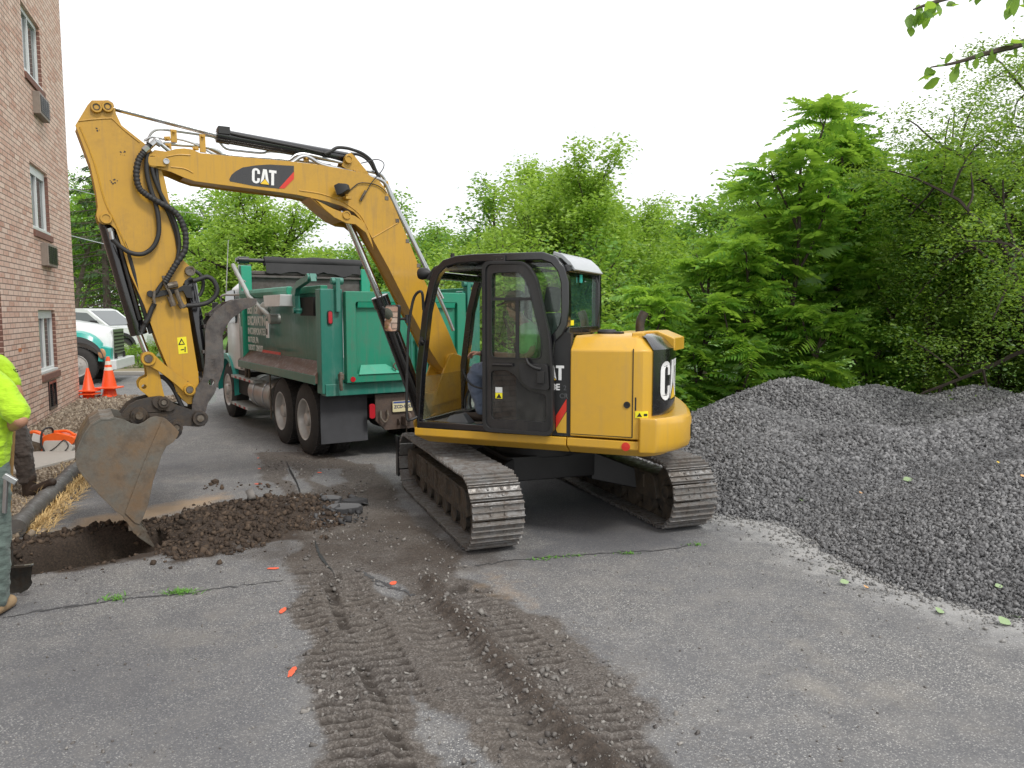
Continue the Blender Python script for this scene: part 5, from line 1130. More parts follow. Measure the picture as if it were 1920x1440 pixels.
PIPES = [([(277, 277), (286, 268), (294, 262), (302, 270), (320, 285), (336, 299), (345, 304), (354, 302), (368, 296), (384, 292), (400, 292.5), (520, 303), (541, 306.5), (552, 302), (562, 295), (573, 293), (585, 298), (602, 308), (640, 318), (677, 327.5), (708, 335), (723, 345), (733, 368), (750, 405), (775, 455), (798, 503), (815, 540), (838, 590), (850, 620)], .019, .12),
         ([(300, 268), (330, 271), (370, 274), (395, 278), (410, 284), (428, 291), (520, 298), (541, 300), (555, 291), (572, 289), (600, 295), (640, 305), (664, 315), (700, 323), (716, 329), (728, 350), (745, 388), (770, 440), (800, 500), (830, 560)], .016, .05),
         ([(276, 268), (282, 252), (292, 244), (305, 243), (328, 246), (370, 252), (400, 257), (411, 266), (424, 279), (450, 283), (491, 287), (508, 284), (560, 290), (600, 296), (640, 303), (690, 320), (720, 333), (738, 372), (760, 415), (790, 480)], .010, -.03),
         ([(270, 264), (285, 257), (311, 261), (335, 261), (358, 267), (380, 273), (400, 283), (425, 292), (500, 298), (560, 302), (620, 310)], .010, .0),
         ([(360, 268), (375, 275), (395, 286), (410, 292)], .009, .09)]
for L, r1, yl in PIPES: mb = MB(); mb.tube([b3(x, y, yl) for x, y in L], r1, 10, smooth=3); bobj("steel_pipe", mb, PIPE)
for L, r1, yl in (([(608, 288.6), (620, 284), (632, 277), (648, 277.5), (662, 281), (680, 288), (696, 301), (704, 318), (712, 334)], .016, .09), ([(658, 288), (672, 290), (684, 296), (694, 306), (703, 322), (715, 338)], .014, -.05),
                  ([(677, 306), (690, 303), (703, 299), (714, 301), (720, 308), (716, 320), (698, 341), (686, 361), (678, 375)], .005, .19), ([(653, 360), (664, 350), (676, 343), (700, 345), (715, 352), (725, 362)], .005, .17)):
    mb = MB(); mb.tube([b3(x, y, yl) for x, y in L], r1, 8, smooth=5); bobj("hydraulic_hose", mb, RUB)
for x, y0, y1 in ((325, 243, 267), (379, 252, 286), (313, 256, 264), (315, 269, 283), (366, 275, 282), (573, 293, 303), (667, 318, 330), (723, 340, 352)):
    a = bp(x, y0, .1); b_ = bp(x + 1.5, y1, .1); mb = MB(); mb.bar((a[0], .10, a[1]), (b_[0], .10, b_[1]), .02, .05, (1, 0, 0)); mb.cyl((a[0], .11, a[1] - .02), (a[0], .135, a[1] - .02), .012, 8); bobj("pipe_clamp", mb, YEL, bevel=.002)
for x, y in ((718, 372), (738, 414), (757, 452), (778, 498)): a = bp(x + 6, y, .14); mb = MB(); mb.box(a[0] - .02, a[0] + .02, .02, .16, a[1] - .02, a[1] + .02); bobj("pipe_clamp", mb, PINM, bevel=.003)
mb = MB(); mb.tube([b3(270, 283, .2), b3(278, 276, .2)], .032, 8); mb.tube([b3(277, 278, .19), b3(290, 266, .17)], .026, 8); mb.tube([b3(290, 265, .15), b3(301, 272, .14)], .024, 8); bobj("hose_fitting", mb, PIPE)
mb = MB(); mb.tube([b3(676, 376, .17), b3(681, 366, .19), b3(686, 358, .19)], .014, 8); bobj("grease_fitting", mb, PINM)
# work light on the boom
wl = b3(645, 354, .24); WLM = BF @ Matrix.Translation(wl) @ Matrix.Rotation(R(-38), 4, 'Z') @ Matrix.Rotation(R(18), 4, 'Y')
mb = MB(); mb.loft([[(.07, a * .062, b * .05) for a, b in ((-1, -1), (1, -1), (1, 1), (-1, 1))], [(.02, a * .066, b * .055) for a, b in ((-1, -1), (1, -1), (1, 1), (-1, 1))], [(-.05, a * .035, b * .03) for a, b in ((-1, -1), (1, -1), (1, 1), (-1, 1))]]); w_o = obj("work_light", mb, BLKM, X, WLM, bevel=.008)
mb = MB(); mb.box(.069, .074, -.05, .05, -.038, .038); obj("lamp_lens", mb, LAMPG, w_o, WLM, bevel=.002)
mb = MB(); q = b3(651, 372, .2); mb.box(q[0] - .03, q[0] + .03, .15, .25, q[2] - .012, q[2] + .012); mb.bar(q, wl, .02, .03); bobj("lamp_bracket", mb, YEL, bevel=.003)
# boom decal
DEC = [(430, 336), (434, 328), (442, 321), (455, 314), (480, 310), (505, 308.5), (551, 311), (551, 326), (524, 354), (477, 349), (431, 340)]
mb = MB(); mb.plate(BP(DEC, HB), HB, HB + .002); bobj("boom_decal", mb, BLK, smooth=0)
mb = MB(); mb.plate(BP([(551, 322), (551, 335.5), (533, 353.5), (523, 353)], HB), HB + .0025, HB + .004); bobj("red_slash", mb, RED, smooth=0)
a = Vector(bp(472, 343, HB)); b_ = Vector(bp(518, 348.5, HB)); ax = (b_ - a); hgt = (Vector(bp(472, 314.5, HB)) - a).length; ax.normalize(); up_ = Vector((-ax.y, ax.x)); up_ = up_ if up_.y > 0 else -up_
wid = (b_ - a).length / 1.86
def bl(x, y, z): q = a + ax * (x * wid / hgt) + up_ * z; return (q.x, HB + y, q.y)
logo(bl, X, BF, hgt, .004)
# stick warning sticker
mb = MB(); mb.plate(BP([(332, 633), (349, 631), (352, 662), (335, 664)], HS), HS, HS + .002); bobj("warning_sticker", mb, WARN, smooth=0)
mb = MB(); mb.plate(BP([(334, 647), (347, 646), (340, 634)], HS), HS + .0025, HS + .0035, [BP([(337, 645), (344.5, 644.5), (340.5, 638)], HS)]); mb.plate(BP([(346, 650), (348, 650), (348, 660), (346, 660)], HS), HS + .0025, HS + .0035); mb.plate(BP([(339, 655), (345, 654), (345, 656), (339, 657)], HS), HS + .0025, HS + .0035); bobj("sticker_print", mb, INK, smooth=0)
# ---------------------------------------------------------------- brick building
def fr3(o_, x, y, z): return Matrix.Translation(o_) @ Matrix((Vector(x), Vector(y), Vector(z))).transposed().to_4x4()
WB = fr3((-9.81, 17.33, 0), Vector((.345, -.938, 0)).normalized(), Vector((.938, .345, 0)).normalized(), (0, 0, 1))
BLD = thing("brick_building", "pinkish brown brick apartment block with narrow white framed windows", "building", WB)
WIN = [(2.18, 3.63, .86, 2.04), (2.18, 3.63, 3.49, 4.67), (2.18, 3.63, 6.23, 7.42), (2.18, 3.63, 8.9, 10.1), (6.0, 7.45, .86, 2.75), (6.0, 7.45, 3.49, 4.67), (6.0, 7.45, 6.23, 7.42), (9.8, 11.25, .86, 2.04), (9.8, 11.25, 3.49, 4.67)]
VENT = [(2.5, 3.14, .17, .67)]
rect = lambda a, b, c, d: [(a, c), (b, c), (b, d), (a, d)]
mb = MB(); mb.plate(rect(0, 16, -.3, 12.5), -.35, 0, [rect(*q) for q in WIN + VENT]); mb.box(.01, 16, -9, -.352, -.3, 12.5)
o = obj("wall", mb, BRICK, BLD, smooth=0)
uvl = o.data.uv_layers.new(name="UV")
for l in o.data.loops:
    c = o.data.vertices[l.vertex_index].co; uvl.data[l.index].uv = (c.x + c.y, c.z)
mb = MB(); mb.box(0 - .02, .02, -9, -8.98, 0, 12)
for i, (a, b, c, d) in enumerate(WIN):
    w_ = bpy.data.objects.new("window", None); COL.objects.link(w_); w_.parent = BLD; WM[w_.name] = WB
    mb = MB(); mb.plate(rect(a, b, c, d), -.12, -.06, [rect(a + .07, (a + b) / 2 - .02, c + .09, d - (.16 if i in (0, 1) else .08)), rect((a + b) / 2 + .02, b - .07, c + .09, d - (.16 if i in (0, 1) else .08))]); mb.box(a, b, -.06, .005, c, c + .05); obj("frame", mb, WFRM, w_, WB, bevel=.006)
    mb = MB(); mb.box(a + .05, b - .05, -.105, -.098, c + .06, d - .06); obj("pane", mb, WGLS, w_, WB, smooth=0)
    mb = MB(); k = int((b - a + .16) / .09)
    for j in range(k): mb.box(a - .08 + j * .09, a - .08 + j * .09 + .078, -.05, .035, c - .13, c - .012)
    obj("sill", mb, BRICKD, w_, WB, bevel=.006)
    mb = MB(); 
    for j in range(int((d - c) / .086)): mb.box(a - .005, a + .004, -.34, -.002, c + j * .086 + .008, c + (j + 1) * .086 - .004)
    obj("jamb", mb, BRICKD, w_, WB, smooth=0)
for i, (a, b, c, d) in enumerate(((2.30, 3.10, 5.62, 6.02), (2.28, 3.12, 2.86, 3.28), (6.1, 6.9, 5.62, 6.02))):
    mb = MB(); mb.box(a, b, -.02, .12, c, d); a_ = obj("air_conditioner", mb, plain("weathered beige metal", (.24, .20, .17), .6, .2, .25, 9), BLD, bevel=.01)
    mb = MB(); mb.box(a + .05, b - .05, .121, .124, c + .05, d - .05); g_ = obj("coil", mb, INK, a_, WB, smooth=0)
    mb = MB()
    for j in range(9): mb.box(a + .05, b - .05, .125, .132, c + .06 + j * (d - c - .12) / 8 - .004, c + .06 + j * (d - c - .12) / 8 + .004)
    for j in range(5): mb.box(a + .05 + j * (b - a - .1) / 4 - .004, a + .05 + j * (b - a - .1) / 4 + .004, .132, .136, c + .05, d - .05)
    obj("grille", mb, BLKD, a_, WB, smooth=0)
mb = MB(); a, b, c, d = VENT[0]
mb.plate(rect(a - .02, b + .02, c - .02, d + .02), -.01, .02, [rect(a + .03, b - .03, c + .03, d - .03)])
for j in range(11): mb.box(a + .03, b - .03, -.04, -.01, c + .05 + j * .04, c + .065 + j * .04)
mb.box((a + b) / 2 - .01, (a + b) / 2 + .01, -.02, .012, c, d); mb.box(a, b, -.06, -.05, c, d); obj("vent_grille", mb, BLKD, BLD, smooth=0)
mb = MB(); mb.box(4.95, 5.15, -.005, .002, 1.33 + .02, 1.41); obj("patch_brick", mb, plain("orange brick", (.50, .17, .06), .9), BLD, smooth=0)

# ---------------------------------------------------------------- pebble bed, log, straw, path
BED = gps([(33, 1012), (150, 893)]) + [(-7.75, 17.9), (-9.75, 18.0), (-9.81, 17.33), (-4.9, 3.9), (-4.2, 5.3), (-4.32, 6.4)]
mb = MB(); mb.plate([(a, b) for a, b in BED], .020, .024, fn=lambda x, y, z: (x, z, y)); obj("pebble_bed", mb, PEBB, label="strip of tan river pebbles between brick wall and asphalt", cat="pebbles", kind='stuff', smooth=0)
n = 120000; r = np.random.default_rng(21); Xp = r.uniform(-10, -4, n); Yp = r.uniform(4, 18, n); k = inpoly(Xp, Yp, BED) & (r.uniform(size=n) < np.clip(8 / Yp, .3, 1) ** 1.5)
pth = gps([(20, 895), (47, 893), (141, 868), (143, 850), (60, 857), (20, 866)]); k &= ~inpoly(Xp, Yp, pth); idx = np.nonzero(k)[0][:17000]
s = r.uniform(.025, .06, len(idx)) * np.clip(Yp[idx] / 10, .8, 1.4); V, F = stones(np.stack([Xp[idx], Yp[idx], .024 + s * .18], 1), s, .55, .22, seed=22)
me = npmesh("river_pebbles", V, F, PEBB); me.shade_smooth(); mobj("river_pebbles", me, label="rounded tan river pebbles along the foot of the brick wall", cat="pebbles", kind='stuff')
mb = MB(); mb.plate(pth, .03, .075, fn=lambda x, y, z: (x, z, y)); obj("path", mb, CONC, kind='structure', smooth=0, bevel=.01)
a = gp(33, 1009) + Vector((-.03, .0, .085)); b = gp(152, 892) + Vector((-.05, 0, .085)); mb = MB(); d = (b - a)
rr = random.Random(2); pts_ = [a + d * (i / 14) + Vector((rr.gauss(0, .006), 0, rr.gauss(0, .004))) for i in range(15)]; mb.tube(pts_, [.088 + rr.gauss(0, .003) for _ in range(15)], 18)
LOGM = rusty("weathered grey log", (.12, .115, .11), (.07, .065, .06), (.17, .16, .145), .4, 6, 0)
obj("log_kerb", mb, LOGM, label="weathered dark grey log lying along the edge of the pebble bed", cat="log", smooth=50)
side_ = Vector((d.y, -d.x, 0)).normalized()
sp = [tuple(a + d * t + side_ * (.10) - Vector((0, 0, .085))) for t in np.linspace(.03, .97, 60)]
blades("dry_grass", sp, 900, .16, (.02, .02), DRYG, "dry straw coloured grass along the log", "grass", 3, .9, .004)
blades("dry_grass", [tuple(Vector(q) + side_ * .10) for q in sp[::2]], 500, .13, (.03, .03), DRYG, "flattened straw on the asphalt beside the log", "grass", 4, 2.2, .004)
blades("dry_grass", [tuple(a + d * t - side_ * .06) for t in np.linspace(0, 1, 12)], 60, .22, (.01, .01), DRYG, "few tall dry stalks over the log", "grass", 5, .5, .002)
for (x, y, s_, nm) in ((61, 1007, .06, 'reddish brown pebble lying nearest the log end'), (77, 1001, .055, 'rounded brown stone just behind the log end'), (190, 992, .07, 'dark soil clod alone on the sandy patch left of the bucket'), (88, 1008, .035, 'small stone in front of the sandy patch by the log'), (470, 962, .10, 'pale grey chunk on top of the brown soil heap')):
    p = gp(x, y); V, F = stones(np.array([[p.x, p.y, (.15 if x > 400 else 0) + s_ * .3]]), np.array([s_ * 1.3]), .75, .3, seed=int(x)); mobj("stone", npmesh("stone", V, F, CHIP if x > 400 else (CLOD if x == 190 else PEBB)), label=nm, cat="stone")

# ---------------------------------------------------------------- cones
def cone(loc, H, rb, label, bands=False, squash=1, group="orange cones"):
    t_ = thing("traffic_cone", label, "traffic cone", Matrix.Translation(loc), group)
    mb = MB(); s_ = rb * 1.42; mb.loft([[(x, y, z) for x, y in rpoly([(-s_, -s_), (s_, -s_), (s_, s_), (-s_, s_)], .06)] for z in (0, .03)]); obj("cone_base", mb, ORNG, t_, bevel=.008)
    mb = MB(); mb.lathe((0, 0, .028), (0, 0, 1), [(0, rb * 1.05), (.015, rb * .95), (H - .03, rb * .22), (H - .015, rb * .18), (H - .018, 0)], 28); obj("cone_body", mb, ORNG, t_)
    if bands:
        for z0, z1 in ((H * .58, H * .68), (H * .76, H * .88)):
            f_ = lambda z: rb * (.95 - .73 * (z / H)) + .005
            mb = MB(); mb.lathe((0, 0, 0), (0, 0, 1), [(z0, f_(z0) - .004), (z0, f_(z0)), (z1, f_(z1)), (z1, f_(z1) - .004)], 28); obj("reflective_band", mb, WBND, t_)
    return t_
p1 = gp(167, 750); p2 = gp(206, 747)
cone((p1.x, p1.y, .02), .52, .14, "lowest cone of the short stack beside the brick corner")
cone((p1.x, p1.y, .13), .52, .14, "middle cone of the short stack beside the brick corner")
cone((p1.x, p1.y, .20), .52, .138, "plain orange cone on top of the short stack by the brick corner")
cone((p2.x, p2.y, .02), .60, .17, "lower cone of the tall stack, its skirt showing under the top cone")
cone((p2.x, p2.y, .24), .72, .17, "tall orange cone with two white bands on top of its stack", True)

# ---------------------------------------------------------------- cut-off saw
s0 = gp(98, 853); SW = fr3((s0.x, s0.y, .03), (1, 0, 0), (0, 1, 0), (0, 0, 1))
SAW = thing("cut_off_saw", "orange and pale grey petrol cut-off saw lying on the pebbles", "saw", SW)
mb = MB(); mb.lathe((-.22, -.06, .15), (0, 1, 0), [(0, .0), (.0, .165), (.05, .175), (.09, .15), (.09, 0)], 30); obj("blade_guard", mb, SAWO, SAW)
mb = MB(); mb.cyl((-.24, -.072, .135), (-.24, -.066, .135), .15, 30); obj("cutting_disc", mb, PINM, SAW)
mb = MB(); mb.box(-.28, -.14, -.078, -.074, .11, .22, Matrix.Rotation(.3, 4, 'Y')); obj("label_plate", mb, WFRM, SAW)
mb = MB(); mb.loft([[(x, y, z) for x, z in rpoly([(-.08, .0), (.30, .0), (.36, .10), (.28, .19), (-.05, .19)], .04)] for y in (-.10, .12)]); obj("engine_body", mb, SAWW, SAW, bevel=.015)
mb = MB(); mb.loft([[(x, y, z) for x, z in rpoly([(-.07, .16), (.32, .12), (.38, .18), (.36, .24), (.10, .30), (-.05, .26)], .04)] for y in (-.09, .11)]); mb.tube([(.34, 0, .25), (.22, 0, .31), (.05, 0, .30)], .02, 8, smooth=4); obj("top_cover", mb, SAWO, SAW, bevel=.015)
mb = MB(); mb.tube([(-.02, -.13, .02), (-.06, -.14, .16), (-.05, -.10, .33), (-.04, .08, .34), (-.04, .14, .20)], .014, 10, smooth=5); obj("front_handle", mb, BLKM, SAW)
mb = MB(); mb.tube([(.24, -.11, .04), (.30, -.115, .12), (.24, -.11, .20), (.12, -.11, .10), (.0, -.11, .02)], .006, 6, smooth=5); obj("water_hose", mb, RUB, SAW)

# ---------------------------------------------------------------- people
def capsules(chains, n=14):
    """chains: list of [(point, radius or (rx, ry)), ...]: closed tapered tubes with round ends, later fused into one skin"""
    mb = MB()
    for ch in chains:
        P = [Vector(c[0]) for c in ch]; rs = [c[1] for c in ch]; Q = [P[0]]; RR = [rs[0]]
        S = spline(P, 5) if len(P) > 2 else [P[0].lerp(P[1], i / 4) for i in range(5)]; m = len(S)
        rr_ = [rs[min(int(i / (m - 1) * (len(rs) - 1)), len(rs) - 2)] * (1 - f) + rs[min(int(i / (m - 1) * (len(rs) - 1)), len(rs) - 2) + 1] * f for i in range(m) for f in [(i / (m - 1) * (len(rs) - 1)) - min(int(i / (m - 1) * (len(rs) - 1)), len(rs) - 2)]]
        d0 = (S[0] - S[1]).normalized(); d1 = (S[-1] - S[-2]).normalized()
        A = [(S[0] + d0 * rr_[0] * math.sin(t_), rr_[0] * math.cos(t_)) for t_ in (1.45, 1.0, .5)]; B_ = [(S[-1] + d1 * rr_[-1] * math.sin(t_), rr_[-1] * math.cos(t_)) for t_ in (.5, 1.0, 1.45)]
        allp = A + list(zip(S, rr_)) + B_; mb.tube([q[0] for q in allp], [q[1] for q in allp], n)
    return mb
def ell(mb, c, r, M=None, n=16):
    M = M or Matrix.Identity(3); vs = []; m = 10
    for i in range(m + 1):
        a = math.pi * i / m
        for k in range(n): t_ = 2 * math.pi * k / n; v = M @ Vector((r[0] * max(math.sin(a), .02) * math.cos(t_), r[1] * max(math.sin(a), .02) * math.sin(t_), r[2] * math.cos(a))); vs.append(Vector(c) + v)
    mb.add(vs, [(i * n + k, i * n + (k + 1) % n, (i + 1) * n + (k + 1) % n, (i + 1) * n + k) for i in range(m) for k in range(n)] + [tuple(range(n)), tuple(m * n + k for k in range(n))])
def fuse(name, mb, mat, parent=None, vox=.010, folds=0, M=None, **kw):
    o_ = obj(name, mb, mat, parent, M, smooth=0, **kw); md = o_.modifiers.new("fuse", 'REMESH'); md.mode = 'VOXEL'; md.voxel_size = vox; md.use_smooth_shade = True
    sm_ = o_.modifiers.new("smooth", 'SMOOTH'); sm_.factor = .6; sm_.iterations = 4
    if folds:
        tx = bpy.data.textures.new("folds", 'CLOUDS'); tx.noise_scale = .07; dp = o_.modifiers.new("folds", 'DISPLACE'); dp.texture = tx; dp.strength = folds; dp.mid_level = .5; dp.texture_coords = 'LOCAL'
    return o_
def hand(wrist, fwd, palm_n, s=1.0, curl=.5, mirror=1):
    """palm and five bent fingers as capsule chains"""
    f = Vector(fwd).normalized(); nrm = Vector(palm_n); nrm = (nrm - f * nrm.dot(f)).normalized(); sd = f.cross(nrm) * mirror; w_ = Vector(wrist); ch = []
    for k, (o_, L) in enumerate(((-.030, .072), (-.010, .082), (.010, .076), (.030, .060))):
        b = w_ + f * .085 * s + sd * o_ * s; ch.append([(w_ + sd * o_ * .6 * s + f * .01, .014 * s), (b, .0125 * s)])
        p = b; d = f.copy(); c_ = [(p, .0105 * s)]
        for j, fr in enumerate((.45, .32, .23)):
            ang = curl * (.7 + .25 * j + .08 * k); d = (d * math.cos(ang) + nrm * math.sin(ang)).normalized(); p = p + d * L * fr * s; c_.append((p, (.0098 - .0013 * j) * s))
        ch.append(c_)
    t0 = w_ + f * .025 * s - sd * .028 * s; t1 = t0 + (f * .5 - sd * .8 + nrm * .4).normalized() * .038 * s; t2 = t1 + (f * .9 - sd * .1 + nrm * .6).normalized() * .032 * s; ch.append([(t0, .015 * s), (t1, .012 * s), (t2, .0095 * s)])
    return ch
def head(mb, c, f, s=1.0):
    f = Vector(f).normalized(); up = Vector((0, 0, 1)); up = (up - f * up.dot(f)).normalized(); sd = f.cross(up); M = Matrix((f, sd, up)).transposed(); c = Vector(c); q = lambda a, b, z: c + M @ Vector((a, b, z)) * s
    ell(mb, q(-.005, 0, .025), (.096 * s, .076 * s, .105 * s), M); ell(mb, q(.03, 0, -.045), (.06 * s, .055 * s, .07 * s), M)
    ell(mb, q(.092, 0, -.012), (.020 * s, .011 * s, .022 * s), M); ell(mb, q(.078, 0, -.06), (.016 * s, .026 * s, .009 * s), M); ell(mb, q(.075, 0, -.088), (.02 * s, .022 * s, .018 * s), M); ell(mb, q(.078, 0, .028), (.014 * s, .045 * s, .011 * s), M)
    for k in (-1, 1): ell(mb, q(0, k * .078, -.005), (.018 * s, .010 * s, .03 * s), M)
    return q, M
def eyes(q, parent, s=1.0):
    for k in (-1, 1):
        mb = MB(); ell(mb, q(.080, k * .031, .008), (.009, .011, .008)); obj("eye", mb, WHT, parent, Matrix.Identity(4)); mb = MB(); ell(mb, q(.087, k * .031, .008), (.0035, .005, .005)); obj("pupil", mb, INK, parent, Matrix.Identity(4))
I4 = Matrix.Identity(4)
# worker nearest the camera, cut by the left edge
f0 = gp(5, 1152)
A = thing("person", "person in a lime safety shirt and grey green trousers holding a shovel, nearest the camera", "person", Matrix.Translation((-3.45, 4.9, 0)))
P_ = lambda x, y, Y: at(x, y, Y)
sh_r, el_r, wr_r = P_(2, 722, 4.86), P_(38, 788, 4.80), P_(6, 806, 5.02)
nk = P_(-62, 688, 4.9); pel = P_(-48, 872, 4.9); sh_l = P_(-118, 722, 4.95); el_l = P_(-135, 800, 5.0); wr_l = P_(-40, 850, 5.15)
hpr, hpl = P_(-22, 880, 4.9), P_(-75, 880, 4.93); knr, knl = P_(-12, 1000, 4.88), P_(-88, 1000, 4.97); anr, anl = P_(-8, 1130, 4.9), P_(-100, 1118, 5.0)
anr.z = .10; anl.z = .10
body = [[(pel, .13), (P_(-50, 800, 4.9), .13), (P_(-58, 735, 4.9), .15), (nk, .06)], [(nk, .058), (nk + Vector((0, .04, .12)), .055)], [(nk, .07), (sh_r, .06)], [(nk, .07), (sh_l, .06)], [(sh_r, .058), (el_r, .046)], [(el_r, .046), (el_r.lerp(wr_r, .4), .046), (wr_r, .030)], [(sh_l, .058), (el_l, .046), (wr_l, .03)], [(hpr, .09), (knr, .06), (anr, .042)], [(hpl, .09), (knl, .06), (anl, .042)]]
body += hand(wr_r, wr_r - el_r + Vector((0, .05, 0)), Vector((0, .2, -1)), 1, .75) + hand(wr_l, wr_l - el_l, Vector((0, .2, -1)), 1, .75, -1)
mb = capsules(body); q, Mh = head(mb, nk + Vector((.01, .07, .26)), (.25, .9, -.25)); fuse("body", mb, SKIN, A, .009, M=I4); eyes(q, A)
mb = MB(); ell(mb, q(-.012, 0, .045), (.105, .088, .10), Mh); fuse("cap", mb, CAPM, A, .012, M=I4)
tor = [(P_(-48, 860, 4.9), .175), (P_(-50, 800, 4.9), .165), (P_(-56, 740, 4.9), .18), (P_(-60, 712, 4.9), .15)]
mb = capsules([tor, [(P_(-36, 858, 4.88), .16), (P_(-28, 790, 4.86), .155), (P_(-30, 735, 4.86), .15)], [(P_(-30, 712, 4.88), .10), (sh_r + Vector((-.01, 0, -.01)), .078), (sh_r.lerp(el_r, .5), .078), (sh_r.lerp(el_r, .78), .082)], [(nk, .09), (sh_l, .08), (sh_l.lerp(el_l, .6), .086)]]); fuse("safety_shirt", mb, HIVIS, A, .010, .022, M=I4)
mb = capsules([[(P_(-34, 858, 4.9), .15), (hpr, .125), (knr, .098), (anr + Vector((0, 0, .03)), .080)], [(P_(-62, 858, 4.92), .15), (hpl, .12), (knl, .095), (anl + Vector((0, 0, .03)), .078)]]); fuse("cargo_trousers", mb, PANTG, A, .012, .03, M=I4)
for an, nm in ((anr, 0), (anl, 1)):
    b0 = Vector((an.x, an.y, .06)); mb = capsules([[(an + Vector((0, 0, .05)), .062), (b0 + Vector((0, 0, .01)), .058)], [(b0 + Vector((-.01, -.05, -.004)), .052), (b0 + Vector((-.005, .05, -.004)), .050), (b0 + Vector((-.01, .15, -.012)), .046)]]); fuse("boot", mb, BOOTT, A, .008, M=I4)
mb = MB(); p = P_(18, 900, 4.80); mb.bar(p + Vector((-.035, 0, .03)), p + Vector((.03, .02, -.02)), .03, .035); mb.bar(p + Vector((-.02, .0, .02)), p + Vector((-.06, .02, -.22)), .02, .025); obj("hammer", mb, PIPE, bevel=.004, label="steel hammer hanging at the hip of the nearest worker", cat="hammer")
# shovel
SH = thing("shovel", "old round point shovel with a wooden handle held by the nearest worker", "shovel", Matrix.Translation((-3.5, 5.2, 0)))
t0, t1, t2 = P_(24, 800, 5.02), P_(14, 995, 5.12), P_(19, 1058, 5.16)
mb = MB(); mb.tube([t0 + (t0 - t1) * .35, t0, t1], .017, 12); obj("handle", mb, WOOD, SH, I4)
mb = MB(); mb.tube([t0.lerp(t1, .94), t1 + (t1 - t0) * .02], .0215, 12); obj("grip_tape", mb, plain("green tape", (.05, .42, .06), .5), SH, I4)
mb = MB(); mb.tube([t1, t2], [.020, .024], 12); obj("socket", mb, SPADE, SH, I4)
bx = Vector((1, .25, 0)).normalized(); bl_ = P_(28, 1062, 5.16); bb = P_(28, 1114, 5.22); dn = (bb - bl_); mb = MB(); rows = []
for i in range(9):
    u = i / 8; wd = .105 * (1 - .02 * i) if i < 5 else .105 * math.sqrt(max(0, 1 - ((u - .5) / .52) ** 2)) + .004
    rows.append([bl_ + dn * u + bx * (k / 6 * wd) + Vector((0, .03 * (1 - (k / 6) ** 2), 0)) for k in range(-6, 7)])
back = [[p + Vector((0, .006, 0)) for p in r0] for r0 in rows]
mb.loft(rows, closed=False, caps=False); mb.loft(back, closed=False, caps=False); mb.bar(bl_ + bx * .105, bl_ - bx * .105, .03, .012); obj("blade", mb, SPADE, SH, I4)
mb = MB(); mb.bar(bl_ + bx * .03, bl_ + bx * .115 + Vector((0, 0, .006)), .022, .008); obj("foot_step", mb, PIPE, SH, I4, bevel=.002)
# second worker behind, one foot on the log
B = thing("person", "person in a lime shirt and dark trousers with one boot on the log", "person", Matrix.Translation((-5.3, 8.1, 0)))
hp, kn, an = P_(14, 772, 8.15), P_(42, 850, 8.08), P_(52, 915, 8.12); hp2, kn2 = P_(-12, 775, 8.3), P_(-10, 850, 8.35); an2 = gp(-12, 925); an2.z = .1
nk = P_(-52, 655, 8.2); sh = P_(10, 690, 8.02); el = P_(36, 742, 8.0); wr = P_(30, 775, 8.1); sh2 = P_(-60, 682, 8.4); el2 = P_(-10, 745, 8.5); wr2 = P_(28, 790, 8.4)
chs = [[(P_(2, 770, 8.2), .12), (P_(-6, 710, 8.2), .14), (nk, .06)], [(nk, .058), (nk + Vector((.04, 0, .12)), .055)], [(nk, .07), (sh, .06)], [(sh, .056), (el, .044), (wr, .03)], [(nk, .07), (sh2, .06), (el2, .044), (wr2, .03)], [(hp, .09), (kn, .06), (an, .042)], [(hp2, .09), (kn2, .06), (an2, .042)]]
chs += hand(wr, wr - el + Vector((.05, 0, 0)), Vector((0, 1, 0)), 1, .7) + hand(wr2, wr2 - el2, Vector((0, -1, 0)), 1, .7, -1)
mb = capsules(chs); q, Mh = head(mb, nk + Vector((.06, 0, .25)), (.9, .1, -.35)); fuse("body", mb, SKIN, B, .011, M=I4); eyes(q, B)
mb = MB(); ell(mb, q(-.014, 0, .05), (.104, .086, .09), Mh); fuse("cap", mb, CAPM, B, .014, M=I4)
mb = capsules([[(P_(8, 785, 8.2), .15), (P_(-2, 720, 8.2), .165), (P_(-8, 690, 8.2), .15)], [(P_(-4, 685, 8.15), .10), (sh + Vector((-.01, 0, .0)), .085), (sh.lerp(el, .55), .082)], [(nk, .08), (sh2, .08), (sh2.lerp(el2, .6), .08)]]); fuse("safety_shirt", mb, HIVIS, B, .013, .03, M=I4)
mb = capsules([[(P_(12, 785, 8.18), .14), (hp, .125), (P_(36, 832, 8.1), .118), (kn, .10), (P_(50, 895, 8.1), .088)], [(P_(-6, 785, 8.25), .14), (hp2, .12), (kn2, .10), (an2 + Vector((0, 0, .06)), .08)]]); fuse("work_trousers", mb, PANTB, B, .012, .05, M=I4)
heel = P_(56, 928, 8.15)
mb = capsules([[(P_(54, 895, 8.10), .075), (P_(54, 922, 8.12), .062)], [(P_(52, 928, 8.12), .052), (P_(74, 915, 8.08), .050), (P_(98, 904, 8.06), .044)]]); fuse("boot", mb, BOOTB, B, .008, M=I4)
b0 = Vector((an2.x, an2.y, .055)); mb = capsules([[(an2 + Vector((0, 0, .05)), .06), (b0, .055)], [(b0, .05), (b0 + Vector((.16, 0, -.01)), .045)]]); fuse("boot", mb, BOOTB, B, .008, M=I4)
text("shirt_print", "EXCAVATING", .05, basis(P_(-22, 697, 8.0), (1, 0, -.02), (0, 0, 1)), BLKM, B, .001)
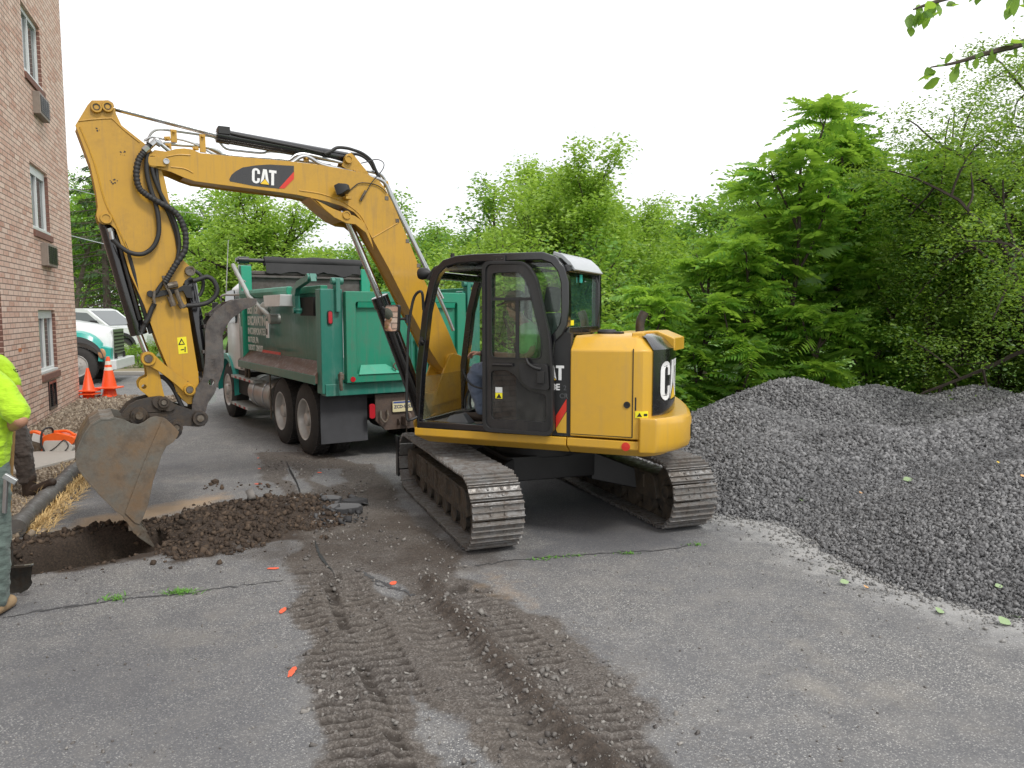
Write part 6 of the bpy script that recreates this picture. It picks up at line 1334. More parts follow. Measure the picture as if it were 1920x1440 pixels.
# operator in the cab
OP = thing("person", "person in a green tee shirt, jeans and cap sitting at the excavator controls", "person", XC)
def L3(x, y, yl): p = onplane(x, y, XC, yl); return Vector((p.x, p.y, p.z))
hd = L3(968, 572, .60); nk = L3(980, 606, .60); pel = L3(1000, 712, .60); s1, s2 = L3(992, 628, .82), L3(990, 628, .40); e1, e2 = L3(985, 668, .95), L3(980, 668, .30); w1, w2 = L3(905, 663, .94), L3(905, 664, .29)
h1, h2 = L3(995, 712, .70), L3(995, 712, .52); k1, k2 = L3(896, 697, .74), L3(900, 697, .46); a1, a2 = L3(905, 772, .72), L3(912, 772, .48)
chs = [[(pel, .13), (L3(1000, 670, .6), .12), (L3(993, 635, .6), .13), (nk, .06)], [(nk, .055), (hd + Vector((0, 0, -.07)), .05)], [(nk, .06), (s1, .055), (e1, .044), (w1, .028)], [(nk, .06), (s2, .055), (e2, .044), (w2, .028)], [(h1, .085), (k1, .06), (a1, .042)], [(h2, .085), (k2, .06), (a2, .042)]]
chs += hand(w1, (1, 0, .1), (.1, .2, -1), 1, .8, -1) + hand(w2, (1, 0, .1), (.1, -.2, -1), 1, .8, 1)
mb = capsules(chs); q, Mh = head(mb, hd, (1, 0, -.22), 1.0); fuse("body", mb, SKINL, OP, .009); 
for k in (-1, 1): mb = MB(); ell(mb, q(.080, k * .031, .008), (.009, .011, .008)); obj("eye", mb, INK, OP)
mb = MB(); ell(mb, q(-.012, 0, .018), (.100, .084, .10), Mh); fuse("hair", mb, HAIR, OP, .012)
mb = MB(); ell(mb, q(-.004, 0, .062), (.106, .088, .078), Mh); mb.loft([[q(.05, -.06, .05), q(.19, -.045, .030), q(.19, .045, .030), q(.05, .06, .05)], [q(.05, -.06, .062), q(.19, -.045, .040), q(.19, .045, .040), q(.05, .06, .062)]]); fuse("cap", mb, CAPM, OP, .008)
mb = capsules([[(L3(1002, 705, .6), .165), (L3(1002, 665, .6), .15), (L3(994, 636, .6), .155), (L3(985, 620, .6), .11)], [(L3(988, 622, .68), .09), (s1, .08), (s1.lerp(e1, .7), .078)], [(L3(988, 622, .5), .09), (s2, .08), (s2.lerp(e2, .7), .078)]]); fuse("tee_shirt", mb, TEEG, OP, .011, .03)
mb = capsules([[(pel, .14), (h1, .115), (k1, .085), (a1 + Vector((0, 0, .02)), .068)], [(pel, .14), (h2, .115), (k2, .085), (a2 + Vector((0, 0, .02)), .068)]]); fuse("jeans", mb, JEAN, OP, .011, .025)
for a_, tx_, yy in ((a1, 872, .74), (a2, 878, .46)):
    p_ = L3(tx_, 786, yy); mb = capsules([[(a_, .05), (Vector((a_.x - .01, a_.y, 1.02)), .045)], [(Vector((a_.x - .02, a_.y, 1.015)), .044), (Vector((p_.x, yy, 1.008)), .040)]]); fuse("shoe", mb, BOOTB, OP, .008)
mb = MB(); mb.lathe(w1 - Vector((.03, 0, 0)), (1, 0, .05), [(0, .031), (.02, .033), (.04, .031)], 16); obj("wrist_watch", mb, BLKM, OP)
# ---------------------------------------------------------------- dump truck: x forward, y left, z up
TM = frame((-2.91, 10.66, 0), R(90 + 33)); TR = thing("dump_truck", "green tandem axle dump truck standing behind the excavator arm, tailgate towards us", "dump truck", TM)
def TS(x, y, lat=0): p = onplane(x, y, TM, -lat); return (p.x, -lat, p.z)
def tobj(n, mb, m, p=None, **k): return obj(n, mb, m, p or TR, TM, **k)
W2 = 2.35     # track over the outer tyres; left side of the truck is y = 0
def wheel(x, y, r_, wd, parent, M, out=1, tire=TIRE, rim=RIMM, dual=False):
    w_ = bpy.data.objects.new("wheel", None); COL.objects.link(w_); w_.parent = parent; WM[w_.name] = WM[parent.name]; s_ = out
    mb = MB(); c = (x, y, r_); ax = (0, -s_, 0)
    mb.lathe(c, ax, [(0.005, r_ * .58), (0, r_ * .64), (.006, r_ * .80), (.03, r_ * .94), (.05, r_ * .985), (wd / 2, r_), (wd - .05, r_ * .985), (wd - .03, r_ * .94), (wd, r_ * .8), (wd, r_ * .58)], 48, cap=False)
    for k in range(40):
        a = 2 * math.pi * k / 40
        for j, (u0, u1) in enumerate(((.04, wd * .36), (wd * .42, wd * .60), (wd * .66, wd - .04))):
            a2 = a + (.06 if j == 1 else 0); e_ = .055
            vs = [(x + rr_ * math.cos(a2 + da), y - s_ * u, r_ + rr_ * math.sin(a2 + da)) for rr_ in (r_ * .98, r_ * 1.012) for u in (u0, u1) for da in (-e_, e_)]
            mb.add(vs, [(0, 1, 3, 2), (4, 5, 7, 6), (0, 1, 5, 4), (2, 3, 7, 6), (0, 2, 6, 4), (1, 3, 7, 5)])
    obj("tyre", mb, tire, w_, M, smooth=40)
    mb = MB(); mb.lathe(c, ax, [(.01, r_ * .60), (.0, r_ * .575), (.012, r_ * .54), (.10 if dual else .03, r_ * .50), (.13 if dual else .02, r_ * .40), (.125 if dual else .0, r_ * .22), (.03 if dual else -.04, r_ * .18), (.02 if dual else -.05, r_ * .10), (.02 if dual else -.05, 0)], 40, cap=False)
    for k in range(10):
        a = 2 * math.pi * k / 10; rr_ = r_ * .30; mb.cyl((x + rr_ * math.cos(a), y - s_ * (.125 if dual else .02), r_ + rr_ * math.sin(a)), (x + rr_ * math.cos(a), y - s_ * (.09 if dual else -.015), r_ + rr_ * math.sin(a)), .016, 6)
    obj("rim", mb, rim, w_, M); return w_
for x in (.02, 1.14): wheel(x, 0, .50, .28, TR, TM, 1, dual=True); wheel(x, -.31, .50, .26, TR, TM, 1, dual=True); wheel(x, -W2, .50, .28, TR, TM, -1, dual=True); wheel(x, -W2 + .31, .50, .26, TR, TM, -1, dual=True)
wheel(4.75, -.05, .52, .30, TR, TM, 1); wheel(4.75, -W2 + .05, .52, .30, TR, TM, -1)
mb = MB(); mb.box(-.75, 5.4, -.95, -.87, .62, .86); mb.box(-.75, 5.4, -1.48, -1.40, .62, .86)
for x in (.02, 1.14, 4.75): mb.cyl((x, -.25, .5), (x, -W2 + .25, .5), .08)
mb.lathe((.02, -1.17, .5), (1, 0, 0), [(-.2, .08), (-.1, .19), (.1, .19), (.25, .08)]); mb.lathe((1.14, -1.17, .5), (1, 0, 0), [(-.2, .08), (-.1, .19), (.1, .19), (.25, .08)]); mb.box(-.60, 1.7, -.80, -.30, .82, .95); mb.box(-.60, 1.7, -2.0, -1.5, .82, .95)
tobj("chassis_frame", mb, DARK, bevel=.01)
# dump body
BX0, BX1, BH = -.78, 3.35, 2.27
mb = MB(); bulge = [(0.02, 1.30), (-.03, 1.55), (0, 1.8), (.02, 2.05)]
for s_, y0 in ((1, -.10), (-1, -W2 + .10)):
    secs = []
    for x in np.linspace(BX0 + .05, BX1, 14):
        dent = .018 * math.sin(x * 5.1) + .012 * math.sin(x * 11)
        secs.append([(x, y0 + s_ * (o_ + dent * math.sin((z - 1.3) / .9 * 3.14)), z) for o_, z in ((-.10, 1.12), (-.03, 1.25), (.0, 1.34), (.02, 1.55), (.03, 1.8), (.02, 2.1), (.02, 2.27))] + [(x, y0 - s_ * .06, 2.27), (x, y0 - s_ * .12, 1.3), (x, y0 - s_ * .2, 1.12)])
    mb.loft(secs)
mb.box(BX0, BX1, -W2 + .2, -.2, 1.08, 1.14)
tobj("dump_body", mb, TGRD, smooth=50)
mb = MB()
for y in (-.09, -W2 + .09): mb.box(BX0 + .1, BX1, y - .05, y + .05, 2.25, 2.35)
tobj("top_rail", mb, TGRN, bevel=.01)
mb = MB()
for y, s_ in ((-.04, 1), (-W2 + .04, -1)): mb.loft([[(x, y + s_ * a, z) for a, z in ((-.06, 1.34), (.10, 1.17), (.10, 1.06), (-.10, 1.06))] for x in (BX0 + .10, BX1 + .05)])
tobj("dirt_shelf", mb, RUSTD, smooth=0)
mb = MB()
for y, s_ in ((.062, 1), (-W2 - .062, -1)): mb.box(BX0 + .1, BX1 + .06, y - .008, y + .002, 1.045, 1.165)
tobj("side_rail", mb, TGRD, bevel=.004)
mb = MB(); mb.box(BX0 - .06, BX0 + .14, -.28, .02, .93, 2.30); tobj("corner_post", mb, TGRD, bevel=.015)
mb = MB(); mb.box(BX0 - .06, BX0 + .14, -W2 - .02, -W2 + .28, .93, 2.30); tobj("corner_post", mb, TGRD, bevel=.015)
mb = MB(); mb.box(BX0 - .08, BX0 + .1, -W2 + .02, -.02, .90, 1.06); tobj("rear_sill", mb, TGRD, bevel=.01)
# tailgate
GT = bpy.data.objects.new("tailgate", None); COL.objects.link(GT); GT.parent = TR; WM[GT.name] = TM
gx = BX0 - .10
mb = MB(); mb.box(gx, gx + .04, -W2 + .28, -.28, 1.08, 2.26); tobj("gate_panel", mb, TGRN, GT)
mb = MB(); mb.plate([(-.28, 1.07), (-W2 + .28, 1.07), (-W2 + .28, 2.27), (-.28, 2.27)], 0, .07, [rpoly([(-.42, 1.18), (-W2 + .42, 1.18), (-W2 + .42, 2.13), (-.42, 2.13)], .03)], fn=lambda x, y, z: (gx - y, x, z)); tobj("gate_frame", mb, TGRN, GT, bevel=.012)
mb = MB()
for a, b in (((-.40, 2.12), (-.55, 1.98)), ): pass
mb.loft([[(gx - .002, -.45, 2.13), (gx - .07, -.45, 2.13), (gx - .05, -.45, 2.06)], [(gx - .002, -W2 + .45, 2.13), (gx - .07, -W2 + .45, 2.13), (gx - .05, -W2 + .45, 2.06)]])
mb.loft([[(gx - .01, -.44, 1.18), (gx - .09, -.44, 1.18), (gx - .01, -.50, 1.30)], [(gx - .01, -1.0, 1.18), (gx - .09, -1.05, 1.18), (gx - .01, -.85, 1.30)]]); tobj("gate_gusset", mb, TGRB, GT, smooth=0)
mb = MB(); mb.tube([(gx - .06, -1.22, 1.20), (gx - .10, -1.20, 1.24), (gx - .10, -1.20, 1.66), (gx - .10, -1.24, 1.70), (gx - .10, -1.36, 1.70)], .018, 8, smooth=3); mb.box(gx - .08, gx - .04, -1.45, -1.30, 1.10, 1.66); mb.box(gx - .085, gx - .04, -1.66, -1.50, 1.10, 1.62); tobj("gate_chute", mb, TGRD, GT, bevel=.006)
mb = MB(); mb.box(gx - .078, gx - .072, -1.16, -1.06, 1.16, 1.26); tobj("yellow_tag", mb, WARN, GT)
mb = MB(); mb.box(gx - .09, gx - .086, -1.64, -1.52, 1.52, 1.60); tobj("yellow_tag", mb, WARN, GT)
mb = MB(); mb.tube([(gx - .09, -.95, 1.42), (gx - .09, -.98, 1.34), (gx - .09, -.93, 1.28), (gx - .09, -.97, 1.22)], .012, 6, smooth=3); tobj("gate_chain", mb, PINM, GT)
for y in (-.20, -W2 + .20):
    mb = MB(); mb.box(gx - .03, gx + .10, y - .03, y + .03, 2.0, 2.44); mb.cyl((gx - .05, y, 2.40), (gx + .5, y, 2.40), .03) if False else None; mb.cyl((gx + .02, y - .08, 2.40), (gx + .02, y + .08, 2.40), .045); tobj("gate_hinge", mb, TGRD, bevel=.008)
    mb = MB(); mb.tube([(gx - .06, y, 1.22), (gx - .08, y + .01, 1.10), (gx - .07, y, .98)], .025, 8, smooth=3); mb.box(gx - .10, gx - .02, y - .03, y + .03, 1.12, 1.20); tobj("gate_latch", mb, PINM, bevel=.006)
mb = MB(); pr = rpoly([(-.035, -.09), (.035, -.09), (.035, .09), (-.035, .09)], .033, 5); mb.plate(pr, 0, .02, fn=lambda x, y, z: (BX0 - .062 - y, -.10 + x, 1.93 + z)); tobj("lamp_housing", mb, BLKM, bevel=.003)
mb = MB(); mb.plate([(a * .7, b * .85) for a, b in pr], .02, .03, fn=lambda x, y, z: (BX0 - .062 - y, -.10 + x, 1.93 + z)); tobj("tail_light", mb, REDL)
mb = MB(); mb.cyl((gx - .072, -.36, 1.12), (gx - .078, -.36, 1.12), .035); tobj("reflector", mb, REDL)
LETT = plain("dusty white lettering", (.62, .66, .63), .6, 0, .4, 30, 0)
# board, box and lever on the body side
mb = MB(); mb.loft([[(x, y, z) for y, z in ((.03, 2.22), (.10, 2.22), (.12, 2.30), (.10, 2.36), (.03, 2.36))] for x in (.28, 2.95)]); tobj("side_tube", mb, TGRN, bevel=.02)
mb = MB(); mb.loft([[(.10, y, 2.24), (.95, y, 2.24), (.90, y, 2.08), (.15, y, 2.08)] for y in (.05, .26)]); tobj("flat_box", mb, TWHT, bevel=.01)
mb = MB(); P3 = [(-.72, 2.40), (-.66, 2.50), (-.10, 2.42), (.16, 2.28), (.13, 2.22), (.06, 1.98), (-.04, 1.98), (.0, 2.22), (-.06, 2.32), (-.5, 2.40)]; mb.plate(P3, .02, .09); mb.cyl((-.62, .0, 2.45), (-.62, .12, 2.45), .05); mb.cyl((0, .0, 2.02), (0, .12, 2.02), .04); tobj("gate_arm", mb, TGRD, bevel=.008)
mb = MB(); mb.box(-.5, .05, -.04, .0, 1.95, 2.2); tobj("dark_recess_plate", mb, DARK)
# lettering on the body side
LM = TM @ basis((2.86, -.02, 0), (-1, 0, 0), (0, 0, 1))
for s_, z, sz, bd in (("BEITEL", 1.98, .24, .008), ("EXCAVATING", 1.79, .20, .007), ("INCORPORATED", 1.635, .15, .004), ("BUTLER, PA", 1.50, .13, .003), ("USDOT 1284287", 1.37, .13, .003)):
    text("side_lettering", s_, sz, LM @ Matrix.Translation((.05, z, .045)), LETT, TR, bd, spacing=.95)
mb = MB(); mb.box(1.55, 1.68, .02, .032, 1.60, 1.86); tobj("number_plate", mb, WHT, smooth=0)
text("number", "8", .13, TM @ basis((1.665, .036, 1.65), (-1, 0, 0), (0, 0, 1)), INK, TR, .003)
mb = MB(); mb.box(1.0, 2.0, .012, .022, 1.36, 1.40); tobj("red_scuff", mb, RED, smooth=0)
# headboard, tarp, tarp arm
mb = MB(); mb.plate([(-.05, 2.2), (-W2 + .05, 2.2), (-W2 + .05, 2.72), (-.05, 2.72)], 0, .05, fn=lambda x, y, z: (BX1 - y, x, z)); mb.box(BX1 - .07, BX1 + .6, -W2 + .05, -.05, 2.66, 2.71); mb.box(BX1 - .12, BX1 - .05, -W2 + .05, -.05, 2.60, 2.64); tobj("headboard", mb, STLG, bevel=.008)
for y in (-.08, -W2 + .08):
    mb = MB(); mb.box(BX1 - .14, BX1 + .06, y - .09, y + .09, 1.2, 2.80); tobj("headboard_post", mb, TGRB, bevel=.012)
mb = MB(); rr = random.Random(4); pts_ = [(BX1 + .0, -.42 - (W2 - .55) * i / 22, 2.90 - .010 * math.sin(i * .35)) for i in range(23)]; mb.tube(pts_, [.080 + .008 * math.sin(i * .7) + rr.uniform(-.004, .006) for i in range(23)], 14)
rows = [[(BX1 - .09 - .02 * rr.random(), -.42 - (W2 - .6) * i / 22, 2.86), (BX1 - .12 - .03 * rr.random(), -.42 - (W2 - .6) * i / 22, 2.74 - .05 * math.sin(i * .8) * rr.random() - .05), (BX1 - .08, -.42 - (W2 - .6) * i / 22, 2.70)] for i in range(23)]; mb.loft(rows, closed=False, caps=False)
tobj("rolled_tarp", mb, TARP, smooth=50)
mb = MB(); mb.cyl((BX1, .06, 2.90), (BX1, -W2, 2.90), .035); mb.cyl((BX1, .02, 2.90), (BX1, -.16, 2.90), .06); tobj("tarp_roller", mb, BLKD)
mb = MB(); a = Vector(TS(437, 497, -.10)); b = Vector(TS(467, 556, -.14)); c_ = Vector(TS(511, 598, -.14)); mb.tube([a, b, c_], .035, 10); mb.cyl(c_ + Vector((0, -.10, 0)), c_ + Vector((0, .05, 0)), .075); tobj("tarp_arm", mb, ALU)
mb = MB()
for L in ([TS(447, 497, -.02), TS(448, 520, -.02)], [TS(447, 498, -.02), TS(470, 497, .2)], [TS(446, 520, -.02), TS(460, 528, -.02)]): mb.tube(L, .012, 6)
tobj("tarp_bracket", mb, ALU)
mb = MB(); q0 = Vector(TS(498, 582, -.08)); ell(mb, q0 + Vector((.0, 0, .04)), (.13, .08, .10)); ell(mb, q0 + Vector((.26, 0, .0)), (.10, .06, .08)); tobj("tarp_motor", mb, ALU)
# flaps, hitch plate, plate, lamps
for y in (-.02, -W2 + .68):
    mb = MB(); rows = [[(BX0 + .12 + .03 * math.sin(z * 3), y - .66 * k / 8, z) for k in range(9)] for z in (.92, .7, .5, .24)]; rows2 = [[(p[0] + .012, p[1], p[2]) for p in r0] for r0 in rows]; mb.loft(rows, closed=False, caps=False); mb.loft(rows2, closed=False, caps=False); tobj("mud_flap", mb, MUDF)
mb = MB(); mb.plate([(-.74, .88), (-1.62, .88), (-1.62, .52), (-1.50, .38), (-.88, .38), (-.74, .52)], 0, .03, fn=lambda x, y, z: (BX0 + .03 - y, x, z)); tobj("hitch_plate", mb, HITCH, bevel=.005)
mb = MB(); hx0 = BX0 - .01; mb.tube([(hx0 - .02, -.80, .66), (hx0 - .04, -.80, .56), (hx0 - .05, -.85, .50), (hx0 - .04, -.90, .56), (hx0 - .02, -.90, .66)], .016, 8, smooth=4); tobj("tow_ring", mb, PINM)
mb = MB(); mb.box(hx0 - .14, hx0, -1.22, -1.12, .44, .56); mb.cyl((hx0 - .10, -1.17, .40), (hx0 - .10, -1.17, .62), .035); mb.tube([(hx0 - .08, -1.17, .56), (hx0 - .16, -1.17, .60), (hx0 - .19, -1.17, .52)], .026, 8, smooth=3); mb.cyl((hx0 - .02, -1.07, .48), (hx0 - .02, -1.06, .48), .05); tobj("pintle_hook", mb, HITCH, bevel=.008)
mb = MB(); mb.tube([(hx0 - .05, -1.17, .40), (hx0 - .05, -1.17, .16)], .008, 6); tobj("safety_chain", mb, PINM)
mb = MB(); mb.plate(rpoly([(-.15, -.075), (.15, -.075), (.15, .075), (-.15, .075)], .012), 0, .004, fn=lambda x, y, z: (hx0 - .02 - y, -1.13 - x, .70 + z)); lp_ = tobj("licence_plate", mb, plain("cream licence plate", (.62, .56, .34), .5, 0, .1, 30, 0), smooth=0)
text("plate_number", "ZCD-9953", .062, TM @ basis((hx0 - .0255, -1.0, .675), (0, -1, 0), (0, 0, 1)), plain("navy plate ink", (.02, .03, .12), .5), lp_, .0015)
mb = MB(); mb.box(hx0 - .0262, hx0 - .0245, -1.27, -.99, .745, .768); tobj("plate_band", mb, plain("blue plate band", (.04, .08, .3), .5), lp_, smooth=0)
for y in (-.68, -1.68): mb = MB(); mb.plate(rpoly([(-.04, -.10), (.04, -.10), (.04, .10), (-.04, .10)], .035, 4), 0, .03, fn=lambda x, y_, z: (hx0 - y_, y + x, .66 + z)); tobj("tail_light", mb, REDL, bevel=.004)
# tanks, steps
mb = MB(); mb.lathe((1.95, -.32, .62), (1, 0, 0), [(0, 0), (.0, .26), (.02, .285), (1.25, .285), (1.27, .26), (1.27, 0)], 36); tobj("fuel_tank", mb, TANK)
for x in (2.25, 2.85): mb = MB(); mb.lathe((x, -.32, .62), (1, 0, 0), [(0, .286), (0, .296), (.06, .296), (.06, .286)], 36); tobj("tank_strap", mb, PIPE)
mb = MB(); mb.box(3.3, 4.1, -.5, -.1, .5, .95); tobj("battery_box", mb, DARK, bevel=.02)
RW = plain("red reflective tape", (.45, .03, .03), .5)
for (x0, x1, z) in ((2.55, 4.1, .86), (2.95, 4.15, .36)):
    mb = MB(); mb.box(x0, x1, -.30, .03, z - .05, z); st = tobj("cab_step", mb, ALU, bevel=.006)
    for k in range(int((x1 - x0) / .16)): mb = MB(); mb.box(x0 + .04 + k * .16, x0 + .12 + k * .16, .031, .034, z - .045, z - .008); tobj("reflective_tape", mb, RW if k % 2 else WFRM, st, smooth=0)
mb = MB(); mb.cyl((3.3, -.05, .86), (3.3, -.05, 1.15), .03); mb.cyl((3.1, -.05, .86), (3.1, -.05, 1.15), .02); tobj("step_post", mb, PINM)
mb = MB(); mb.cyl((1.75, -.03, .30), (1.75, -.03, 1.06), .012); tobj("fender_rod", mb, PINM)
# cab and bonnet
mb = MB()
def cabsec(x, zt, w_, z0=1.0): return [(x, -W2 / 2 + w_, z0), (x, -W2 / 2 + w_ * 1.0, 1.75), (x, -W2 / 2 + w_ * .92, zt - .12), (x, -W2 / 2 + w_ * .8, zt), (x, -W2 / 2 - w_ * .8, zt), (x, -W2 / 2 - w_ * .92, zt - .12), (x, -W2 / 2 - w_, 1.75), (x, -W2 / 2 - w_, z0)]
mb.loft([cabsec(3.62, 2.50, 1.10, .95), cabsec(3.75, 2.55, 1.12, .95), cabsec(4.6, 2.55, 1.12, .95), cabsec(4.95, 1.9, 1.05, .95)]); tobj("cab", mb, TWHT, bevel=.03, smooth=40)
mb = MB(); mb.plate(rpoly([(3.9, 1.80), (4.55, 1.80), (4.75, 1.95), (4.55, 2.38), (3.95, 2.40)], .05), -.055, -.03); tobj("cab_window", mb, WGLS)
mb = MB(); mb.loft([cabsec(4.9, 1.75, .80, .9), cabsec(5.4, 1.68, .70, .8), cabsec(5.95, 1.55, .62, .7), cabsec(6.02, 1.45, .58, .75)]); tobj("bonnet", mb, TWHT, bevel=.03, smooth=40)
for y, s_ in ((-.02, 1), (-W2 + .02, -1)):
    mb = MB(); arc = [(4.75 + .66 * math.cos(t_), .60 + .62 * math.sin(t_)) for t_ in np.linspace(math.pi * 1.02, -.05, 14)]
    mb.loft([[(x, y, z) , (x, y - s_ * .34, z + .03), (x, y - s_ * .34, z - .02), (x, y, z - .10)] for x, z in arc]); tobj("fender", mb, TEAL, smooth=40)
    mb = MB(); arc = [(4.75 + .64 * math.cos(t_), .58 + .55 * math.sin(t_)) for t_ in np.linspace(math.pi * 1.0, math.pi * .72, 6)]; mb.loft([[(x - .01, y + s_ * .01, z + .0), (x - .01, y - s_ * .30, z), (x + .06, y - s_ * .30, z - .05), (x + .06, y + s_ * .01, z - .05)] for x, z in arc]); tobj("fender_guard", mb, DARK)
mb = MB(); mb.loft([[(5.9, y, .45), (6.12, y, .45), (6.12, y, .78), (5.9, y, .78)] for y in (-.1, -W2 + .1)]); tobj("front_bumper", mb, PIPE, bevel=.02)
mb = MB(); mb.tube([(3.35, .02, 1.0), (3.35, .02, 1.9), (3.45, .02, 1.97), (3.55, .02, 1.97)], .02, 8, smooth=3); mb.tube([(3.25, .02, 1.2), (3.25, .02, 1.75)], .015, 8); tobj("grab_rail", mb, ALU)
mb = MB(); mb.box(4.42, 4.50, .14, .24, 1.72, 2.18); tobj("side_mirror", mb, BLKM, bevel=.015); mb = MB(); mb.tube([(4.46, .2, 1.78), (4.5, .35, 1.76), (4.7, .6, 1.80)], .012, 6); mb.tube([(4.46, .2, 2.1), (4.46, -.02, 2.1)], .014, 6); tobj("mirror_bracket", mb, ALU)
a = TS(424, 548, -.15); b = TS(428, 450, -.15); mb = MB(); mb.tube([a, b], [.012, .006], 6); tobj("antenna", mb, WFRM)
mb = MB(); mb.tube([TS(414, 565, -.1), TS(415, 556, -.1), TS(422, 553, -.1), TS(436, 553, -.05), TS(452, 552, .0)], .02, 8, smooth=3); tobj("mirror_bracket", mb, ALU)
# ---------------------------------------------------------------- parked trucks beyond the brick corner
F2 = frame((-11.95, 21.0, 0), R(15)); T2 = thing("parked_lorry", "white bonneted truck with a green swoosh poking out behind the brick corner", "truck", F2)
def t2(n, mb, m, p=None, **k): return obj(n, mb, m, p or T2, F2, **k)
# x forward (to the right in the picture), y to the far side
wheel(0, 0, .52, .30, T2, F2, -1); wheel(0, 2.3, .52, .30, T2, F2, 1); wheel(-4.2, 0, .52, .3, T2, F2, -1)
mb = MB(); mb.box(-6, .9, .6, .7, .6, .85); mb.box(-6, .9, 1.6, 1.7, .6, .85); t2("chassis_frame", mb, DARK)
mb = MB()
def hs(x, z, w_, z0): return [(x, 1.15 - w_, z0), (x, 1.15 - w_, z - .35), (x, 1.15 - w_ * .82, z - .06), (x, 1.15 - w_ * .6, z), (x, 1.15 + w_ * .6, z), (x, 1.15 + w_ * .82, z - .06), (x, 1.15 + w_, z - .35), (x, 1.15 + w_, z0)]
mb.loft([hs(-1.6, 1.90, .98, 1.0), hs(-1.0, 1.84, .95, 1.0), hs(-.3, 1.76, .92, 1.0), (hs(.35, 1.64, .88, .9)), hs(.74, 1.52, .80, .62), hs(.84, 1.42, .76, .66)]); t2("bonnet", mb, TWHT, bevel=.04, smooth=45)
for y, s_ in ((-.02, 1), (2.3, -1)):
    arc = [(0 + .74 * math.cos(t_), .62 + .70 * math.sin(t_)) for t_ in np.linspace(math.pi * 1.0, .12, 16)]
    mb = MB(); mb.loft([[(x, y, z - .14), (x * .98, y - s_ * .02, z + .0), (x, y + s_ * .40, z + .10), (x, y + s_ * .42, z - .05)] for x, z in arc]); t2("fender", mb, GRYP, smooth=45)
    mb = MB(); mb.loft([[(x * .99, y - s_ * .012, z + .015), (x * 1.0, y + s_ * .05, z + .13), (x, y + s_ * .30, z + .17), (x, y + s_ * .28, z + .06)] for x, z in arc[1:-2]]); t2("fender_stripe", mb, TEAL, smooth=45)
mb = MB(); mb.loft([[(.55, y0, .64), (.84, y0 + .1, .62), (.86, y0 + .12, 1.0), (.6, y0, 1.08)] for y0 in (.0, .3)]); t2("headlamp_panel", mb, TEAL, bevel=.02)
mb = MB(); ell(mb, (.66, .0, .86), (.10, .03, .14)); t2("headlight", mb, plain("amber headlamp", (.5, .28, .14), .15)); 
mb = MB(); mb.box(.82, .86, .50, 1.80, .70, 1.52); t2("grille_panel", mb, PIPE, bevel=.03)
for k in range(7): mb = MB(); mb.box(.862, .872, .58, 1.72, .78 + k * .10, .83 + k * .10); t2("grille_slot", mb, INK, bevel=.004)
mb = MB(); mb.box(.80, 1.02, -.05, 2.35, .40, .68); t2("front_bumper", mb, TWHT, bevel=.03)
mb = MB(); mb.loft([[(x, y, z) for x, z in ((-3.4, 1.0), (-1.55, 1.0), (-1.5, 1.9), (-1.95, 2.75), (-3.4, 2.8))] for y in (.05, 2.25)]); t2("cab", mb, TWHT, bevel=.04)
mb = MB(); mb.box(-6.2, -3.6, 0, 2.3, 1.1, 2.5); t2("dump_body", mb, TGRN, bevel=.03)
# pickup
F3 = frame((-16.5, 32.6, -.05), R(-6)) @ Matrix.Scale(1.12, 4); PK_ = thing("pickup_truck", "white crew cab pickup parked beyond the shrubs", "pickup truck", F3)
def t3(n, mb, m, p=None, **k): return obj(n, mb, m, p or PK_, F3, **k)
wheel(0, 0, .42, .27, PK_, F3, -1); wheel(0, 1.75, .42, .27, PK_, F3, 1); wheel(-3.8, 0, .42, .27, PK_, F3, -1); wheel(-3.8, 1.75, .42, .27, PK_, F3, 1)
BODY = [(.95, .5), (.98, .95), (.90, 1.14), (.45, 1.22), (-.55, 1.28), (-1.35, 1.90), (-1.6, 1.97), (-2.9, 1.97), (-3.25, 1.90), (-3.35, 1.30), (-5.0, 1.28), (-5.05, .55), (-4.3, .5), (-4.25, .78), (-4.05, .94), (-3.8, 1.0), (-3.55, .94), (-3.35, .78), (-3.3, .45), (-.55, .42), (-.5, .74), (-.28, .94), (0, 1.0), (.28, .94), (.5, .74), (.55, .48)]
mb = MB(); mb.plate(rpoly(BODY, .06), -.02, 1.80); t3("body", mb, TWHT, bevel=.05, seg=3, smooth=40)
mb = MB(); mb.plate(rpoly([(-.78, 1.30), (-1.38, 1.80), (-2.05, 1.84), (-2.05, 1.30)], .04), -.032, -.018); t3("side_window", mb, WGLS)
mb = MB(); mb.plate(rpoly([(-2.2, 1.30), (-2.2, 1.84), (-3.0, 1.82), (-3.15, 1.30)], .04), -.032, -.018); t3("side_window", mb, WGLS)
mb = MB(); mb.loft([[(-.62, y, 1.32), (-1.36, y, 1.87), (-1.33, y, 1.89), (-.58, y, 1.34)] for y in (.12, 1.66)]); t3("windscreen", mb, WGLS)
mb = MB(); mb.plate([(0 + .56 * math.cos(t_), .50 + .56 * math.sin(t_)) for t_ in np.linspace(-.1, math.pi + .1, 18)] + [(0 + .46 * math.cos(t_), .50 + .46 * math.sin(t_)) for t_ in np.linspace(math.pi + .1, -.1, 18)], -.06, .05); t3("wheel_arch", mb, BLKM)
mb = MB(); mb.box(-1.15, -.95, -.26, -.06, 1.28, 1.52); t3("door_mirror", mb, BLKM, bevel=.03)
mb = MB()
for x in (-.52, -2.12, -3.22): mb.box(x - .005, x + .005, -.024, -.019, .52, 1.28)
t3("door_gap", mb, INK)
text("door_badge", "2500", .12, F3 @ basis((-1.05, -.026, 1.0), (1, 0, 0), (0, 0, 1)), BLKM, PK_, .003)
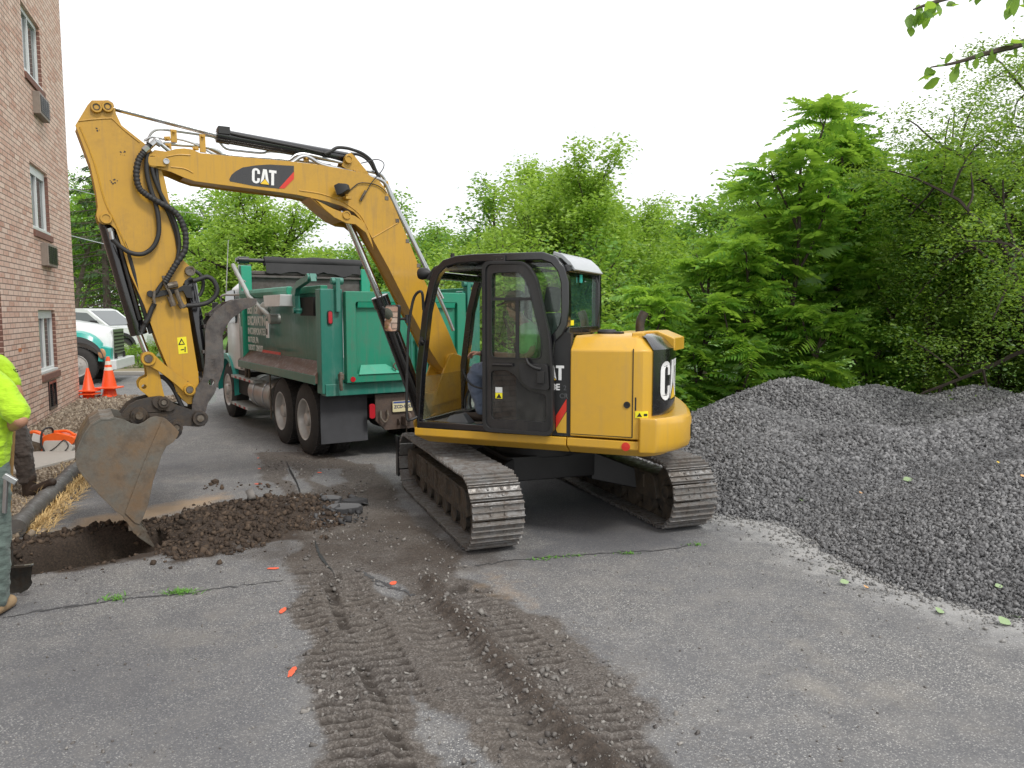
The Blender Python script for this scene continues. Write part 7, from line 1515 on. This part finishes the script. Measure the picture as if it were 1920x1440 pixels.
# ---------------------------------------------------------------- trees
def grow(seed, H, r0, trunk=.35, spread=.6, levels=4, nb=(5, 4, 4), up=.35, lean=(0, 0), multi=1, droop=0.0, clear=0):
    """branching skeleton: list of (points, r0, r1, level) and the twig tips"""
    r = random.Random(seed); br = []; tips = []
    def grow_(p, d, L, rad, lev):
        n = 5; pts = [p.copy()]; q = p.copy(); dd = d.copy()
        for i in range(n):
            dd = (dd + Vector((r.gauss(0, .13), r.gauss(0, .13), r.gauss(0, .08) + (up * .12 if lev else .05) - droop * .1 * lev))).normalized(); q = q + dd * L / n; pts.append(q.copy())
        br.append((pts, rad, rad * .5, lev))
        if lev >= levels - 1:
            for i in range(1, n + 1): tips.append((pts[i], dd.copy()))
            return
        k = nb[min(lev, len(nb) - 1)]; a0 = r.uniform(0, 6.28)
        for j in range(k):
            t = (.30 + .7 * (j + r.random() * .6) / k) if lev else (max(clear, .25) + (1 - max(clear, .25)) * (j + r.random() * .7) / k)
            i = min(int(t * n), n - 1); b = pts[i].lerp(pts[i + 1], t * n - i); a = a0 + j * 2.4 + r.uniform(-.3, .3)
            ax = (pts[i + 1] - pts[i]).normalized(); o_ = ax.orthogonal().normalized(); o2 = ax.cross(o_); side = o_ * math.cos(a) + o2 * math.sin(a)
            nd = (ax * (1 - spread) + side * spread + Vector((0, 0, up * .5))).normalized()
            grow_(b, nd, L * r.uniform(.48, .72) * (1.15 - .45 * t if lev == 0 else 1), rad * .55, lev + 1)
        grow_(pts[-1], dd, L * .5, rad * .5, lev + 1)
    for m in range(multi):
        a = m * 6.28 / multi; grow_(Vector((0, 0, -.2)) + Vector((math.cos(a), math.sin(a), 0)) * r0 * (multi > 1), Vector((lean[0] + (multi > 1) * .33 * math.cos(a), lean[1] + (multi > 1) * .33 * math.sin(a), 1)).normalized(), H * (trunk + (.0 if multi == 1 else r.uniform(-.05, .08))), r0, 0)
    return br, tips
def wood(name, br, mat, parent, minlev=9):
    mb = MB()
    for pts, a, b, lev in br:
        if lev > minlev: continue
        mb.tube(pts, [max(a + (b - a) * i / (len(pts) - 1), .006) for i in range(len(pts))], 8 if lev < 2 else 4, cap=False)
    return obj(name, mb, mat, parent, WM[parent.name], smooth=60)
def rotm(d, roll):
    """numpy frames: x along d"""
    d = d / np.linalg.norm(d, axis=1)[:, None]; up = np.zeros_like(d); up[:, 2] = 1; s = np.cross(up, d); s /= (np.linalg.norm(s, axis=1)[:, None] + 1e-6); u = np.cross(d, s)
    c, t = np.cos(roll)[:, None], np.sin(roll)[:, None]; return np.stack([d, s * c + u * t, u * c - s * t], 2)
QL = np.array([(0, 0, 0), (.45, .24, .03), (1, 0, -.06), (.45, -.24, .03)])
def leaves(P, D, L, seed=0, tmpl=QL, tf=((0, 1, 2, 3),)):
    n = len(P); r = np.random.default_rng(seed); M = rotm(D, r.normal(0, .7, n)); T = tmpl[None] * L[:, None, None]
    V = np.einsum('nij,nkj->nki', M, T) + P[:, None]; F = (np.array(tf)[None] + (np.arange(n) * len(tmpl))[:, None, None]).reshape(-1, 4); return V.reshape(-1, 3), F
def tree(name, label, x, y, z, H, kind, seed, leaf, Lsize, per, group=None, bark=BARK, cat="tree", sx=1.0, gk=None, cs=.22, flat=.6, keep_wood=3):
    t_ = thing(name, label, cat, Matrix.Translation((x, y, z)), group)
    kw = dict(spread=.6, levels=4, nb=(6, 4, 3)); kw.update(gk or {})
    br, tips = grow(seed, H, kw.pop('r0', H * .018), **kw)
    top = max(t[0].z for t in tips); k = H / top
    br = [([Vector((p.x * k * sx, p.y * k * sx, p.z * k)) for p in pts], a, b, l) for pts, a, b, l in br]; tips = [(Vector((p.x * k * sx, p.y * k * sx, p.z * k)), d) for p, d in tips]
    wood("trunk", br, bark, t_, keep_wood)
    r = np.random.default_rng(seed); T = np.array([t[0] for t in tips]); n = len(T) * per; i = np.repeat(np.arange(len(T)), per)
    dens_ = r.uniform(.35, 1.0, len(T)); kk = r.uniform(size=n) < dens_[i]; i = i[kk]; n = len(i)
    cs_ = cs * .62; P = T[i] + r.normal(0, 1, (n, 3)) * np.array([cs_, cs_, cs_ * flat]); a = r.uniform(0, 6.28, n); D = np.stack([np.cos(a), np.sin(a), r.normal(-.15, .35, n)], 1)
    V, F = leaves(P, D, Lsize * r.uniform(.6, 1.25, n), seed); P0 = npmesh("crown", V, F, leaf)
    mobj("crown", P0, t_); return t_
# pinnate frond template: a drooping stalk with leaflet pairs
def frond_t(np_=10, L=1.0, wl=.30, ww=.10):
    vs = []; fs = []
    for i in range(np_):
        u = .16 + .84 * (i + .5) / np_; x = L * u * .97; z = -.62 * u * u * L; w_ = wl * math.sin(math.pi * min(1, (u + .12)) ** .8) ** .6 + .02 if i < np_ - 1 else wl * .5
        for s_ in (-1, 1):
            b = len(vs); dx = .10; vs += [(x, 0, z), (x + dx * .35 - ww * .45, s_ * w_ * .45, z - .03), (x + dx, s_ * w_, z - .16 * w_ / .3), (x + dx * .35 + ww * .55, s_ * w_ * .45, z - .03)]; fs.append((b, b + 1, b + 2, b + 3))
    b = len(vs); vs += [(0, -.006, 0), (0, .006, 0), (L * .5, .004, -.155 * L), (L * .5, -.004, -.155 * L)]; fs.append((b, b + 1, b + 2, b + 3))
    return np.array(vs), fs
FT, FF = frond_t()
def ailanthus(label, x, y, z, H, seed, nst, frL=.72, name="tree_of_heaven", r0=.07, sx=1.0, clear=.15, group=None, density=1.0, cat="tree", bw=.5):
    t_ = thing(name, label, cat, Matrix.Translation((x, y, z)), group)
    r = random.Random(seed); br = []; anchors = []
    def stem(p, d, L, rad, lev, cl):
        n = 8; pts = [p.copy()]; q = p.copy(); dd = d.copy()
        for i in range(n): dd = (dd + Vector((r.gauss(0, .06), r.gauss(0, .06), .05))).normalized(); q = q + dd * L / n; pts.append(q.copy())
        br.append((pts, rad, rad * .35, lev))
        m = max(3, int(L * 7 * density)) if lev else int(L * 3 * density)
        for j in range(m):
            t = cl + (1 - cl) * (j + .5) / m; i = min(int(t * n), n - 1); anchors.append((pts[i].lerp(pts[i + 1], t * n - i), (pts[i + 1] - pts[i]).normalized(), 1.0 if t < .9 else .75))
        for j in range(11): anchors.append((pts[-1], (pts[-1] - pts[-2]).normalized() + Vector((0, 0, .5)), .72))
        if lev < 2:
            k = nst if lev == 0 else 2
            for j in range(k):
                t = cl + (.93 - cl) * (j + r.random()) / k; i = min(int(t * n), n - 1); b = pts[i].lerp(pts[i + 1], t * n - i); a = j * 2.4 + r.uniform(-.4, .4)
                nd = Vector((math.cos(a) * sx, math.sin(a) * sx, 1.1 + .8 * t + (.3 if lev else 0) + r.uniform(-.3, .3))).normalized(); stem(b, nd, L * bw * (.88 - .48 * t) * r.uniform(.5, 1.25), rad * .45, lev + 1, .12)
    stem(Vector((0, 0, -.2)), Vector((r.gauss(0, .04), r.gauss(0, .04), 1)), H, r0, 0, clear)
    zt_ = max(a[0].z for a in anchors); tp_ = max(anchors, key=lambda a: a[0].z)[0]; kz = H / zt_; tp_ = tp_.copy()
    fx = lambda p: Vector((p.x - tp_.x * max(p.z, 0) / zt_, p.y, p.z * kz if p.z > 0 else p.z))
    br = [([fx(p) for p in pts], a, b, l) for pts, a, b, l in br]; anchors = [(fx(p), d, q) for p, d, q in anchors]
    wood("trunk", br, BARK, t_)
    rn = np.random.default_rng(seed); A = np.array([a[0] for a in anchors]); n = len(A); az = np.arange(n) * 2.399 + rn.normal(0, .4, n)
    D = np.stack([np.cos(az), np.sin(az), rn.uniform(.05, 1.0, n)], 1); L = frL * np.array([a[2] for a in anchors]) * rn.uniform(.7, 1.15, n)
    M = rotm(D, rn.normal(0, .42, n)); V = np.einsum('nij,nkj->nki', M, FT[None] * L[:, None, None] + rn.normal(0, .006, (n, len(FT), 3))) + A[:, None]
    F = (np.array(FF)[None] + (np.arange(n) * len(FT))[:, None, None]).reshape(-1, 4); mobj("crown", npmesh("crown", V.reshape(-1, 3), F, L_AIL), t_); return t_
def pxx(px, Y): return (px - 960) / FPX * Y * 1.0
def ztop(py, Y): d = ray(960, py); return CAM_H + d.z / d.y * Y
GZ = -1.3
# near trees behind the gravel pile, on lower ground
def ail(label, px, top, Y, seed, nst, z=GZ, **k): zt = ztop(top, Y); return ailanthus(label, pxx(px, Y), Y, z, zt - z - .25, seed, nst, **k)
ail("tallest tree of heaven with fern-like fronds, its trunk rising behind the pile crest", 1572, 172, 15.0, 3, 10, frL=.9, sx=1.1, clear=.38, r0=.10, bw=.42)
ail("tree of heaven left beside the tallest one, two pale tufts on top", 1478, 222, 15.6, 5, 9, frL=.85, clear=.15, bw=.42)
ail("slender tree of heaven right of the tallest one", 1655, 310, 16, 8, 8, frL=.82, clear=.2, bw=.40)
ail("tree of heaven with a straight dark trunk left of the dark thorn tree", 1742, 262, 13.8, 12, 9, frL=.82, clear=.30, r0=.09, bw=.42)
ail("young tree of heaven whose thin trunk stands left of the pile crest", 1402, 400, 16.5, 14, 8, frL=.82, clear=.25)
ail("low bright frond shrub right behind the cab roof corner", 1215, 520, 14.2, 21, 7, frL=.7, name="frond_shrub", cat="shrub", clear=.05, sx=1.5, z=-.9)
ail("bright frond shrub between the exhaust pipe and the pile", 1290, 470, 15.0, 22, 8, frL=.72, name="frond_shrub", cat="shrub", clear=.05, sx=1.4, z=-1.1)
ail("frond shrub with glowing young leaves left of the tall tree of heaven", 1372, 440, 14.5, 23, 8, frL=.72, name="frond_shrub", cat="shrub", clear=.05, sx=1.4, z=-1.1)
ail("dark low frond shrub directly behind the yellow engine hood", 1165, 590, 13.6, 24, 6, frL=.55, name="frond_shrub", cat="shrub", clear=.0, sx=1.6, z=-.8)
ail("drooping frond shrub in front of the tall tree of heaven trunk", 1500, 560, 13.8, 25, 6, frL=.72, name="frond_shrub", cat="shrub", clear=.2, sx=1.6, z=-1.0)
ail("frond shrub low between the two dark trunks behind the pile", 1640, 600, 14.5, 26, 6, frL=.7, name="frond_shrub", cat="shrub", clear=.1, sx=1.6, z=-1.2)
# the big dark small-leaved trees at the right edge
def tr(name, label, px, top, Y, kind, seed, leaf, Ls, per, z=GZ, **k): return tree(name, label, pxx(px, Y), Y, z, ztop(top, Y) - z, kind, seed, leaf, Ls, per, **k)
tr("thorn_tree", "big dark small-leaved tree with arching branches at the right edge", 1950, -25, 12.5, 0, 31, L_DRK, .062, 52, bark=BARKD, sx=.82, cs=.26, gk=dict(spread=.72, levels=5, nb=(8, 5, 4, 3), up=.1, droop=.3, r0=.13, trunk=.42, clear=.30))
tr("thorn_tree", "second dark small-leaved tree filling the gap left of the right edge tree", 1885, 290, 15.5, 0, 33, L_DRK, .07, 34, bark=BARKD, sx=.75, cs=.28, gk=dict(spread=.7, levels=5, nb=(7, 4, 4, 3), up=.15, droop=.2, r0=.10, trunk=.42))
# the middle distance
tr("vase_tree", "pale green many-stemmed tree with a sparse see-through top behind the cab", 1085, 272, 26, 0, 41, L_LOC, .15, 12, z=-1.5, sx=1.0, cs=.34, gk=dict(spread=.42, levels=5, nb=(5, 4, 3, 3), up=.5, multi=6, r0=.09, trunk=.42))
tr("leafy_tree", "denser mid green tree just left of the pale many-stemmed tree", 905, 335, 31, 0, 43, L_MAP, .20, 26, z=-1.5, sx=1.15, cs=.42, gk=dict(spread=.55, up=.4))
tr("leafy_tree", "tree whose ragged top shows beside the lower boom", 775, 352, 36, 0, 44, L_MAP, .22, 26, z=-1, sx=1.25, cs=.5)
tr("leafy_tree", "dark rounded maple rising between the pale tree and the fronds", 1325, 352, 34, 0, 45, L_MAP, .22, 30, z=-1.5, sx=1.2, cs=.5)
tr("leafy_tree", "low broad bright tree in front of the pale many-stemmed tree", 990, 430, 22, 0, 46, L_LOC, .15, 26, z=-1.5, sx=1.5, cs=.36)
tr("leafy_tree", "broad mid green tree seen through the cab rear window", 1140, 430, 21, 0, 47, L_MAP, .15, 26, z=-1.6, sx=1.4, cs=.36)
tr("leafy_tree", "low bright tree right above the cab roof, left part", 860, 455, 24, 0, 48, L_LOC, .16, 24, z=-1.4, sx=1.5, cs=.38)
tr("locust_tree", "open crowned tree with forked pale trunk left above the truck", 428, 345, 30, 0, 51, L_LOC, .17, 9, z=0, sx=1.0, cs=.42, flat=.4, gk=dict(spread=.62, levels=5, nb=(4, 3, 3, 3), up=.25, r0=.17, trunk=.42, clear=.4), bark=BARKD)
tr("locust_tree", "open crowned tree with dark winding limbs right above the truck", 545, 335, 30, 0, 53, L_LOC, .17, 10, z=0, sx=1.2, cs=.45, flat=.4, gk=dict(spread=.62, levels=5, nb=(5, 3, 3, 3), up=.25, r0=.19, trunk=.42, clear=.4), bark=BARKD)
tr("leafy_tree", "low dense green tree behind the truck headboard", 610, 470, 38, 0, 54, L_MAP, .24, 26, z=0, sx=1.7, cs=.55)
tr("leafy_tree", "low light green tree left of the truck between stick and antenna", 400, 460, 42, 0, 55, L_LOC, .24, 24, z=0, sx=1.6, cs=.55)
tr("leafy_tree", "dense green tree behind the bent part of the boom", 700, 455, 34, 0, 56, L_MAP, .22, 26, z=-.5, sx=1.6, cs=.5)
tr("leafy_tree", "far hazy green tree visible between stick and boom", 345, 350, 62, 0, 57, L_MAP, .35, 26, z=0, sx=1.3, cs=.8)
# more distant trees closing the view: copies of two background trees, each a thing of its own
src = tree("background_tree", "distant tree at the far left of the tree line", pxx(120, 70), 70, 0, 13, 0, 61, L_MAP, .42, 30, group="distant tree line", cs=.95, sx=1.3)
src2 = tree("background_tree", "distant paler tree in the tree line behind the lawn", pxx(500, 66), 66, 0, 9, 0, 63, L_LOC, .40, 30, group="distant tree line", cs=.9, sx=1.5)
spots = [(215, 74, 11, 0), (300, 70, 8, 1), (390, 75, 7.5, 0), (455, 64, 6, 0), (580, 70, 7, 0), (665, 66, 7.5, 1), (740, 60, 9, 0), (830, 52, 9.5, 0), (930, 50, 9, 0), (1030, 48, 8.5, 1), (1130, 46, 9, 0), (1230, 44, 9.5, 0), (1330, 46, 10, 0), (1430, 42, 10, 1), (1530, 40, 10, 0), (1630, 38, 10, 0), (1730, 36, 10, 0), (1830, 34, 10, 1), (1930, 34, 11, 0)]
words = ["behind the spruce", "between spruce and stick", "straight behind the thumb", "behind the truck antenna", "behind the truck headboard", "behind the boom cylinder", "under the boom bend", "left of the cab roof", "above the open cab front", "above the cab door", "above the cab rear window", "above the engine hood", "left of the gravel crest", "behind the bright frond shrubs", "behind the tallest frond tree", "right of the tallest frond tree", "behind the straight dark trunk", "left of the dark thorn tree", "behind the dark thorn tree"]
for (px_, Y, H_, k_), wd in zip(spots, words):
    s_ = (src, src2)[k_]; h0 = (13, 9)[k_]; z_ = 0 if px_ < 700 else -1.6
    dup(s_, Matrix.Translation((pxx(px_, Y), Y, z_)) @ Matrix.Rotation(px_ * 1.7, 4, 'Z') @ Matrix.Scale(H_ / h0, 4), label="distant tree in the tree line " + wd, cat="tree", group="distant tree line")
# spruce with bare lower branches behind the brick corner
def spruce(label, px, top, Y, seed, z=0):
    H = ztop(top, Y) - z; t_ = thing("spruce_tree", label, "tree", Matrix.Translation((pxx(px, Y), Y, z))); r = random.Random(seed); br = [([Vector((0, 0, H * i / 8 - .2)) for i in range(9)], .26, .03, 0)]; P = []; D = []; rn = np.random.default_rng(seed)
    for i in range(70):
        u = .12 + .86 * i / 70; L = H * .33 * (1.05 - u) ** .8 * r.uniform(.7, 1.1) + .3; a = i * 2.4; b = Vector((0, 0, H * u)); pts = [b + Vector((math.cos(a), math.sin(a), 0)) * L * k / 5 + Vector((0, 0, -.30 * L * (k / 5) ** 1.4 + .16 * L * (k / 5) ** 3)) for k in range(6)]
        br.append((pts, .035, .012, 1))
        for j in range(7):   # fine bare twigs
            k = r.uniform(.3, 1); q = pts[0].lerp(pts[-1], k); s_ = r.choice((-1, 1)); e = q + Vector((math.cos(a + s_ * 1.0), math.sin(a + s_ * 1.0), -.25)) * L * .28; br.append(([q, q.lerp(e, .5) + Vector((0, 0, -.04)), e], .012, .006, 1))
        dens_ = 1.0 if u > .5 else (.25 if u < .3 else .6)
        for k in range(int(80 * dens_ * (L / 2))):
            t = r.random() ** .6; q = pts[0].lerp(pts[-1], t); w_ = L * .30 * (1.1 - t); off = r.uniform(-w_, w_); P.append(q + Vector((-math.sin(a) * off, math.cos(a) * off, -abs(off) * .35 + r.gauss(0, .04) - .05 * L * t))); D.append((math.cos(a) + r.gauss(0, .4), math.sin(a) + r.gauss(0, .4), -.7))
    wood("trunk", br, BARK, t_); V, F = leaves(np.array(P), np.array(D), rn.uniform(.14, .34, len(P)), seed, QL * np.array([1, .55, 1])); mobj("crown", npmesh("crown", V, F, L_CON), t_)
spruce("tall dull spruce with bare twiggy lower branches right behind the brick corner", 205, 268, 42, 1)
spruce("second spruce, partly hidden by the excavator stick", 248, 330, 44, 2)
tr("leafy_tree", "bright green bush-like tree between wall and spruce", 140, 290, 48, 0, 71, L_MAP, .28, 26, z=0, sx=.9, cs=.6)
# shrubs on the bed behind the cones
def shrub(label, px, py, Y, r_, seed, leaf=L_SHR, Ls=.05, n=2600, z=0):
    t_ = thing("clipped_shrub", label, "shrub", Matrix.Translation((pxx(px, Y), Y, z)), "clipped shrubs behind the cones"); rn = np.random.default_rng(seed); d = rn.normal(size=(n, 3)); d /= np.linalg.norm(d, axis=1)[:, None]; rad = r_ * (rn.uniform(.2, 1, n) ** .4) * (1 + .14 * np.sin(d[:, 0] * 5 + seed) * np.cos(d[:, 1] * 4))
    P = d * rad[:, None] * np.array([1.1, 1, .95]); P[:, 2] += r_ * .9; k = P[:, 2] > .02; D = d + rn.normal(0, .5, (n, 3)); V, F = leaves(P[k], D[k], Ls * rn.uniform(.6, 1.3, k.sum()), seed); mobj("crown", npmesh("crown", V, F, leaf), t_)
    mb = MB()
    for i in range(7): a = i * .9; mb.tube([(0, 0, 0), (math.cos(a) * r_ * .4, math.sin(a) * r_ * .4, r_ * 1.1)], [.02, .008], 5)
    obj("stem", mb, BARK, t_)
shrub("bright clipped shrub just right of the tall cone", 222, 665, 27.0, .50, 1); shrub("bright clipped shrub left of the excavator link pin", 262, 665, 27.3, .48, 2); shrub("smaller shrub peeping between excavator link and stick", 285, 655, 29, .50, 3); shrub("small shrub behind the tall cone tip", 213, 640, 29.5, .5, 4)
mb = MB(); mb.add([(-30, 24.4, .02), (-9.2, 24.4, .02), (-9.6, 30.2, .04), (-30, 30.2, .04)], [(0, 1, 2, 3)]); obj("planting_bed", mb, plain("tan mulch bed", (.26, .22, .15), .95, 0, .4, 9, .3), kind='structure', smooth=0)
mb = MB(); mb.box(-30, -9.0, 24.3, 24.45, 0, .12); obj("kerb", mb, CONC, kind='structure', bevel=.02)
# far white fence and shed beyond the lawn
FN = thing("white_fence", "white cross-braced fence far beyond the lawn seen left of the thumb", "fence", Matrix.Translation((pxx(396, 70), 70, 0)))
for i in range(4):
    mb = MB(); mb.box(-2.4 + i * 1.5, -2.28 + i * 1.5, -.06, .06, 0, 1.25); obj("fence_post", mb, WFRM, FN)
    if i < 3:
        mb = MB(); x0 = -2.3 + i * 1.5; mb.bar((x0, 0, 1.1), (x0 + 1.4, 0, 1.1), .08, .08); mb.bar((x0, 0, .2), (x0 + 1.4, 0, .2), .08, .08); mb.bar((x0, -.03, .2), (x0 + 1.4, -.03, 1.1), .05, .06); mb.bar((x0, .03, 1.1), (x0 + 1.4, .03, .2), .05, .06); obj("fence_panel", mb, WFRM, FN)
SHD = thing("shed", "small dark red shed far behind the white fence", "shed", Matrix.Translation((pxx(380, 76), 76, 0)))
mb = MB(); mb.box(-3, 2, 0, 4, 0, 2.0); obj("wall", mb, plain("dark red boards", (.10, .05, .035), .9), SHD); mb = MB(); mb.loft([[(x, -.3, 1.9), (x, 2, 3.0), (x, 4.3, 1.9), (x, 2, 2.8)] for x in (-3.3, 2.3)]); obj("roof", mb, BLKM, SHD)
# overhead wires
for (a, b, nm) in (((120, 430, 30), (560, 505, 42), "thin cable crossing in front of the spruce and the trees over the truck"), ((130, 345, 34), (470, 400, 46), "upper thin cable seen under the boom")):
    mb = MB(); p, q = at(a[0], a[1], a[2]), at(b[0], b[1], b[2]); d = q - p; pts_ = [p + d * (t - .5) * 1.3 + d * .5 + Vector((0, 0, -.5 * math.sin(t * math.pi))) for t in np.linspace(-.2, 1.2, 20)]; mb.tube(pts_, .018, 5); obj("overhead_cable", mb, PIPE, label=nm, cat="cable")
# undergrowth behind the pile
n = 52000; rn = np.random.default_rng(77); Xu = rn.uniform(1.5, 16, n); Yu = rn.uniform(13.2, 19, n); zz = -1.2 + .55 * rn.uniform(0, 1, n) ** .7 * (2.0 + 1.6 * fbm(Xu * .7, Yu * .7, 6)); kk = rn.uniform(size=n) < sstep(.30, .62, fbm(Xu * 1.1 + zz, Yu * 1.1 + zz * 1.5, 8)) * 1.0 + .08
P = np.stack([Xu, Yu, zz], 1)[kk]; a = rn.uniform(0, 6.28, len(P)); V, F = leaves(P, np.stack([np.cos(a), np.sin(a), rn.normal(0, .4, len(P))], 1), rn.uniform(.06, .15, len(P)), 5)
mobj("undergrowth", npmesh("undergrowth", V, F, L_MAP), label="tangled green undergrowth behind the gravel pile", cat="undergrowth", kind='stuff')
mb = MB(); rr = random.Random(12)
for i in range(150):
    x = rr.uniform(5, 14); y = rr.uniform(12.8, 17); p = Vector((x, y, -1.2)); d = Vector((rr.gauss(0, .5), rr.gauss(0, .4), 1)); pts_ = [p + d * t * rr.uniform(.9, 1.1) + Vector((rr.gauss(0, .05), rr.gauss(0, .05), -.12 * t * t)) for t in np.linspace(0, rr.uniform(1.8, 3.6), 7)]; mb.tube(pts_, [.016, .005], 4, cap=False)
obj("bare_twigs", mb, BARKD, label="thin bare stems and twigs under the dark thorn trees", cat="twigs", kind='stuff')
# overhanging boughs from a tree standing outside the picture on the right
OT = thing("overhanging_tree", "tree outside the frame whose ovate-leaved boughs hang into the upper right corner", "tree", Matrix.Translation((5.6, 5.2, 0)))
mb = MB(); mb.tube([(0, 0, -.1), (.05, 0, 1.5), (.1, .05, 3), (0, 0, 4.6), (-.1, 0, 6)], [.16, .08], 10, smooth=3)
boughs = [[at(1960, 68, 4.9), at(1905, 85, 4.8), at(1850, 100, 4.75), at(1790, 118, 4.7), at(1745, 126, 4.65)], [at(1990, -40, 4.6), at(1880, -25, 4.5), at(1800, -10, 4.45), at(1740, 8, 4.4), at(1712, 18, 4.4)], [at(1960, -12, 4.9), at(1912, -6, 4.8)]]
org = Vector((5.6, 5.2, 0)); P = []; D = []; rr = random.Random(5)
for bg_ in boughs:
    st = Vector((5.6, 5.2, 4.4)); pts_ = spline([st] + bg_, 6); mb.tube([p - org for p in pts_], [.03, .004], 6)
    for i in range(8, len(pts_)):
        for k in range(2 if i % 2 else 1):
            if pts_ and rr.random() < .8: dr_ = (pts_[i] - pts_[i - 1]).normalized(); s_ = rr.choice((-1, 1)); P.append(pts_[i] - org + Vector((rr.gauss(0, .03), rr.gauss(0, .03), rr.gauss(-.01, .03)))); D.append(dr_ * rr.uniform(-.2, .9) + Vector((0, rr.uniform(-.8, .8), s_ * .5 - .6)))
obj("trunk", mb, BARK, OT, Matrix.Translation(org))
LV = np.array([(0, 0, 0), (.2, .19, .02), (.5, .28, .03), (.8, .18, 0), (1, 0, -.08), (.8, -.18, 0), (.5, -.28, .03), (.2, -.19, .02), (.5, 0, -.03)]); LF = [(0, 1, 2, 8), (2, 3, 4, 8), (4, 5, 6, 8), (6, 7, 0, 8)]
rn = np.random.default_rng(9); V, F = leaves(np.array([tuple(p) for p in P]), np.array([tuple(d) for d in D]), rn.uniform(.07, .12, len(P)), 9, LV, LF); mobj("crown", npmesh("crown", V, F, L_BRN), OT)
